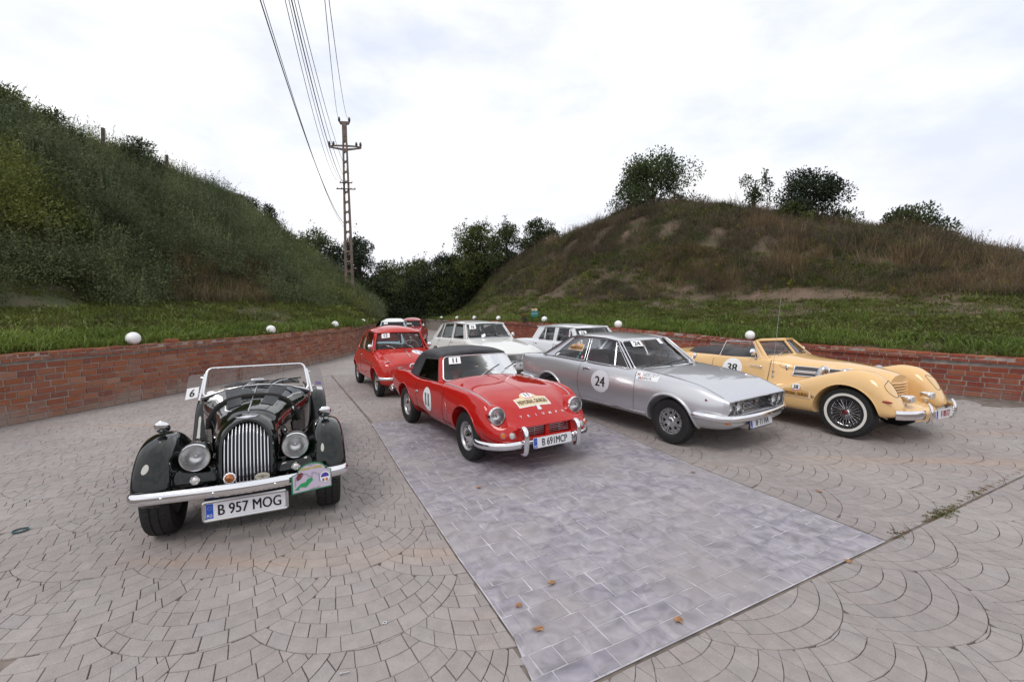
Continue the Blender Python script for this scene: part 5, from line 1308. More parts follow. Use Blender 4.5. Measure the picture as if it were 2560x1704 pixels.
    cast = [(-.125, -.05), (-.12, .02), (-.10, .02), (-.10, .01), (-.08, .01), (-.08, .025), (-.06, .04), (-.03, .025), (-.03, .01), (0, .01), (0, .035), (.02, .035), (.03, .02), (.05, .02), (.055, -.045)]
    b = MB(); b.tube([P_(u, v, .008) for u, v in cast], .0015, 4); b.obj('castle_outline', mat('grey_line', (.16, .16, .2), .4), pq, ang=None)
    flat([(-.13, -.075), (-.10, -.05), (-.085, -.035), (-.05, -.03), (-.035, -.01), (.0, .0), (.005, -.025), (-.02, -.045), (-.045, -.07), (-.09, -.06), (-.10, -.08)], mat('leaf_green', (.02, .28, .10), .4), 'green_car_drawing')
    flat([(-.115, .02), (-.10, .045), (-.075, .05), (-.06, .035), (-.085, .0), (-.11, -.01)], mat('dark_red_ink', (.16, .02, .03), .4), 'red_flag_drawing')
    b = MB(); b.add([P_(.095+.038*math.cos(t), -.018+.042*math.sin(t), .0078) for t in np.linspace(0, 2*math.pi, 24, endpoint=False)], [tuple(range(24))]); b.obj('club_roundel', WHITE, pq, ang=None, recalc=False)
    b = MB(); b.add([P_(.095+.031*math.cos(t), -.018+.034*math.sin(t), .0088) for t in np.linspace(0, math.pi, 14)], [tuple(range(14))]); b.obj('roundel_top', mat('violet_ink', (.06, .04, .30), .4), pq, ang=None, recalc=False)
    for i, mc in enumerate((BLUEINK, YELLOWINK, REDINK)): flat([(.075+.014*i, -.052), (.087+.014*i, -.052), (.087+.014*i, -.030), (.075+.014*i, -.030)], mc, 'roundel_flag', .0088)
    # steering linkage cover and dark axle mass
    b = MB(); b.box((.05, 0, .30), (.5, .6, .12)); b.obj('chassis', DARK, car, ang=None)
    put_wheels(car, make_wheel('steel', .328, .190, .20), [(.0, -.600, .328), (.0, .600, .328), (-2.44, -.60, .328), (-2.44, .60, .328)], steer=-2)
    return car
build_vintage()
# ============================================================ CREAM CONVERTIBLE (38)
def build_cream():
    car = thing('convertible', 'cream yellow convertible, number 38, sweeping pontoon wings and whitewall wire wheels', 'car', (5.132, 6.384, -.012), (R(-1.0), 0, R(-61)), 'classic cars parked in the yard')
    CRM = paint('cream_paint', (.72, .465, .215), 0, .3)
    st = [
     sp(-3.75, .40, (.30, .40), (.45, .42), (.52, .48), (.55, .56), (.54, .64), (.50, .70), (.4, .73), (.2, .74), (0, .74)),
     sp(-3.55, .32, (.40, .32), (.60, .36), (.68, .46), (.70, .58), (.68, .70), (.60, .79), (.45, .84), (.25, .87), (0, .88)),
     sp(-3.1, .26, (.5, .26), (.70, .30), (.78, .42), (.79, .58), (.76, .72), (.68, .85), (.52, .92), (.3, .955), (0, .965)),
     sp(-2.6, .24, (.5, .24), (.72, .28), (.80, .40), (.80, .55), (.765, .72), (.715, .86), (.60, .925), (.3, .95), (0, .955)),
     sp(-1.9, .24, (.5, .24), (.74, .27), (.805, .38), (.80, .52), (.755, .70), (.715, .84), (.665, .925), (.3, .93), (0, .93)),
     sp(-1.15, .24, (.5, .24), (.74, .27), (.81, .36), (.80, .48), (.745, .64), (.705, .82), (.655, .935), (.35, 1.0), (0, 1.015)),
     sp(-.85, .24, (.5, .24), (.74, .27), (.80, .34), (.76, .44), (.64, .60), (.575, .78), (.50, .905), (.28, .965), (0, .985)),
     sp(-.4, .25, (.45, .25), (.60, .27), (.66, .32), (.60, .42), (.48, .56), (.435, .74), (.385, .875), (.22, .935), (0, .953)),
     sp(-.05, .28, (.35, .28), (.48, .30), (.50, .36), (.44, .46), (.375, .58), (.345, .74), (.315, .845), (.18, .90), (0, .918)),
     sp(.20, .32, (.28, .32), (.38, .34), (.40, .38), (.36, .46), (.315, .58), (.285, .72), (.265, .795), (.15, .855), (0, .872)),
     sp(.30, .34, (.25, .34), (.33, .36), (.35, .40), (.32, .47), (.285, .57), (.262, .70), (.245, .765), (.14, .82), (0, .838)),
    ]
    body = loft_body('body', st, [CRM, DARK, INTB], car, nx=84, extra=[-2.08, -1.13])
    S_ = Surf(body)
    b = MB(); b.prism([(-2.15, -.60, .42), (-1.42, -.60, .42), (-1.30, -.60, 1.3), (-2.75, -.60, 1.3), (-2.6, -.60, .80)], (0, 1.2, 0)); cuts = [cutter(b, 3, 2)]
    for s_ in (-1, 1): cuts.append(cutter(cyl_cut(.02, .33, .40, s_*.45, s_*1.1), 3, 1))
    boolean(body, cuts)
    for s_ in (-1, 1): split_door(body, -2.08, -1.13, s_, .30, .92, car)
    # front wings
    def wing(s_):
        rows = []
        S3 = [(-1.15, .745, .07, .50, .27), (-.9, .72, .11, .575, .265), (-.6, .69, .155, .70, .265), (-.35, .672, .180, .795, .27), (-.1, .66, .192, .880, .28), (.10, .655, .197, .922, .30), (.25, .650, .197, .905, .33), (.36, .647, .192, .842, .345), (.44, .643, .182, .755, .35), (.50, .638, .165, .65, .36), (.55, .632, .138, .555, .375), (.585, .625, .09, .485, .40), (.60, .62, .04, .45, .425)]
        X = np.array([a[0] for a in S3]); V = pchip(X, np.array([a[1:] for a in S3]), np.linspace(X[0], X[-1], 56))
        for x, (yc, hw_, zt, zb) in zip(np.linspace(X[0], X[-1], 56), V):
            ring = []; zm = zt-(zt-zb)*.42
            for i in range(36):
                t = 2*math.pi*i/36; c_, s__ = math.cos(t), math.sin(t)
                e = .82 if s__ > 0 else .45
                y = yc+hw_*math.copysign(abs(c_)**(.82 if s__ > 0 else .5), c_); z = zm+((zt-zm) if s__ > 0 else (zm-zb))*math.copysign(abs(s__)**e, s__)
                ring.append((x, s_*y, z))
            rows.append(ring)
        b = MB(); b.grid(rows, cv=True); n = 36; b.f.append(tuple(range(n))); b.m.append(0); o_ = 55*n; b.f.append(tuple(o_+j for j in range(n-1, -1, -1))); b.m.append(0)
        return b.obj('front_wing', [CRM, DARK], car, ang=50)
    for s_ in (-1, 1):
        w_ = wing(s_); w_.data.materials.clear(); w_.data.materials.append(CRM); w_.data.materials.append(DARK)
        W_ = Surf(w_)
        boolean(w_, [cutter(cyl_cut(.02, .33, .392, s_*.50, s_*1.1), 2, 1)])
        arch_lip(w_, W_, .02, .33, .394, s_, CRM, .008, -2, 186)
        # covered headlight lid
        quad = [(.385, .57, .0), (.375, .735, 0), (.478, .71, 0), (.535, .60, 0)]
        lid = [(.800, .545), (.80, .62), (.765, .735), (.72, .76), (.66, .735), (.62, .66), (.625, .585), (.70, .545)]
        pts = []
        for z, y in catmull(np.array(lid), 4, True):
            h = W_.t.ray_cast(Vector((1.2, s_*y, z)), Vector((-1, 0, 0)))[0]
            if h: pts.append((h.x+.001, h.y, h.z))
        line_on(w_, 'lamp_lid_gap', pts, .0035, GAP, True)
        mk = MB(); rbox(mk, (.470, W_.y(.47, .565, s_), .565), (.15, .022, .032), .8, n=10); mk.obj('side_marker', REDL, w_, ang=60)
        # fog lamp
        b = MB(); rbox(b, (.50, s_*.30, .565), (.13, .15, .105), .45, n=14); o = b.obj('fog_lamp', CHROME, car, ang=60)
        b = MB(); rbox(b, (.562, s_*.30, .565), (.02, .125, .080), .3, n=10); b.obj('lens', CLEARL, o, ang=60); line_on(o, 'lamp_stalk', [(.49, s_*.30, .52), (.49, s_*.30, .47)], .012, CHROME)
        # bumper side bar and overrider blades
        b = MB(); C = catmull(np.array([(.56, s_*.755, .41), (.62, s_*.70, .41), (.70, s_*.55, .412), (.725, s_*.40, .412)]), 5); b.tube([tuple(p) for p in C], 1, 10, flat=(.057, .012), up=(0, 0, 1)); b.obj('bumper', CHROME, car, ang=45)
        b = MB(); C = catmull(np.array([(.735, s_*.355, .555), (.765, s_*.355, .50), (.775, s_*.355, .42), (.765, s_*.355, .35), (.735, s_*.355, .30)]), 4); k = len(C); rr = [.55+.45*math.sin(math.pi*i/(k-1)) for i in range(k)]; b.tube([tuple(p) for p in C], rr, 14, flat=(.026, .022), up=(0, 1, 0)); b.obj('overrider', CHROME, car, ang=60)
        # door details
        z_ = np.linspace(.30, .935, 12)
        for xx in (-2.08, -1.13): line_on(car, 'panel_gap', [(xx+(.05*math.sin((zz-.3)*3) if xx > -2 else .0), S_.y(xx, zz, s_)+s_*.0005, zz) for zz in z_], .0035, GAP)
        yh = S_.y(-1.25, .825, s_); b = MB(); b.tube([(-1.40, yh+s_*.03, .83), (-1.22, yh+s_*.03, .825)], .007, 8); b.ball((-1.21, yh+s_*.025, .822), .018, 10); b.tube([(-1.21, yh, .82), (-1.21, yh+s_*.03, .82)], .008, 6); b.ball((-1.215, yh+s_*.01, .79), .010, 8); b.obj('door_handle', CHROME, car, ang=60)
        # windscreen panes, one each side of the centre post
        c = [(-1.105, s_*.045, 1.005), (-1.225, s_*.545, .985), (-1.42, s_*.475, 1.190), (-1.29, s_*.04, 1.198)]
        pn, f = pane(car, 'windscreen_pane', c, (.02, 0, .004), .035, GLASS, BLACK, .007)
        line_on(car, 'windscreen_surround', [(-1.08, 0, .995), (-1.20, s_*.56, .965), (-1.225, s_*.61, .97), (-1.33, s_*.565, 1.10), (-1.435, s_*.515, 1.205), (-1.40, s_*.44, 1.222), (-1.285, 0, 1.232)], .024, CRM)
        slab_poly(car, 'windscreen_pillar', [(-1.13, s_*.655, .925), (-1.30, s_*.665, .925), (-1.475, s_*.535, 1.20), (-1.43, s_*.50, 1.215)], (0, -s_*.03, 0), CRM)
        line_on(pn, 'window_chrome', [f(u, -.02) for u in np.linspace(0, 1, 10)], .006, CHROMED)
        wiper(car, (-1.13, s_*.40, 1.0) if s_ < 0 else (-1.12, .42, .99), tuple(Vector(f(.45, .14))+Vector((.02, 0, .01))), .24, (-.2, s_*1, .02))
        # door glass frame
        line_on(car, 'door_window_frame', [(-1.99, s_*.665, .93), (-1.93, s_*.575, 1.185), (-1.70, s_*.555, 1.193), (-1.47, s_*.545, 1.192), (-1.27, s_*.66, .94)], .009, CHROME)
        pane(car, 'door_window', [(-1.30, s_*.662, .935), (-1.975, s_*.665, .935), (-1.925, s_*.58, 1.18), (-1.48, s_*.548, 1.187)], (0, 0, 0), .02, glass('clear_door_glass', (.93, .94, .94), .8))
        # side grille with two rows, and flexible exhaust pipes
        fr_ = MB(); n_ = MB()
        for z0, z1, x0, x1 in ((.80, .868, -.80, -.10), (.728, .782, -.80, -.25)):
            P4 = [(x0, z0), (x1, z0-.0), (x1, z1-.012), (x0, z1)]; ring = []
            for i in range(4):
                a_, b_ = P4[i], P4[(i+1) % 4]
                for q in np.linspace(0, 1, 8, endpoint=False): x_, z_2 = a_[0]+(b_[0]-a_[0])*q, a_[1]+(b_[1]-a_[1])*q; ring.append((x_, S_.y(x_, z_2, s_)+s_*.008, z_2))
            fr_.tube(ring, .0085, 8, closed=True)
            n_.grid([[(x_, S_.y(x_, z_2, s_)+s_*.005, z_2) for z_2 in np.linspace(z0, z1-.006, 5)] for x_ in np.linspace(x0, x1, 16)])
        fr_.obj('side_grille', CHROME, car, ang=60); n_.obj('side_mesh', mat('grey_mesh', (.045, .045, .05), .5, bump=(260, .8, .004)), car, ang=None)
        for px_ in (-.42, -.14):
            C = catmull(np.array([(px_, s_*(.40 if px_ < -.3 else .36), .835), (px_, s_*.50, .855), (px_-.01, s_*.57, .80), (px_-.01, s_*.60, .70), (px_-.01, s_*.61, .60)]), 14); b = MB(); b.tube([tuple(p) for p in C], [.040+(.004 if i % 2 else 0) for i in range(len(C))], 16); b.obj('exhaust_pipe', CHROMED, car, ang=20)
            b = MB(); b.lathe([(.052, -.01), (.056, .012), (.044, .016)], o=(px_, s_*(S_.y(px_, .83, 1)), .835), ax=(0, s_, .1), n=24); b.obj('pipe_collar', CHROME, car, ang=40)
        line_on(car, 'bonnet_gap', [(-.98, S_.y(-.98, .925, s_)+s_*.001, .925), (-.98, S_.y(-.98, .86, s_)+s_*.001, .86), (-.95, S_.y(-.95, .835, s_)+s_*.001, .835), (-.82, S_.y(-.82, .82, s_)+s_*.001, .82)], .003, GAP)
        b = MB(); rbox(b, (-.89, S_.y(-.89, .83, s_)+s_*.01, .835), (.05, .02, .10), .9, n=6); b.obj('bonnet_catch', CHROME, car, ang=60)
        mirror(car, (-1.33, s_*.68, .935), (-1.36, s_*.715, 1.04), .055, (1, s_*.35, 0))
        line_on(car, 'chrome_strip', [(x, S_.y(x, .895, s_)+s_*.003, .893-.03*(x+.5)) for x in np.linspace(-.50, -.22, 6)], .006, CHROMED)
        seat(car, -1.75, s_*.30, .62, .5, INTB, .45)
    # grille bars, nose
    for i in range(6):
        z = .545+.037*i
        b = MB(); b.tube([(.27+.06*math.cos(y/.29*1.4), y, z) for y in np.linspace(-.29, .29, 20)], .0125, 8, flat=(.7, 1.2), up=(0, 0, 1)); b.obj('grille_bar', CRM, car, ang=60)
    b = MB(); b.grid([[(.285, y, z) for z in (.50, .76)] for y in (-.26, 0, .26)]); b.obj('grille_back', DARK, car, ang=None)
    rows = []
    for x, yw, z, zc in [(.22, .46, .50, .53), (.36, .47, .485, .515), (.48, .46, .45, .485), (.60, .42, .405, .44), (.66, .36, .36, .395), (.665, .34, .31, .32)]: rows.append([(x-.05*abs(t)**2, t*yw, z+(zc-z)*(1-abs(t)**1.5)) for t in (-1, -.75, -.5, -.25, 0, .25, .5, .75, 1)])
    shell(car, 'front_pan', rows, (0, 0, -.02), CRM)
    for z in (.445, .41, .375):
        line_on(car, 'bumper_rod', [(.755, -.35, z), (.765, 0, z), (.755, .35, z)], .010, CHROME)
    license_plate(car, (.790, -.02, .41), (0, 1, 0), (-.05, 0, 1), .50, .112, 'IF 085127', ink=REDINK, fw=.62)
    line_on(car, 'bonnet_gap', [(x, .24+.06*max(0, (.1-x)), S_.z(x, .24+.06*max(0, (.1-x)))+.001) for x in np.linspace(-.3, .27, 10)], .003, GAP)
    # centre post, folded hood, rear deck
    line_on(car, 'windscreen_post', [(-1.085, 0, .99), (-1.285, 0, 1.225)], .020, CRM)
    HC = mat('hood_cloth', (.018, .013, .016), .6, bump=(9, .5, .03))
    rows = []
    for x, yw, z in [(-1.62, .50, .93), (-1.66, .54, 1.03), (-1.9, .57, 1.045), (-2.2, .58, 1.025), (-2.5, .57, 1.03), (-2.78, .52, 1.02), (-2.9, .50, .93)]: rows.append([(x+.02*math.sin(x*9), t*yw, z-(abs(t)**4)*.10+.012*math.sin(t*9+x*7)) for t in (-1, -.85, -.6, -.3, 0, .3, .6, .85, 1)])
    shell(car, 'folded_hood', rows, (0, 0, -.03), HC)
    b = MB(); rbox(b, (-1.36, 0, .93), (.12, 1.1, .12), .4); b.obj('dashboard', INTB, car, ang=60); steering(car, (-1.52, .30, .93), .19)
    # aerial
    ya = S_.y(-1.03, .77, -1); b = MB(); b.tube([(-1.03, ya-.03, .66), (-1.02, ya-.028, .95), (-1.00, ya+.04, 1.86)], [.004, .0035, .002], 6); b.ball((-1.03, ya-.018, .775), .018, 10); b.ball((-1.03, ya-.02, .695), .018, 10); b.obj('aerial', CHROMED, car, ang=60)
    D_ = lambda u, v, k=0: (-1.70+u, S_.y(-1.70+u, .755+v, -1)-(.002+k), .755+v)
    o = disc_decal(car, 'race_number', D_, .175, .155, WHITE); text_obj('38', .19, lambda u, v: D_(u, v, .002), INK, o, 'race_digits', 1, .006)
    W0 = [c_ for c_ in car.children if c_.name.startswith('front_wing')][0]; SW = Surf(W0)
    rally_plaque(car, lambda u, v, k=0: (-.60+u, SW.y(-.60+u, .545+v, -1)-.004-k*1.5, .545+v-.15*u*0+.0), .40, '38')
    b = MB(); b.lathe([(.022, 0), (.024, .006), (.014, .008)], o=(-.36, SW.y(-.36, .50, -1), .50), ax=(0, -1, 0), n=20); b.obj('wing_plug', CHROME, car, ang=60)
    put_wheels(car, make_wheel('wire', .338, .190, .195), [(.02, -.700, .345), (.02, .700, .345), (-2.70, -.70, .345), (-2.70, .70, .345)])
    return car
build_cream()
# ============================================================ CLOSED CARS IN THE BACK
def closed_car(name, label, pose, st, pnt, P):
    car = thing(name, label, 'car', (pose[0], pose[1], 0), (0, 0, R(pose[2])), 'classic cars parked in the yard')
    body = loft_body('body', st, [pnt, DARK, P.get('trim', INTB)], car, nx=70, extra=[a for d in P['doors'] for a in d])
    S_ = Surf(body); cuts = []
    for s_ in (-1, 1):
        for cx_, cz_, r_ in P['arches']: cuts.append(cutter(cyl_cut(cx_, cz_, r_, s_*.40, s_*1.1), 3, 1))
    x0, x1, yw, zf = P['cabin']; b = MB(); b.prism([(x0+.1, -yw, zf), (x1-.1, -yw, zf), (x1, -yw, 1.5), (x0, -yw, 1.5)], (0, 2*yw, 0)); cuts.append(cutter(b, 3, 2))
    for bx in P.get('recess', []):
        b = MB(); b.box(*bx); cuts.append(cutter(b, 3, 1))
    boolean(body, cuts)
    bl = lambda x: (np.interp(x, *P['belt_y']), np.interp(x, *P['belt_z'])); ct = lambda x: (np.interp(x, *P['cant_y']), np.interp(x, *P['cant_z']))
    gm = P.get('glass', GLASS)
    for s_ in (-1, 1):
        for d in P['doors']:
            split_door(body, d[0], d[1], s_, P['sill'], P['belt_z'][1][0]-.03, car)
            for xx in d:
                zz = np.linspace(P['sill'], float(bl(xx)[1])-.02, 10); line_on(car, 'panel_gap', [(xx, S_.y(xx, z, s_)+s_*.0005, z) for z in zz], .0035, GAP)
            hx = d[0]+.12 if not P.get('suicide') else d[1]-.1
            z = P['handle_z']; b = MB(); rbox(b, (hx, S_.y(hx, z, s_)+s_*.014, z), (.11, .022, .024), .6, n=6); b.obj('door_handle', CHROME, car, ang=60)
        line_on(car, 'panel_gap', [(x, S_.y(x, P['sill'], s_)+s_*.0005, P['sill']) for x in np.linspace(P['doors'][-1][0], P['doors'][0][1], 10)], .003, GAP)
        for cx_, cz_, r_ in P['arches']: arch_lip(car, S_, cx_, cz_, r_+.004, s_, pnt, .010, 0, 180)
        for (b0, b1, t1, t0) in P['windows']:
            B_ = lambda x: (x, s_*bl(x)[0], bl(x)[1]+.008); C_ = lambda x: (x, s_*ct(x)[0], ct(x)[1]-.008)
            tz = C_(t1) if t1 is not None else None
            pane(car, 'side_window', [B_(b0), B_(b1), C_(t1), C_(t0)], (0, s_*.008, 0), P.get('wr', .03), gm, P.get('wframe', CHROMED), .006)
        for (b0, b1, t1, t0) in P['pillars']:
            slab_poly(car, 'pillar', [(b0, s_*bl(b0)[0]+s_*.002, bl(b0)[1]-.02), (b1, s_*bl(b1)[0]+s_*.002, bl(b1)[1]-.02), (t1, s_*ct(t1)[0]+s_*.002, ct(t1)[1]+.02), (t0, s_*ct(t0)[0]+s_*.002, ct(t0)[1]+.02)], (0, -s_*.03, 0), pnt)
        xs_ = np.linspace(P['roof'][0][0], P['roof'][-1][0], 14)
        line_on(car, 'roof_rail', [(x, s_*(ct(x)[0]+.008), ct(x)[1]+.010) for x in xs_], .016, pnt if not P.get('roofm') else P['roofm'])
        if P.get('drip'): line_on(car, 'drip_rail', [(x, s_*(ct(x)[0]+.024), ct(x)[1]+.018) for x in xs_], .006, CHROMED)
        wb, wt = P['ws'][0], P['ws'][1]
        line_on(car, 'windscreen_pillar', [(wb[0]-.03, s_*(wb[1]+.03), wb[2]-.02), ((wb[0]+wt[0])/2-.03, s_*((wb[1]+wt[1])/2+.028), (wb[2]+wt[2])/2), (wt[0]-.02, s_*(wt[1]+.03), wt[2]+.005)], P.get('pr', .024), pnt)
        if 'rw' in P:
            rb, rt = P['rw'][0], P['rw'][1]; line_on(car, 'rear_pillar', [(rb[0]+.03, s_*(rb[1]+.03), rb[2]-.03), (rt[0]+.02, s_*(rt[1]+.03), rt[2]+.01)], .028, pnt)
        for (x, y, z, r_, mt, nm) in P['lamps']:
            if nm == 'headlight': ring_lamp(car, 'headlight', (x, s_*y, z), (1, s_*.05, .03), r_, .06, bezel=P.get('bezel', .013))
            else: ring_lamp(car, nm, (x, s_*y, z), (1, s_*.25, 0), r_, .025, mt, .005)
        if s_ in P.get('mirrors', (-1, 1)): mirror(car, (wb[0]-P.get('mx', .12), s_*(wb[1]+.05), wb[2]+.0), (wb[0]-P.get('mx', .12)+.03, s_*(wb[1]+.14), wb[2]+.07), .05, (1, 0, 0))
    wb, wt, bu = P['ws']
    ws, f = pane(car, 'windscreen', [(wb[0], -wb[1], wb[2]), (wb[0], wb[1], wb[2]), (wt[0], wt[1], wt[2]), (wt[0], -wt[1], wt[2])], bu, P.get('wsr', .05), P.get('wsg', GLASS), P.get('wsf', BLACK), .010)
    if 'rw' in P:
        rb, rt, bu2 = P['rw']; pane(car, 'rear_window', [(rb[0], rb[1], rb[2]), (rb[0], -rb[1], rb[2]), (rt[0], -rt[1], rt[2]), (rt[0], rt[1], rt[2])], bu2, .05, gm, BLACK, .010)
    rows = []
    for x, zc, cr_ in P['roof']:
        ye, ze = ct(x)[0]+.012, ct(x)[1]+.012
        rows.append([(x+cr_*(1-t*t), t*ye, ze+(zc-ze)*(1-abs(t)**P.get('rexp', 2.2))) for t in (-1, -.95, -.85, -.65, -.35, 0, .35, .65, .85, .95, 1)])
    shell(car, 'roof', rows, (0, 0, -.02), P.get('roofm', pnt))
    F_ = lambda u, v, k=0: tuple(Vector(f(.5+u/(wb[1]+wt[1]), v))+Vector((.008+k, 0, .004+k)))
    if 'num' in P:
        u_, v_, w_, h_, t_, z_ = P['num']; number_square(ws, lambda u, v, k=0: F_(u_+u, v_+v/.32, k), w_, h_, t_, z_)
    for q in P.get('wipers', []):
        wiper(car, (wb[0]+bu[0]*(4*q*(1-q))+.05, (q-.5)*2*wb[1]*.9, wb[2]-.01), F_((q-.5)*2*wb[1]*.9+P.get('wdy', -.16), .17), .30, (0, 1, .12))
    b = MB(); rbox(b, (wb[0]-.12, 0, wb[2]-.05), (.2, wb[1]*1.9, .12), .4); b.obj('dashboard', P.get('trim', INTB), car, ang=60)
    steering(car, (wb[0]-.30, .32*P.get('ss', 1), wb[2]-.01), .19, P.get('wheelm'))
    for y in (-.30, .30): seat(car, P['seat'][0], y*P.get('ss', 1), P['seat'][1], .46*P.get('ss', 1), P.get('seatm', INTB), .45)
    b = MB(); rbox(b, (P['seat'][0]-.75, 0, P['seat'][1]+.05), (.4, 1.0*P.get('ss', 1), .16), .4); rbox(b, (P['seat'][0]-.95, 0, P['seat'][1]+.2), (.16, 1.0*P.get('ss', 1), .35), .4); b.obj('rear_bench', P.get('seatm', INTB), car, ang=60)
    if 'bumper' in P: bumper_bar(car, P['bumper'], P.get('bh', .07), .05)
    put_wheels(car, make_wheel('steel', P['wr_'][0], P['wr_'][1], P['wr_'][2]), P['wpos'])
    return car, S_, f, ws

# ---- small red rear-engined saloon (12)
RED2 = paint('soft_red', (.44, .028, .022), 0, .3)
st = [
 sp(-2.55, .32, (.28, .32), (.40, .36), (.44, .44), (.45, .52), (.43, .60), (.38, .65), (.28, .68), (.15, .69), (0, .69)),
 sp(-2.38, .25, (.40, .26), (.55, .32), (.60, .44), (.61, .56), (.58, .66), (.51, .74), (.38, .79), (.2, .81), (0, .82)),
 sp(-2.05, .22, (.45, .23), (.62, .30), (.67, .44), (.675, .58), (.64, .72), (.58, .82), (.45, .88), (.22, .91), (0, .92)),
 sp(-1.5, .20, (.45, .20), (.62, .27), (.66, .42), (.668, .60), (.655, .74), (.62, .855), (.5, .89), (.25, .91), (0, .91)),
 sp(-.9, .20, (.45, .20), (.62, .27), (.658, .42), (.668, .60), (.655, .74), (.61, .865), (.5, .90), (.25, .925), (0, .93)),
 sp(-.40, .20, (.45, .20), (.62, .27), (.665, .42), (.672, .58), (.655, .71), (.60, .86), (.5, .91), (.25, .928), (0, .935)),
 sp(-.2, .20, (.45, .20), (.63, .28), (.675, .42), (.69, .55), (.66, .68), (.585, .795), (.47, .865), (.25, .905), (0, .92)),
 sp(0, .21, (.45, .21), (.64, .29), (.69, .42), (.69, .55), (.645, .70), (.56, .775), (.44, .815), (.25, .868), (0, .885)),
 sp(.2, .22, (.45, .22), (.62, .29), (.665, .41), (.665, .54), (.625, .70), (.54, .755), (.41, .755), (.25, .805), (0, .828)),
 sp(.36, .24, (.42, .24), (.56, .29), (.60, .40), (.60, .52), (.575, .64), (.51, .705), (.39, .70), (.24, .735), (0, .755)),
 sp(.44, .26, (.38, .26), (.49, .30), (.53, .40), (.53, .50), (.50, .595), (.44, .655), (.34, .665), (.2, .690), (0, .70)),
 sp(.475, .29, (.32, .29), (.41, .33), (.45, .40), (.45, .48), (.42, .55), (.37, .60), (.28, .615), (.15, .635), (0, .64)),
]
car, S_, f, ws = closed_car('small_saloon', 'small rounded red two door saloon, number 12, behind the red sports car', (-2.213, 9.403, -60.9), st, RED2, dict(
    arches=[(0, .28, .315), (-2.0, .28, .30)], doors=[(-1.36, -.20)], sill=.28, cabin=(-1.95, -.42, .55, .35), handle_z=.76,
    belt_y=([-2.0, -.3], [.612, .618]), belt_z=([-2.0, -.3], [.87, .875]), cant_y=([-1.95, -1.5, -.9, -.58], [.46, .50, .505, .475]), cant_z=([-2.0, -1.7, -1.3, -.9, -.56], [1.13, 1.215, 1.275, 1.285, 1.25]),
    windows=[(-.44, -1.20, -1.20, -.66), (-1.30, -1.80, -1.72, -1.32)], pillars=[(-.30, -.45, -.68, -.55), (-1.19, -1.31, -1.33, -1.19), (-1.80, -2.04, -1.92, -1.70)], wr=.07,
    ws=((-.395, .505, .915), (-.575, .455, 1.235), (.06, 0, .03)), wsr=.10, rw=((-2.06, .42, .95), (-1.88, .36, 1.17), (-.04, 0, .02)), roof=[(-.545, 1.275, .05), (-.65, 1.345, .03), (-.9, 1.385, 0), (-1.3, 1.395, 0), (-1.7, 1.34, 0), (-1.95, 1.21, -.02)],
    lamps=[(.352, .468, .648, .072, None, 'headlight'), (.43, .475, .505, .034, CLEARL, 'sidelight')], num=(-.30, .82, .17, .10, '12', .095), wipers=[.36, .80], seat=(-1.15, .50), seatm=mat('grey_cloth', (.10, .095, .095), .7), wheelm=mat('ivory_rim', (.6, .57, .5), .4), ss=.9,
    bumper=[(.22, -.66, .40), (.36, -.60, .40), (.46, -.45, .40), (.52, -.2, .40), (.53, 0, .40), (.52, .2, .40), (.46, .45, .40), (.36, .60, .40), (.22, .66, .40)], wr_=(.272, .135, .160), wpos=[(0, -.57, .272), (0, .57, .272), (-2.0, -.57, .272), (-2.0, .57, .272)], mx=.02))
for s_ in (-1, 1):
    line_on(car, 'side_strip', [(x, S_.y(x, .655, s_)+s_*.004, .655) for x in np.linspace(-1.25, .15, 20)], .006, CHROMED)
    line_on(car, 'bonnet_gap', [(x, s_*y, S_.z(x, s_*y)+.001) for x, y in zip(np.linspace(-.3, .40, 16), np.linspace(.50, .36, 16))], .003, GAP)
    line_on(car, 'nose_strip', [(S_.x(s_*y, .615)+.004, s_*y, .615) for y in np.linspace(.06, .30, 8)], .008, CHROMED)
line_on(car, 'bonnet_gap', [(S_.x(y, .66)+.001, y, .66) for y in np.linspace(-.36, .36, 20)], .003, GAP)
line_on(car, 'bonnet_strip', [(x, 0, S_.z(x, 0)+.006) for x in np.linspace(-.18, .30, 14)], .009, CHROMED)
b = MB(); b.lathe([(.068, -.01), (.074, .006), (.060, .014), (.052, .010)], o=(.482, 0, .615), ax=(1, 0, .1), n=28); o = b.obj('nose_badge', CHROME, car, ang=50)
b = MB(); b.lathe([(.052, .008), (.02, .016), (0, .017)], o=(.482, 0, .615), ax=(1, 0, .1), n=24); b.obj('badge_face', mat('red_enamel', (.25, .02, .03), .3, coat=1), o, ang=50)
D_ = lambda u, v, k=0: (.02-v, .27+u, S_.z(.02-v, .27+u)+.002+k)
o = disc_decal(car, 'race_number', D_, .15, .13, WHITE); text_obj('12', .17, lambda u, v: D_(u, v, .008), mat('faint_blue', (.2, .22, .35), .4), o, 'race_digits')

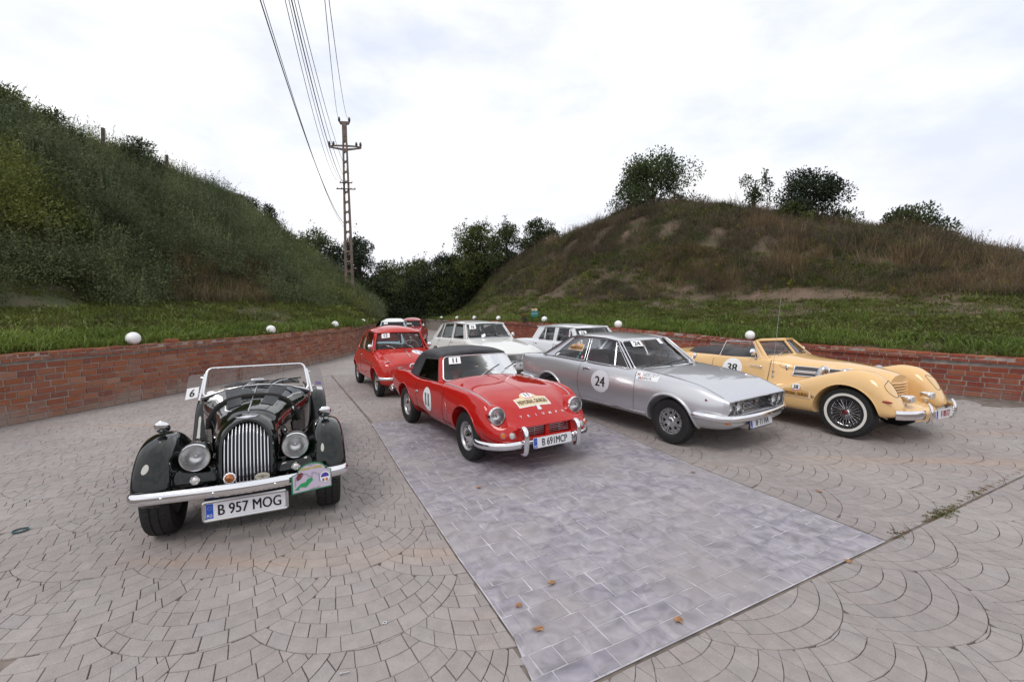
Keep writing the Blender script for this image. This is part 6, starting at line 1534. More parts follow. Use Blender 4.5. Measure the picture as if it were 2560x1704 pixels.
# ---- white hatchback (16)
WH = paint('cream_white', (.68, .68, .66), 0, .3)
st = [
 sp(-3.50, .42, (.45, .42), (.62, .45), (.68, .54), (.70, .62), (.69, .68), (.66, .72), (.5, .735), (.3, .74), (0, .74)),
 sp(-3.40, .32, (.5, .33), (.70, .37), (.765, .50), (.775, .62), (.755, .72), (.69, .80), (.55, .81), (.3, .815), (0, .82)),
 sp(-3.0, .26, (.5, .26), (.73, .30), (.80, .44), (.81, .60), (.785, .75), (.70, .90), (.55, .915), (.3, .92), (0, .92)),
 sp(-2.2, .22, (.5, .22), (.74, .28), (.80, .42), (.815, .58), (.79, .76), (.695, .945), (.55, .95), (.3, .955), (0, .955)),
 sp(-.9, .22, (.5, .22), (.74, .28), (.80, .42), (.815, .58), (.79, .78), (.70, .968), (.55, .985), (.3, .995), (0, 1.0)),
 sp(-.5, .22, (.5, .22), (.74, .28), (.80, .42), (.815, .56), (.785, .76), (.72, .895), (.55, .94), (.3, .965), (0, .975)),
 sp(0, .23, (.5, .23), (.74, .29), (.80, .42), (.81, .56), (.775, .74), (.715, .845), (.55, .875), (.3, .915), (0, .925)),
 sp(.4, .25, (.5, .25), (.72, .30), (.785, .42), (.79, .56), (.755, .70), (.69, .775), (.55, .79), (.3, .825), (0, .835)),
 sp(.62, .28, (.46, .28), (.68, .32), (.74, .42), (.745, .54), (.73, .65), (.68, .715), (.55, .722), (.3, .745), (0, .735)),
 sp(.70, .32, (.44, .32), (.64, .35), (.70, .43), (.71, .53), (.70, .62), (.66, .685), (.52, .692), (.3, .705), (0, .690)),
]
car, S_, f, ws = closed_car('hatchback', 'white four door hatchback, number 16, behind the black soft top', (-.175, 11.33, -59.6), st, WH, dict(
    arches=[(0, .33, .36), (-2.68, .33, .36)], doors=[(-1.72, -.78), (-2.62, -1.74)], sill=.34, cabin=(-3.15, -.82, .62, .45), handle_z=.865, recess=[((.70, 0, .605), (.10, 1.30, .13)), ((.70, 0, .47), (.08, 1.1, .10))],
    belt_y=([-3.1, -.8], [.69, .70]), belt_z=([-3.2, -2.2, -.9], [.905, .94, .972]), cant_y=([-2.8, -2.3, -1.2], [.56, .585, .575]), cant_z=([-2.85, -2.5, -1.8, -1.15], [1.285, 1.335, 1.362, 1.342]),
    windows=[(-.95, -1.64, -1.70, -1.22), (-1.78, -2.50, -2.42, -1.80), (-2.58, -2.90, -2.60, -2.49)], pillars=[(-.78, -.95, -1.24, -1.12), (-1.63, -1.79, -1.81, -1.69), (-2.49, -2.59, -2.50, -2.41), (-2.90, -3.25, -2.80, -2.60)],
    ws=((-.83, .635, .985), (-1.13, .53, 1.345), (.13, 0, .02)), rw=((-3.38, .58, .86), (-2.85, .50, 1.30), (-.05, 0, .02)), roof=[(-1.10, 1.362, .09), (-1.2, 1.39, .06), (-1.7, 1.425, 0), (-2.3, 1.42, 0), (-2.7, 1.375, 0), (-2.87, 1.31, -.03)],
    lamps=[], num=(-.44, .78, .17, .10, '16', .095), wipers=[.85], wdy=-.25, seat=(-1.55, .58), bumper=[(.35, -.84, .44), (.55, -.80, .44), (.74, -.62, .44), (.80, -.3, .44), (.81, 0, .44), (.80, .3, .44), (.74, .62, .44), (.55, .80, .44), (.35, .84, .44)], bh=.085,
    wr_=(.315, .155, .185), wpos=[(0, -.67, .315), (0, .67, .315), (-2.68, -.65, .315), (-2.68, .65, .315)], drip=1, wsf=CHROMED, mirrors=(1,)))
g_ = MB()
for z in np.linspace(.55, .66, 6):
    for s_ in (-1, 1): g_.box((.71, s_*.33, z), (.02, .50, .008))
for z in (.55, .58, .61, .64): g_.box((.715, 0, z-.04), (.02, .13, .008))
g_.tube([(.72, -.09, .675), (.725, -.05, .56)], .008, 6); g_.tube([(.72, .09, .675), (.725, .05, .56)], .008, 6)
for z in (.435, .46, .485): g_.box((.70, 0, z), (.02, .62, .010))
g_.obj('grille', CHROME, car, ang=None)
for s_ in (-1, 1):
    b = MB(); b.box((.695, s_*.47, .475), (.02, .16, .05)); b.obj('fog_lamp', CLEARL, car, ang=None)
    b = MB(); b.box((.70, s_*.57, .605), (.02, .15, .11)); b.obj('headlight', CLEARL, car, ang=None)
    line_on(car, 'side_crease', [(x, S_.y(x, .86, s_)+s_*.001, .86) for x in np.linspace(-3.2, -.2, 20)], .004, WH)
license_plate(car, (.855, .05, .43), (0, 1, 0), (0, 0, 1), .50, .10, 'B•27 ASU', band=False, fw=.75)
o = rect_decal(ws, 'paper_card', lambda u, v: tuple(Vector(f(.32+u, .13+v+u*1.4))+Vector((.006, 0, .004))), .09, .20, WHITE, 2)
o = rect_decal(ws, 'sun_strip', lambda u, v: tuple(Vector(f(.5+u, .93+v))+Vector((-.012, 0, 0))), .94, .10, mat('green_tint', (.03, .10, .09), .4), 10)

# ---- white saloon (19)
WH2 = paint('pale_white', (.66, .67, .70), 0, .3)
st = [
 sp(-3.72, .42, (.45, .42), (.60, .45), (.67, .54), (.69, .64), (.69, .74), (.67, .82), (.5, .84), (.3, .84), (0, .84)),
 sp(-3.55, .32, (.5, .33), (.69, .37), (.745, .50), (.755, .64), (.745, .77), (.70, .885), (.5, .90), (.3, .905), (0, .91)),
 sp(-2.6, .25, (.5, .25), (.71, .29), (.765, .44), (.775, .60), (.755, .80), (.69, .945), (.55, .955), (.3, .96), (0, .96)),
 sp(-.8, .24, (.5, .24), (.71, .28), (.765, .42), (.775, .58), (.755, .78), (.69, .945), (.55, .955), (.3, .965), (0, .97)),
 sp(0, .25, (.5, .25), (.71, .29), (.765, .42), (.77, .56), (.75, .76), (.69, .88), (.5, .90), (.3, .92), (0, .93)),
 sp(.55, .28, (.46, .28), (.68, .32), (.73, .44), (.74, .58), (.72, .70), (.66, .80), (.5, .82), (.3, .835), (0, .84)),
 sp(.68, .32, (.44, .32), (.62, .35), (.67, .45), (.68, .57), (.67, .68), (.62, .75), (.5, .77), (.3, .78), (0, .78)),
]
car, S_, f, ws = closed_car('saloon', 'pale white boxy four door saloon behind the silver coupe roof', (2.52, 10.28, -57), st, WH2, dict(
    arches=[(0, .31, .34), (-2.42, .31, .34)], doors=[(-1.60, -.70), (-2.45, -1.62)], sill=.33, cabin=(-2.75, -.75, .60, .45), handle_z=.865,
    belt_y=([-2.6, -.8], [.685, .69]), belt_z=([-2.6, -.7], [.955, .955]), cant_y=([-2.4, -1.1], [.555, .56]), cant_z=([-2.45, -1.8, -1.08], [1.275, 1.29, 1.275]),
    windows=[(-.86, -1.05, -1.16, -1.14), (-1.08, -1.56, -1.60, -1.19), (-1.68, -2.02, -2.10, -1.72), (-2.05, -2.32, -2.15, -2.13)], pillars=[(-.74, -.87, -1.16, -1.06), (-1.55, -1.69, -1.73, -1.59), (-2.31, -2.62, -2.42, -2.16)],
    ws=((-.78, .60, .965), (-1.06, .52, 1.27), (.16, 0, .01)), rw=((-2.72, .55, .965), (-2.45, .50, 1.27), (-.08, 0, .01)), roof=[(-1.04, 1.288, .10), (-1.15, 1.325, .06), (-1.6, 1.355, 0), (-2.1, 1.35, 0), (-2.4, 1.315, 0), (-2.50, 1.285, -.04)],
    lamps=[(.69, .52, .66, .07, None, 'headlight'), (.69, .36, .66, .06, None, 'headlight')], num=(-.42, .62, .17, .10, '19', .095), wipers=[.4, .8], seat=(-1.5, .58),
    bumper=[(.40, -.80, .45), (.62, -.72, .45), (.74, -.4, .45), (.75, 0, .45), (.74, .4, .45), (.62, .72, .45), (.40, .80, .45)], wr_=(.295, .145, .18), wpos=[(0, -.65, .295), (0, .65, .295), (-2.42, -.63, .295), (-2.42, .63, .295)], drip=1, wsf=CHROMED, mirrors=()))

# ---- pale blue small car with a white roof, and a red one behind it
PB = paint('pale_blue', (.33, .50, .58), 0, .3); WR = paint('white_roof', (.72, .72, .72), 0, .3)
def tiny(scale_w, zt):
    return [
     sp(-2.75, .34, (.28, .34), (.42, .38), (.47, .46), (.48, .54), (.46, .62), (.41, .68), (.28, .71), (.15, .72), (0, .72)),
     sp(-2.3, .25, (.42, .26), (.58, .32), (.64, .44), (.65, .58), (.63, .72), (.57, .83), (.42, .87), (.2, .89), (0, .89)),
     sp(-1.4, .22, (.45, .23), (.62, .28), (.66, .42), (.67, .58), (.65, .76), (.59, .90), (.45, .925), (.2, .93), (0, .93)),
     sp(-.6, .22, (.45, .23), (.62, .28), (.66, .42), (.67, .58), (.64, .76), (.57, .89), (.42, .92), (.2, .93), (0, .935)),
     sp(0, .23, (.45, .24), (.62, .30), (.67, .42), (.67, .56), (.63, .70), (.54, .79), (.40, .82), (.2, .85), (0, .86)),
     sp(.5, .27, (.36, .28), (.48, .33), (.53, .43), (.53, .53), (.50, .62), (.43, .68), (.32, .71), (.16, .73), (0, .735))]
def tinyP(**k):
    P = dict(arches=[(0, .28, .30), (-1.95, .28, .30)], doors=[(-1.5, -.55)], sill=.30, cabin=(-2.1, -.62, .53, .4), handle_z=.80,
     belt_y=([-2.2, -.5], [.585, .59]), belt_z=([-2.2, -.5], [.90, .905]), cant_y=([-2.0, -.85], [.47, .475]), cant_z=([-2.05, -1.5, -.85], [1.18, 1.245, 1.205]),
     windows=[(-.72, -1.38, -1.42, -.95), (-1.48, -1.95, -1.85, -1.50)], pillars=[(-.58, -.73, -.96, -.84), (-1.37, -1.49, -1.51, -1.41), (-1.94, -2.18, -2.03, -1.84)],
     ws=((-.62, .48, .92), (-.82, .435, 1.195), (.05, 0, .01)), rw=((-2.2, .44, .93), (-2.05, .40, 1.17), (-.04, 0, .01)), roof=[(-.80, 1.215, .04), (-.95, 1.285, .02), (-1.4, 1.345, 0), (-1.8, 1.31, 0), (-2.07, 1.20, 0)],
     lamps=[(.42, .44, .63, .07, None, 'headlight')], wipers=[.35, .75], seat=(-1.25, .50), ss=.85, wr_=(.27, .13, .16), wpos=[(0, -.56, .27), (0, .56, .27), (-1.95, -.56, .27), (-1.95, .56, .27)], mirrors=())
    P.update(k); return P
car, S_, f, ws = closed_car('small_car', 'pale blue small car with white roof, behind the red number 12 saloon', (-5.06, 19.0, -80), tiny(1, 1), PB, tinyP(roofm=WR, num=(-.30, .78, .16, .10, '14', .09), glass=GLASSD, wsg=GLASSD, rexp=5))
RED3 = paint('old_red', (.33, .035, .04), 0, .35)
car, S_, f, ws = closed_car('far_saloon', 'dark red small saloon farthest back, half hidden by the pale blue car', (-4.80, 20.9, -86), tiny(1, 1), RED3, tinyP(mirrors=(1,), glass=GLASSD))
o = rect_decal(ws, 'window_strip', lambda u, v: tuple(Vector(f(.42+u, .5+v))+Vector((.008, 0, 0))), .35, .10, WHITE, 2)
# ============================================================ VEGETATION
def leaf_mat(name, cols, trans=.25, rough=.55, nz=None):
    m = bpy.data.materials.new(name); m.use_nodes = True; t = m.node_tree; b = t.nodes['Principled BSDF']; b.inputs['Roughness'].default_value = rough; b.inputs['Specular IOR Level'].default_value = .3
    oi = t.nodes.new('ShaderNodeObjectInfo'); ge = t.nodes.new('ShaderNodeNewGeometry')
    ma = t.nodes.new('ShaderNodeMath'); ma.operation = 'MULTIPLY_ADD'; ma.inputs[1].default_value = .38; ma.inputs[2].default_value = -.19
    ad = t.nodes.new('ShaderNodeMath'); ad.operation = 'ADD'; t.links.new(ge.outputs['Random Per Island'], ma.inputs[0]); t.links.new(ma.outputs[0], ad.inputs[0])
    nn = t.nodes.new('ShaderNodeTexNoise'); nn.inputs['Scale'].default_value = nz or .45; nn.inputs['Detail'].default_value = 3; t.links.new(ge.outputs['Position'], nn.inputs['Vector'])
    mr = t.nodes.new('ShaderNodeMapRange'); mr.inputs[1].default_value = .32; mr.inputs[2].default_value = .68; t.links.new(nn.outputs['Fac'], mr.inputs[0])
    av = t.nodes.new('ShaderNodeMath'); av.operation = 'MULTIPLY_ADD'; av.inputs[1].default_value = .35; t.links.new(oi.outputs['Random'], av.inputs[0])
    sc = t.nodes.new('ShaderNodeMath'); sc.operation = 'MULTIPLY'; sc.inputs[1].default_value = .65; t.links.new(mr.outputs[0], sc.inputs[0]); t.links.new(sc.outputs[0], av.inputs[2]); t.links.new(av.outputs[0], ad.inputs[1])
    rp = t.nodes.new('ShaderNodeValToRGB'); el = rp.color_ramp.elements
    for i, c in enumerate(cols):
        e = el[i] if i < 2 else el.new(i/(len(cols)-1)); e.position = i/(len(cols)-1); e.color = (*c, 1)
    t.links.new(ad.outputs[0], rp.inputs[0]); t.links.new(rp.outputs[0], b.inputs['Base Color'])
    tr = t.nodes.new('ShaderNodeBsdfTranslucent'); t.links.new(rp.outputs[0], tr.inputs[0]); mxs = t.nodes.new('ShaderNodeMixShader'); mxs.inputs[0].default_value = trans
    t.links.new(b.outputs[0], mxs.inputs[1]); t.links.new(tr.outputs[0], mxs.inputs[2]); t.links.new(mxs.outputs[0], t.nodes['Material Output'].inputs[0])
    return m
def quads_mesh(name, V, mt, k=4):
    """V: (n,k,3) polygons"""
    n = len(V); me = bpy.data.meshes.new(name); me.vertices.add(n*k); me.vertices.foreach_set('co', V.reshape(-1).astype(np.float32))
    me.loops.add(n*k); me.loops.foreach_set('vertex_index', np.arange(n*k, dtype=np.int32)); me.polygons.add(n)
    me.polygons.foreach_set('loop_start', np.arange(0, n*k, k, dtype=np.int32)); me.polygons.foreach_set('loop_total', np.full(n, k, dtype=np.int32))
    me.update(calc_edges=True); me.materials.append(mt); return me
def unit(a): return a/np.maximum(np.linalg.norm(a, axis=-1, keepdims=True), 1e-9)
def leaves(P, D, L_, W_, rs):
    """diamond leaves at P pointing along D"""
    n = len(P); r = unit(rs.normal(size=(n, 3))); S = unit(np.cross(D, r)); L_ = L_*rs.uniform(.6, 1.25, (n, 1)); W_ = W_*rs.uniform(.7, 1.2, (n, 1))
    nn = np.cross(S, D)
    return np.stack([P, P+D*L_*.5+S*W_*.5+nn*L_*.06, P+D*L_, P+D*L_*.5-S*W_*.5+nn*L_*.06], 1)
def clump(name, n, rx, rz, L_, W_, mt, seed, up=.3, stems=0):
    rs = np.random.RandomState(seed); d = unit(rs.normal(size=(n, 3))); d[:, 2] = np.abs(d[:, 2])*.9+.02; q = rs.uniform(.35, 1, (n, 1))**.6
    lob = 1+.25*np.sin(d[:, :1]*5+seed)+.2*np.sin(d[:, 1:2]*7+seed*2)
    P = d*q*np.array([rx, rx, rz])*lob; D = unit(d+rs.normal(size=(n, 3))*.7+np.array([0, 0, up]))
    V = leaves(P, D, L_, W_, rs)
    if stems:
        a = []
        for i in range(stems):
            b0 = np.array([*rs.uniform(-rx*.5, rx*.5, 2), 0]); tp = b0+np.array([*rs.uniform(-.2, .2, 2), rz*rs.uniform(.9, 1.6)]); k = 16
            t = rs.uniform(.25, 1, (k, 1)); P2 = b0+(tp-b0)*t; D2 = unit(rs.normal(size=(k, 3))*.8+np.array([0, 0, .6])); a.append(leaves(P2, D2, L_*1.1, W_, rs)); a.append(np.array([[b0-[.006, 0, 0], b0+[.006, 0, 0], tp+[.002, 0, 0], tp-[.002, 0, 0]]]))
        V = np.concatenate([V]+a)
    me = quads_mesh(name, V, mt); return bpy.data.objects.new(name, me)
def tuft(name, n, r, h, w_, lean, mt, seed, droop=.4):
    rs = np.random.RandomState(seed); a = rs.uniform(0, 6.283, n); q = rs.uniform(0, 1, n)**.5*r
    B = np.stack([np.cos(a)*q, np.sin(a)*q, np.zeros(n)], 1); b2 = rs.uniform(0, 6.283, n); le = rs.uniform(0, lean, n)
    D = np.stack([np.cos(b2)*le, np.sin(b2)*le, np.ones(n)], 1); H = h*rs.uniform(.45, 1.1, (n, 1)); S = np.stack([-np.sin(b2), np.cos(b2), np.zeros(n)], 1)*w_*.5
    M = B+D*H*.6; T = B+D*H+np.stack([np.cos(b2), np.sin(b2), -np.ones(n)*droop], 1)*H*.28*le[:, None]/max(lean, .01)
    V1 = np.stack([B-S, B+S, M+S*.8, M-S*.8], 1); V2 = np.stack([M-S*.8, M+S*.8, T+S*.1, T-S*.1], 1)
    return bpy.data.objects.new(name, quads_mesh(name, np.concatenate([V1, V2]), mt))
def scatter(name, pts, srcs, label=None, cat=None, kind='stuff'):
    """pts: list of (x,y,z, rx,ry,rz, scale, variant)"""
    A = np.array(pts, float); me = bpy.data.meshes.new(name); me.vertices.add(len(A)); me.vertices.foreach_set('co', A[:, :3].reshape(-1).astype(np.float32))
    at = me.attributes.new('rot', 'FLOAT_VECTOR', 'POINT'); at.data.foreach_set('vector', A[:, 3:6].reshape(-1).astype(np.float32))
    at = me.attributes.new('scl', 'FLOAT', 'POINT'); at.data.foreach_set('value', A[:, 6].astype(np.float32))
    at = me.attributes.new('idx', 'INT', 'POINT'); at.data.foreach_set('value', A[:, 7].astype(np.int32))
    o = bpy.data.objects.new(name, me); COL.objects.link(o)
    ng = bpy.data.node_groups.new(name, 'GeometryNodeTree'); ng.interface.new_socket('Geometry', in_out='INPUT', socket_type='NodeSocketGeometry'); ng.interface.new_socket('Geometry', in_out='OUTPUT', socket_type='NodeSocketGeometry')
    gi = ng.nodes.new('NodeGroupInput'); go = ng.nodes.new('NodeGroupOutput'); ip = ng.nodes.new('GeometryNodeInstanceOnPoints'); ip.inputs['Pick Instance'].default_value = True
    coll = bpy.data.collections.new(name+'_src')
    for i, s in enumerate(srcs): s.name = '%s_%02d' % (name, i); coll.objects.link(s)
    ci = ng.nodes.new('GeometryNodeCollectionInfo'); ci.inputs['Collection'].default_value = coll; ci.inputs['Separate Children'].default_value = True; ci.inputs['Reset Children'].default_value = True
    def att(nm, ty):
        n = ng.nodes.new('GeometryNodeInputNamedAttribute'); n.data_type = ty; n.inputs['Name'].default_value = nm; return n.outputs['Attribute']
    lk = ng.links.new; lk(gi.outputs[0], ip.inputs['Points']); lk(ci.outputs[0], ip.inputs['Instance']); lk(att('idx', 'INT'), ip.inputs['Instance Index'])
    er = ng.nodes.new('FunctionNodeEulerToRotation'); lk(att('rot', 'FLOAT_VECTOR'), er.inputs[0]); lk(er.outputs[0], ip.inputs['Rotation']); lk(att('scl', 'FLOAT'), ip.inputs['Scale']); lk(ip.outputs[0], go.inputs[0])
    m = o.modifiers.new('scatter', 'NODES'); m.node_group = ng
    return tag(o, label, cat, None, kind)
def rotz(tilt=.15): return (rnd.gauss(0, tilt), rnd.gauss(0, tilt), rnd.uniform(0, 6.283))
# ---- left bank
LG = [leaf_mat('shrub_leaf_blue', [(.050, .066, .030), (.105, .130, .058), (.185, .21, .105)], .25), leaf_mat('shrub_leaf_green', [(.052, .064, .016), (.115, .135, .032), (.20, .215, .055)], .3), leaf_mat('shrub_leaf_dark', [(.05, .045, .025), (.09, .088, .040), (.14, .135, .06)], .2)]
srcs = [clump('c', 1300, 1.0, .95, .075, .028, LG[0], 1, .3, 9), clump('c', 1300, .9, 1.15, .075, .028, LG[0], 2, .4, 12), clump('c', 1100, 1.0, .9, .085, .036, LG[1], 3, .3, 9), clump('c', 1100, .85, 1.15, .085, .034, LG[1], 4, .5, 14), clump('c', 800, 1.05, .8, .07, .030, LG[2], 5, .2, 6)]
pts = []; ridge = []
def nz2(x, y, s): return (math.sin(x*s+1.3)*math.cos(y*s*1.1+.4)+math.sin((x+y)*s*.6))*.5
tries = 0
while len(pts) < 1750 and tries < 30000:
    tries += 1
    az = R(rnd.uniform(-56, -16.5)); h0 = wall_r(PL, az)
    if h0 is None: continue
    r1 = r1_left(az); r = math.sqrt(rnd.uniform((h0[0]+1)**2, (r1+2.5)**2)); H = hill(az, r, 'L')
    z, s, g, r1_ = H
    ed = g+nz2(az*30, r, .9)*.9
    if s < ed-.1: continue
    x, y = math.sin(az)*r, math.cos(az)*r
    # dry grass gap in the shrubs
    px = 1280+1132.7*math.tan(az)
    if 430 < px < 665 and s < g+2.6+1.2*math.sin(px*.02): continue
    v = nz2(x, y, .55); k = (0 if rnd.random() < .5 else 1) if v > -.05 else (2 if rnd.random() < .55 else 3)
    if px > 600 and rnd.random() < .7: k = rnd.choice([0, 1])
    if rnd.random() < .12: k = 4
    sc = rnd.uniform(.35, 1.15)
    if s < ed+.5: sc *= .75
    pts.append((x, y, z-.15, *rotz(.25), sc, k))
for i in range(260):
    az = R(rnd.uniform(-54, -19)); r1 = r1_left(az); r = r1+rnd.uniform(-1.2, .8); H = hill(az, r, 'L')
    if H: pts.append((math.sin(az)*r, math.cos(az)*r, H[0]-.05, *rotz(.15), rnd.uniform(.5, 1.0), rnd.choice([1, 3, 3])))
scatter('bank_shrubs', pts, srcs, 'dense dark green shrubs covering the left hillside', 'shrubs')
# ---- grass of both banks
GR = [leaf_mat('grass_green', [(.052, .064, .014), (.10, .12, .024), (.165, .185, .04)], .3, nz=.8), leaf_mat('grass_dry', [(.07, .065, .025), (.12, .105, .045), (.19, .15, .07)], .25), leaf_mat('grass_bright', [(.07, .11, .02), (.13, .19, .035), (.21, .27, .06)], .35)]
gs = [tuft('t', 34, .16, .085, .008, 1.1, GR[0], 11), tuft('t', 30, .17, .07, .008, 1.3, GR[0], 12), tuft('t', 26, .15, .09, .007, 1.2, GR[1], 13), tuft('t', 15, .12, .21, .013, 1.1, GR[2], 14, .9), clump('t', 26, .16, .06, .07, .045, GR[0], 15, .2)]
pts = []
def bank_grass(n, side, a0, a1, gmax):
    c_ = 0; tries = 0
    while c_ < n and tries < n*6:
        tries += 1
        az = R(rnd.uniform(a0, a1)); h0 = wall_r(PL if side == 'L' else PR, az)
        if h0 is None: continue
        s = rnd.uniform(0, 1)**1.25*gmax(math.degrees(az)); r = h0[0]+.26+s; H = hill(az, r, side)
        x, y = math.sin(az)*r, math.cos(az)*r; v = nz2(x, y, 1.1)
        if v < (-.30 if side == 'R' else -.5) and rnd.random() < .7: continue
        k = 0 if rnd.random() < .55 else 1
        if rnd.random() < (.30 if side == 'R' else .16)+.25*(v < -.1): k = 2
        if rnd.random() < .12: k = 4
        if s < 1.3 and rnd.random() < .30: k = 3
        elif rnd.random() < .03: k = 3
        if side == 'L' and s > 2.5 and rnd.random() < .3: k = 0
        pts.append((x, y, H[0]-.015, *rotz(.12), rnd.uniform(.6, 1.25)*(1+r/45), k)); c_ += 1
bank_grass(10500, 'L', -56, -16, lambda a: 8.5)
bank_grass(17000, 'R', -18, 52, lambda a: float(np.interp(a, [-18, -8, 10, 50], [22, 18, 9.5, 9.5])))
scatter('bank_grass', pts, gs, 'short green grass on the banks above the brick walls', 'grass')
# ---- right hill: dry weeds
WM = [leaf_mat('weed_brown', [(.06, .045, .032), (.115, .086, .060), (.18, .135, .09)], .2), leaf_mat('weed_olive', [(.042, .050, .016), (.085, .09, .032), (.14, .14, .05)], .25), leaf_mat('weed_straw', [(.12, .085, .045), (.19, .13, .07), (.26, .19, .11)], .25), leaf_mat('weed_leaf', [(.028, .042, .014), (.06, .085, .026), (.10, .135, .04)], .25), leaf_mat('yellow_flower', [(.14, .14, .02), (.25, .23, .03), (.38, .34, .05)], .3)]
ws_ = [tuft('w', 60, .32, .36, .007, 1.1, WM[0], 21, .2), tuft('w', 60, .36, .30, .007, 1.3, WM[0], 22, .3), tuft('w', 54, .32, .30, .008, 1.2, WM[1], 23, .3), tuft('w', 50, .22, .52, .007, .6, WM[2], 24, .5), clump('w', 70, .30, .20, .075, .035, WM[3], 25, .3), clump('w', 40, .16, .30, .05, .030, WM[4], 26, .6, 4), clump('w', 170, .36, .34, .045, .010, WM[0], 27, .5, 8), clump('w', 140, .36, .26, .045, .016, WM[1], 28, .4, 5)]
pts = []; tries = 0
while len(pts) < 15500 and tries < 80000:
    tries += 1
    az = R(rnd.uniform(-10, 53)); h0 = wall_r(PR, az)
    if h0 is None: continue
    r1 = r1_right(az); r = math.sqrt(rnd.uniform((h0[0]+1)**2, (r1+3)**2)); z, s, g, r1_ = hill(az, r, 'R')
    x, y = math.sin(az)*r, math.cos(az)*r
    if s < g+nz2(x, y, .8)*.9-.2: continue
    bare = nz2(x*1.3+5, y*1.3, 1.5)
    if bare < -.36 and rnd.random() < .88: continue
    v = nz2(x+3, y*1.2, .42)+rnd.uniform(-.35, .35); low = s < g+3.5
    if v > .12: k = rnd.choice([0, 6, 6, 6, 1])
    elif v > -.3: k = rnd.choice([1, 6, 6, 7, 0, 7])
    else: k = rnd.choice([7, 7, 4, 2, 4, 6])
    if low and rnd.random() < .4: k = rnd.choice([4, 2])
    if rnd.random() < .025: k = 5
    if nz2(x*.8, y*.7, .6) > .62 and rnd.random() < .4: k = 3
    top = r > r1-3
    pts.append((x, y, z-.02, *rotz(.18), rnd.uniform(.5, 1.15)*(1.2 if top else 1), k))
for cx_, cy_, cr_, kk in [(1895, 585, 1.0, 3), (1980, 660, 1.6, 3), (1330, 610, 2.2, 0), (2280, 620, 2.2, 3), (2440, 640, 2.0, 3)]:
    az = px_az(cx_)
    for i in range(60):
        r = lerp(cy_, [500, 740], [r1_right(az)-1, wall_r(PR, az)[0]+7.5])+rnd.gauss(0, cr_*.5); a2 = az+rnd.gauss(0, cr_*.5)/r; H = hill(a2, r, 'R'); pts.append((math.sin(a2)*r, math.cos(a2)*r, H[0], *rotz(.15), rnd.uniform(.8, 1.5), kk))
for i in range(420):
    az = R(rnd.uniform(-2, 52)); r = r1_right(az)+rnd.uniform(-1.5, .8); H = hill(az, r, 'R'); pts.append((math.sin(az)*r, math.cos(az)*r, H[0], *rotz(.15), rnd.uniform(1.0, 2.0), rnd.choice([0, 3, 2, 6, 7])))
# dry grass gap on the left hill
for i in range(700):
    px = rnd.uniform(425, 675); az = px_az(px); h0 = wall_r(PL, az); g = lerp(math.degrees(az), [-48, -35, -25, -18], [4.4, 6.2, 6.0, 4.0]); s = g+rnd.uniform(-.6, 3.4); r = h0[0]+.22+s; H = hill(az, r, 'L')
    pts.append((math.sin(az)*r, math.cos(az)*r, H[0], *rotz(.15), rnd.uniform(.8, 1.5), rnd.choice([2, 2, 0, 3, 7])))
scatter('dry_weeds', pts, ws_, 'brown and olive dry weeds covering the right hillside', 'weeds')
# ---- trees and bushes, each its own thing
TM = [leaf_mat('tree_leaf_dark', [(.022, .032, .012), (.045, .064, .022), (.085, .11, .035)], .25, nz=.9), leaf_mat('tree_leaf_olive', [(.036, .046, .014), (.075, .092, .024), (.13, .15, .04)], .3, nz=.9), leaf_mat('tree_leaf_deep', [(.010, .016, .009), (.020, .031, .014), (.040, .058, .024)], .2, nz=.9)]
BARK = mat('bark', (.05, .038, .03), .9, noise=(8, .3))
def tree(name, label, x, y, z, h, w_, seed, mt, n=3600, L_=.16, crown0=.12, lean=0, shoots=8, blobs=26, group='trees and bushes on the banks'):
    rs = np.random.RandomState(seed); root = thing(name, label, 'tree' if 'tree' in name else 'bush', (x, y, z), (0, 0, 0), group)
    tr = MB(); top = np.array([lean*.5, 0, h*.75]); tr.tube([(0, 0, -.3), tuple(top*.4+[.05, .03, 0]), tuple(top)], [h*.028, h*.02, h*.006], 7)
    C = []
    for i in range(blobs):
        a = rs.uniform(0, 6.283); zz = rs.uniform(crown0+.1, .86); rad = w_*.46*math.sqrt(rs.uniform(.02, 1))*math.sin(math.pi*min(.86, max(.2, (zz-crown0)/(1-crown0)*.60+.36)))
        c = np.array([math.cos(a)*rad+lean*zz, math.sin(a)*rad, zz*h]); C.append((c, w_*rs.uniform(.12, .20)))
        b0 = top*rs.uniform(.15, .8); tr.tube([tuple(b0), tuple((b0+c)/2+[0, 0, .05*h]), tuple(c)], [h*.010, h*.006, h*.002], 4)
    tr.obj('trunk', BARK, root, ang=60)
    V = []; n = int(n*2.4); per = int(n/blobs)
    for c, r_ in C:
        d = unit(rs.normal(size=(per, 3))); q = rs.uniform(.25, 1.08, (per, 1))**.6; P = c+d*q*r_*np.array([1, 1, .85]); D = unit(d*.8+rs.normal(size=(per, 3))*.6+np.array([.25*np.sign(lean) if lean else 0, 0, .25])); V.append(leaves(P, D, L_, L_*.52, rs))
    for i in range(shoots):
        c, r_ = C[rs.randint(len(C))]; 
        if c[2] < h*.5: continue
        tp = c+np.array([rs.normal()*.18*w_*.3+lean*.15, rs.normal()*.1, h*rs.uniform(.10, .26)]); k = 26; t = rs.uniform(0, 1, (k, 1)); P = c+(tp-c)*t+rs.normal(size=(k, 3))*L_*.35; V.append(leaves(P, unit(rs.normal(size=(k, 3))*.8+np.array([0, 0, .7])), L_, L_*.5, rs))
    me = quads_mesh('crown', np.concatenate(V), mt); cr_ = bpy.data.objects.new('crown', me); COL.objects.link(cr_); cr_.parent = root
    return root
def at_px(px, r): az = px_az(px); return math.sin(az)*r, math.cos(az)*r, az
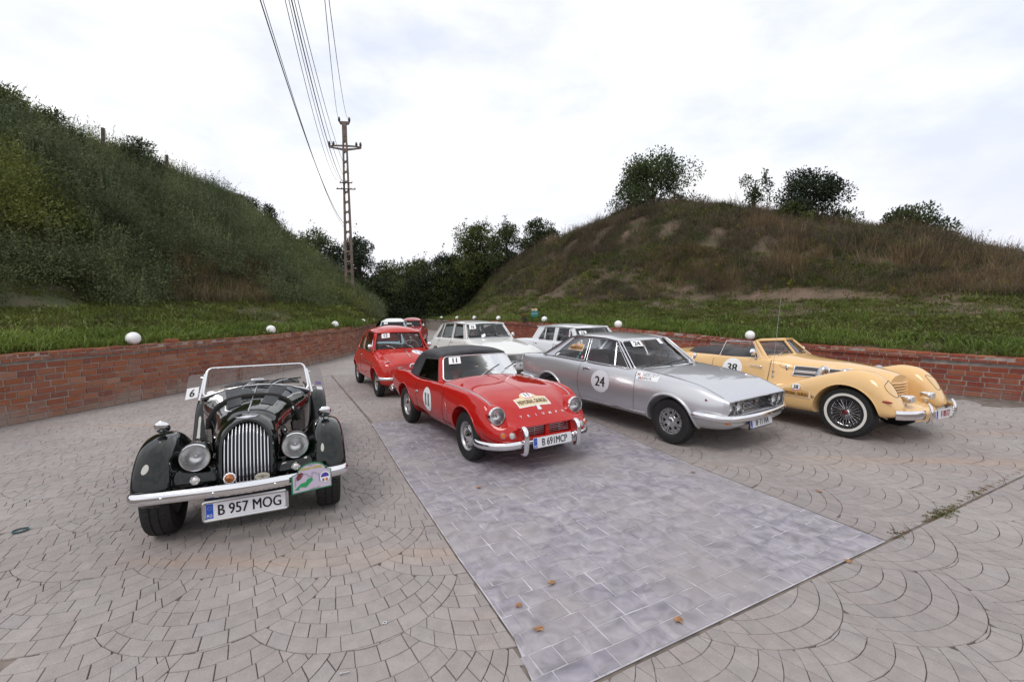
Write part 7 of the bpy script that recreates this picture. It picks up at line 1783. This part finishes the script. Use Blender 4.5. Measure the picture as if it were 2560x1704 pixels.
TREES = [
 # name, label, azimuth column, distance, side, height, width, material, leaves, leaf size, lean, shoots
 ('bush', 'large dark spiky bush on top of the right mound', 1628, 30.3, 'R', 4.3, 5.6, 0, 6500, .15, 0, 40),
 ('sapling_bush', 'sparse thin bush on the right hill between the two big dark bushes', 1872, 29.6, 'R', 3.6, 2.4, 0, 700, .13, .3, 14),
 ('bush', 'dense dark bush leaning right on the ridge of the right hill', 2005, 29.3, 'R', 3.6, 4.4, 2, 5200, .14, .4, 22),
 ('bush', 'low rounded bush farthest right on the ridge of the right hill', 2262, 28.6, 'R', 2.2, 3.3, 0, 3800, .13, .15, 12),
 ('bush', 'small leafy bush beside the leaning dark bush, on its left', 1960, 27.6, 'R', 1.9, 2.4, 1, 1500, .13, .3, 10),
 ('bush', 'dark twin topped bush on the left shoulder of the right hill', 1352, 36.5, 'R', 3.9, 3.4, 0, 3200, .16, 0, 24),
 ('bush', 'dark bush just left of the twin topped one, on the hill shoulder', 1268, 38, 'R', 4.6, 3.6, 0, 3200, .16, 0, 20),
 ('leafy_tree', 'broad olive green tree where the right hill drops to the valley', 1195, 41, 'R', 7.2, 5.6, 1, 5200, .20, 0, 26),
 ('leafy_tree', 'dark green tree in the valley, left of the broad olive one', 1118, 43, 'R', 6.3, 4.6, 2, 4200, .20, 0, 16),
 ('leafy_tree', 'yellowish green tree in the middle of the valley behind the wall', 1042, 47, 'R', 6.2, 5.2, 1, 4600, .22, 0, 22),
 ('leafy_tree', 'pale green tree in the valley centre with light showing through', 975, 52, 'R', 6.6, 5.4, 1, 3000, .22, 0, 24),
 ('leafy_tree', 'dark tree just right of the concrete pole', 905, 42, 'V', 8.4, 5.2, 2, 4600, .19, 0, 20),
 ('leafy_tree', 'dark tree directly behind the foot of the concrete pole', 850, 45, 'V', 8.2, 5.2, 2, 4200, .2, 0, 16),
 ('leafy_tree', 'dark tree behind the left ridge, left of the concrete pole', 790, 45, 'V', 9.8, 6.2, 0, 4600, .2, 0, 22),
 ('leafy_tree', 'tree top showing above the lower end of the left ridge', 728, 44, 'V', 10.4, 5.6, 0, 4200, .2, 0, 22),
 ('leafy_tree', 'low dark tree at the valley bottom behind the far end of the left wall', 945, 45, 'V', 4.2, 5.0, 2, 3200, .2, 0, 6),
 ('bush', 'yellow green bush on the top left corner of the left hill', 15, 23.8, 'L', 1.7, 2.6, 1, 2600, .12, .3, 18),
 ('bush', 'leafy bush on the left ridge, second from the top left corner', 165, 24.6, 'L', 1.7, 2.0, 0, 1300, .11, .2, 16),
 ('bush', 'feathery bush on the left ridge between the two fence posts', 345, 26.2, 'L', 1.6, 2.4, 0, 1200, .11, .4, 18),
 ('bush', 'round bush on the left ridge where it starts to drop', 600, 33.0, 'L', 2.0, 2.6, 2, 1800, .13, .2, 10),
 ('bush', 'overhanging bush at the lower end of the left ridge', 660, 34.5, 'L', 1.7, 2.2, 2, 1300, .13, .3, 10),
]
for i, (nm, lab, px, r, side, h, w_, mi, n, L_, lean, sh) in enumerate(TREES):
    x, y, az = at_px(px, r/math.cos(px_az(px)) if side == 'V' else r)
    if side == 'V': z = .6
    else: z = hill(az, r, side)[0]-(.75 if (side == 'R' and nm != 'leafy_tree') else .25)
    tree(nm, lab, x, y, z, h, w_, 100+i, TM[mi], n, L_, .02 if nm != 'leafy_tree' else .06, lean, sh, 30 if n > 2500 else 16)
# undergrowth behind the far wall
us_ = [clump('u', 150, .9, 1.1, .16, .08, TM[2], 41, .2), clump('u', 150, .9, .9, .16, .08, TM[0], 42, .3), clump('u', 130, .9, .9, .15, .07, TM[1], 43, .3)]
pts = []
for i in range(2200):
    px = rnd.uniform(690, 1230); az = px_az(px); r = rnd.uniform(39, 56)/math.cos(az)
    if px > 1120: r = rnd.uniform(40, 48)
    if px < 860: r = rnd.uniform(40, 50)
    hgt = rnd.uniform(0, 1)**1.3*lerp(px, [690, 830, 900, 1000, 1120, 1230], [5.2, 4.5, 3.4, 3.4, 4.4, 2.0])
    base = hill(az, r, 'R')[0] if px > 960 else .7
    pts.append((math.sin(az)*r, math.cos(az)*r, base+hgt-.3, *rotz(.3), rnd.uniform(.8, 1.5), rnd.choice([0, 0, 1, 2])))
scatter('undergrowth', pts, us_, 'dark undergrowth filling the valley behind the far walls', 'undergrowth')

# ============================================================ POLE, WIRES, SIGN, SMALL THINGS
CONC = mat('weathered_concrete', (.155, .115, .095), .85, noise=(5, .25), bump=(20, .4, .01))
INS = mat('brown_porcelain', (.035, .02, .025), .3, coat=.5)
def lattice_pole(name, label, x, y, z, H, w0, w1, full=True):
    root = thing(name, label, 'utility pole', (x, y, z), (0, 0, R(8)))
    wd = lambda t: w0+(w1-w0)*t
    b = MB(); ncell = 16 if full else 10; Hs = H*.90; cell = Hs/ncell
    for s_ in (-1, 1):
        ring = []
        for t in (0, .5, 1):
            zz = Hs*t; w_ = wd(t*.9); lw = .27*w_; xc = s_*(w_/2-lw/2); ring.append([(xc-lw/2, -.09, zz), (xc+lw/2, -.09, zz), (xc+lw/2, .09, zz), (xc-lw/2, .09, zz)])
        b.grid(ring, cv=True)
    for i in range(ncell+1):
        zz = i*cell; t = zz/H; w_ = wd(t); b.box((0, 0, zz), (w_*.9, .17, cell*.16))
        for s_ in (-1, 1):
            for d_ in (-1, 1):
                xi = s_*w_*.23; b.prism([(xi, -.085, zz+d_*cell*.08), (xi-s_*.0-s_*w_*.0, -.085, zz+d_*cell*.20), (xi-s_*w_*.12, -.085, zz+d_*cell*.08)], (0, .17, 0))
    b.box((0, 0, (Hs+H)/2), (wd(.95), .17, H-Hs)); b.obj('post', CONC, root, ang=None)
    b = MB(); za = H*.868
    for s_ in (-1, 1):
        b.prism([(0, -.06, za-.05), (s_*.95, -.06, za-.01), (s_*.95, -.06, za+.06), (s_*.0, -.06, za+.14)], (0, .12, 0)) if not full else None
        if full:
            b.prism([(0, -.06, za+.04), (s_*.5, -.06, za+.05), (s_*.95, -.06, za+.0), (s_*.95, -.06, za+.06), (s_*.5, -.06, za+.11), (0, -.06, za+.13)], (0, .12, 0)); b.prism([(0, -.06, za-.18), (s_*.2, -.06, za-.17), (s_*.9, -.06, za-.05), (s_*.95, -.06, za+.01), (s_*.2, -.06, za-.07), (0, -.06, za-.07)], (0, .12, 0))
    b.obj('crossarm', CONC, root, ang=None)
    b = MB(); b.prism([(-.24, -.07, H-.06), (.24, -.07, H-.06), (.33, -.07, H+.10), (-.33, -.07, H+.10)], (0, .14, 0)); b.obj('pole_cap', CONC, root, ang=None)
    def ins(x_, z_, s=1):
        b = MB(); b.lathe([(.0, 0), (.05*s, 0), (.075*s, .05*s), (.05*s, .09*s), (.085*s, .11*s), (.06*s, .17*s), (.07*s, .19*s), (.04*s, .26*s), (0, .28*s)], o=(x_, 0, z_), n=12); b.obj('insulator', INS, root, ang=50)
    for x_ in (-.29, .29): ins(x_, H+.10)
    for x_ in (-.90, -.66, .66, .90): ins(x_, za+.06)
    if full:
        for zz, hw_ in ((H*.668, .36), (H*.633, .56)):
            b = MB(); b.box((0, -.11, zz), (hw_*2, .05, .06)); b.obj('lower_arm', mat('dark_iron', (.03, .025, .025), .6), root, ang=None)
            for x_ in ((-.34, .34) if hw_ < .4 else (-.5, -.27, .27, .5)): ins(x_, zz+.03, .38)
    return root
def zL(x, y): az = math.atan2(x, y); H_ = hill(az, math.hypot(x, y), 'L'); return H_[0] if H_ else 1
PX_, PY_ = -9.95, 28.0; PZ = 2.3; PH = 10.55
lattice_pole('utility_pole', 'tall brown concrete ladder pole with insulators at the end of the left bank', PX_, PY_, PZ, PH, .56, .24)
lattice_pole('utility_pole', 'small far concrete pole top showing above trees left of the tall pole', -29.3, 70, 2.5, 10.8, .5, .24, False)
WIRE = mat('wire', (.03, .03, .032), .5)
wires = [((-.29, PH+.34), (-3.49, 9.0, 7.59), 'thin wire running to the top left insulator of the tall pole'), ((.29, PH+.34), (-3.41, 9.0, 7.59), 'thin wire running to the top right insulator of the tall pole'),
         ((-.50, 7.2), (-4.24, 9.0, 7.6), 'outer dark wire of the middle bundle reaching the pole'), ((-.27, 7.2), (-4.17, 9.0, 7.6), 'second dark wire of the middle bundle reaching the pole'), ((-.05, 7.0), (-4.12, 9.0, 7.6), 'thick dark cable of the middle bundle reaching the pole'), ((.20, 7.0), (-4.07, 9.0, 7.6), 'fourth wire of the middle bundle reaching the pole'), ((.34, 7.55), (-4.00, 9.0, 7.6), 'right wire of the middle bundle reaching the pole'),
         ((-.1, 4.55), (-4.71, 9.0, 7.6), 'leftmost thick cable sloping down to the middle of the pole'), ((-.12, 4.35), (-4.66, 9.0, 7.6), 'thin cable right beside the leftmost sloping one')]
for i, ((dx_, dz_), q, lab) in enumerate(wires):
    p0 = np.array([PX_+dx_, PY_, PZ+dz_]); q = np.array(q); d = (q-p0)
    pts = []
    for t in np.linspace(0, 2.05, 50):
        p = p0+d*t; p[2] = p0[2]+d[2]*t+(t*(t-1))*3.0; pts.append(tuple(p))
    b = MB(); b.tube(pts, .013 if i in (4, 7) else .008, 5); o = b.obj('power_line', WIRE, ang=60); tag(o, lab, 'power line', 'overhead wires to the tall pole')
for i, px in enumerate((286, 438)):
    r = (25.0, 27.5)[i]; x, y, az = at_px(px, r); z = hill(az, r, 'L')[0]; b = MB(); b.prism([(-.05, -.05, 0), (.05, -.05, 0), (.045, .05, 0), (-.05, .05, 0)], (.03, 0, 1.75)); o = b.obj('fence_post', mat('old_wood', (.09, .07, .055), .9, noise=(9, .3)), ang=None); o.location = (x, y, z-.2); o.rotation_euler = (0, R(2), .3)
    tag(o, ('weathered fence post standing highest on the left ridge', 'weathered fence post with a twig, lower on the left ridge')[i], 'fence post', 'old posts on the left ridge')
# sign
sg = thing('parking_sign', 'small teal parking sign with a cream arrow above it, behind the right wall', 'sign', (.98, 19.4, 1.15), (0, 0, R(-3)))
b = MB(); b.box((0, .015, .12), (.03, .02, .9)); b.obj('stake', mat('old_wood', (.09, .07, .055), .9), sg, ang=None)
b = MB(); b.box((0, 0, .37), (.30, .012, .24)); pn = b.obj('panel', mat('teal_board', (.01, .17, .17), .5), sg, ang=None); text_obj('PARCARE', .062, lambda u, v: (u, -.009, .38+v), WHITE, pn, 'lettering', .95, .001)
b = MB(); b.prism([(-.13, -.008, .50), (.04, -.008, .50), (.04, -.008, .465), (.13, -.008, .545), (.04, -.008, .625), (.04, -.008, .585), (-.13, -.008, .585)], (0, .010, 0)); b.obj('arrow', mat('cream_board', (.62, .50, .36), .5), sg, ang=None)
b = MB(); b.add([(-.10, -.010, .525), (.03, -.010, .525), (.03, -.010, .56), (-.10, -.010, .56)], [(0, 1, 2, 3)]); b.obj('arrow_band', mat('arrow_orange', (.45, .22, .08), .5), sg, ang=None, recalc=False)
# flower planter
fp = thing('flower_planter', 'small dark planter with orange flowers left of the parking sign', 'planter', (.53, 19.25, 1.12))
b = MB(); b.lathe([(0, 0), (.07, 0), (.085, .2), (.10, .24), (.085, .24), (0, .22)], n=16); b.obj('pot', mat('dark_pot', (.03, .03, .028), .7), fp, ang=50)
me = quads_mesh('foliage', (lambda rs: leaves(rs.normal(size=(160, 3))*[.07, .07, .05]+[0, 0, .30], unit(rs.normal(size=(160, 3))+[0, 0, .6]), .05, .025, rs))(np.random.RandomState(3)), TM[0]); o = bpy.data.objects.new('foliage', me); COL.objects.link(o); o.parent = fp
for i in range(7):
    b = MB(); b.ball((rnd.uniform(-.08, .08), rnd.uniform(-.08, .02), .34+rnd.uniform(-.03, .05)), .024, 8, sc=(1, 1, .6)); b.obj('flower', mat('orange_petal', (.55, .14, .03), .6), fp, ang=60)
# fallen leaves, ring, washer, bolt, moss
LEAFP = [(.2466, 2.80, 'dry brown leaf curled on the patch, nearest its middle'), (.03, 2.58, 'dry leaf on the patch left of the curled one'), (.138, 2.38, 'dry leaf on the patch nearest the viewer'), (-.34, 4.37, 'small brown leaf on the patch in front of the red car'), (.93, 2.44, 'dry leaf near the lower right edge of the patch'), (2.32, 3.02, 'crumpled leaf on the fan paving below the patch corner'), (1.93, 4.74, 'brown leaf on the right edge of the patch'), (2.93, 4.22, 'dark leaf on the fan paving right of the patch')]
LFM = mat('dead_leaf', (.30, .15, .07), .8, noise=(40, .3))
for i, (x, y, lab) in enumerate(LEAFP):
    b = MB(); n = 11; pts = []
    for k in range(n):
        t = 2*math.pi*k/n; r_ = .028*(1 if k % 2 else .55)*rnd.uniform(.8, 1.2); pts.append((r_*math.cos(t)*1.3, r_*math.sin(t), .004+.010*rnd.random()))
    b.add([(0, 0, .006)]+pts, [(0, 1+k, 1+(k+1) % n) for k in range(n)]); b.tube([(.03, 0, .006), (.055, .006, .012)], .0012, 4); o = b.obj('fallen_leaf', LFM, ang=None); o.location = (x, y, 0); o.rotation_euler = (0, 0, rnd.uniform(0, 6)); tag(o, lab, 'leaf', 'dead leaves on the paving')
b = MB(); b.lathe([(.040, .004), (.048, .004), (.050, .014), (.042, .016), (.038, .010), (.040, .004)], n=28); o = b.obj('plastic_ring', mat('teal_plastic', (.01, .06, .075), .4), ang=50); o.location = (-3.98, 3.54, .0); tag(o, 'flat dark teal plastic ring lying at the far left of the paving', 'ring')
b = MB(); b.lathe([(.006, .001), (.013, .001), (.013, .003), (.006, .003), (.006, .001)], n=20); o = b.obj('washer', CHROMED, ang=30); o.location = (-.73, 2.44, .001); tag(o, 'small shiny washer on the fan paving near the bottom', 'washer')
b = MB(); b.tube([(0, 0, .006), (.035, .01, .006)], .0035, 6); b.tube([(0, 0, .006), (-.006, -.002, .006)], .007, 6); o = b.obj('bolt', CHROMED, ang=30); o.location = (-.84, 2.08, .001); tag(o, 'small steel bolt lying at the bottom edge of the paving', 'bolt')
ms = [clump('m', 60, .045, .018, .014, .008, leaf_mat('moss', [(.05, .06, .015), (.09, .10, .02), (.16, .13, .04)], .1), 51, .3), clump('m', 50, .04, .010, .012, .006, leaf_mat('straw_bits', [(.14, .09, .05), (.22, .14, .08), (.3, .2, .12)], .1), 52, .1)]
J0, J1 = np.array([2.865, 3.325]), np.array([5.55, 4.80]); pts = []
for i in range(420):
    t = rnd.random(); p = J0+(J1-J0)*t; a = max(0, 1-abs(t-.30)/.12)+max(0, 1-abs(t-.55)/.06)*.6+max(0, 1-abs(t-.05)/.05)*.5
    if rnd.random() > a+.16: continue
    pts.append((p[0]+rnd.gauss(0, .012+.02*a), p[1]+rnd.gauss(0, .012+.02*a), -.004, *rotz(.1), rnd.uniform(.3, .8), 0 if (a > .35 and rnd.random() < .8) else 1))
scatter('moss', pts, ms, 'moss and straw growing in the paving joint on the right', 'moss')
# hairs of dry debris and pebbles over the paving
pm = mat('pebble', (.36, .31, .28), .8); b = MB(); rs = np.random.RandomState(9)
for i in range(420):
    az = rs.uniform(-.8, .8); r = 2.1+6*rs.rand()**1.4; x, y = r*math.sin(az), r*math.cos(az); q = rs.uniform(.0015, .0045)
    b.add([(x-q, y, 0), (x, y-q, 0), (x+q, y, 0), (x, y+q, 0), (x, y, q*1.3)], [(0, 1, 4), (1, 2, 4), (2, 3, 4), (3, 0, 4)])
tag(b.obj('pebbles', pm, ang=None, fix=False), 'tiny pebbles and crumbs strewn over the paving', 'pebbles', kind='stuff')
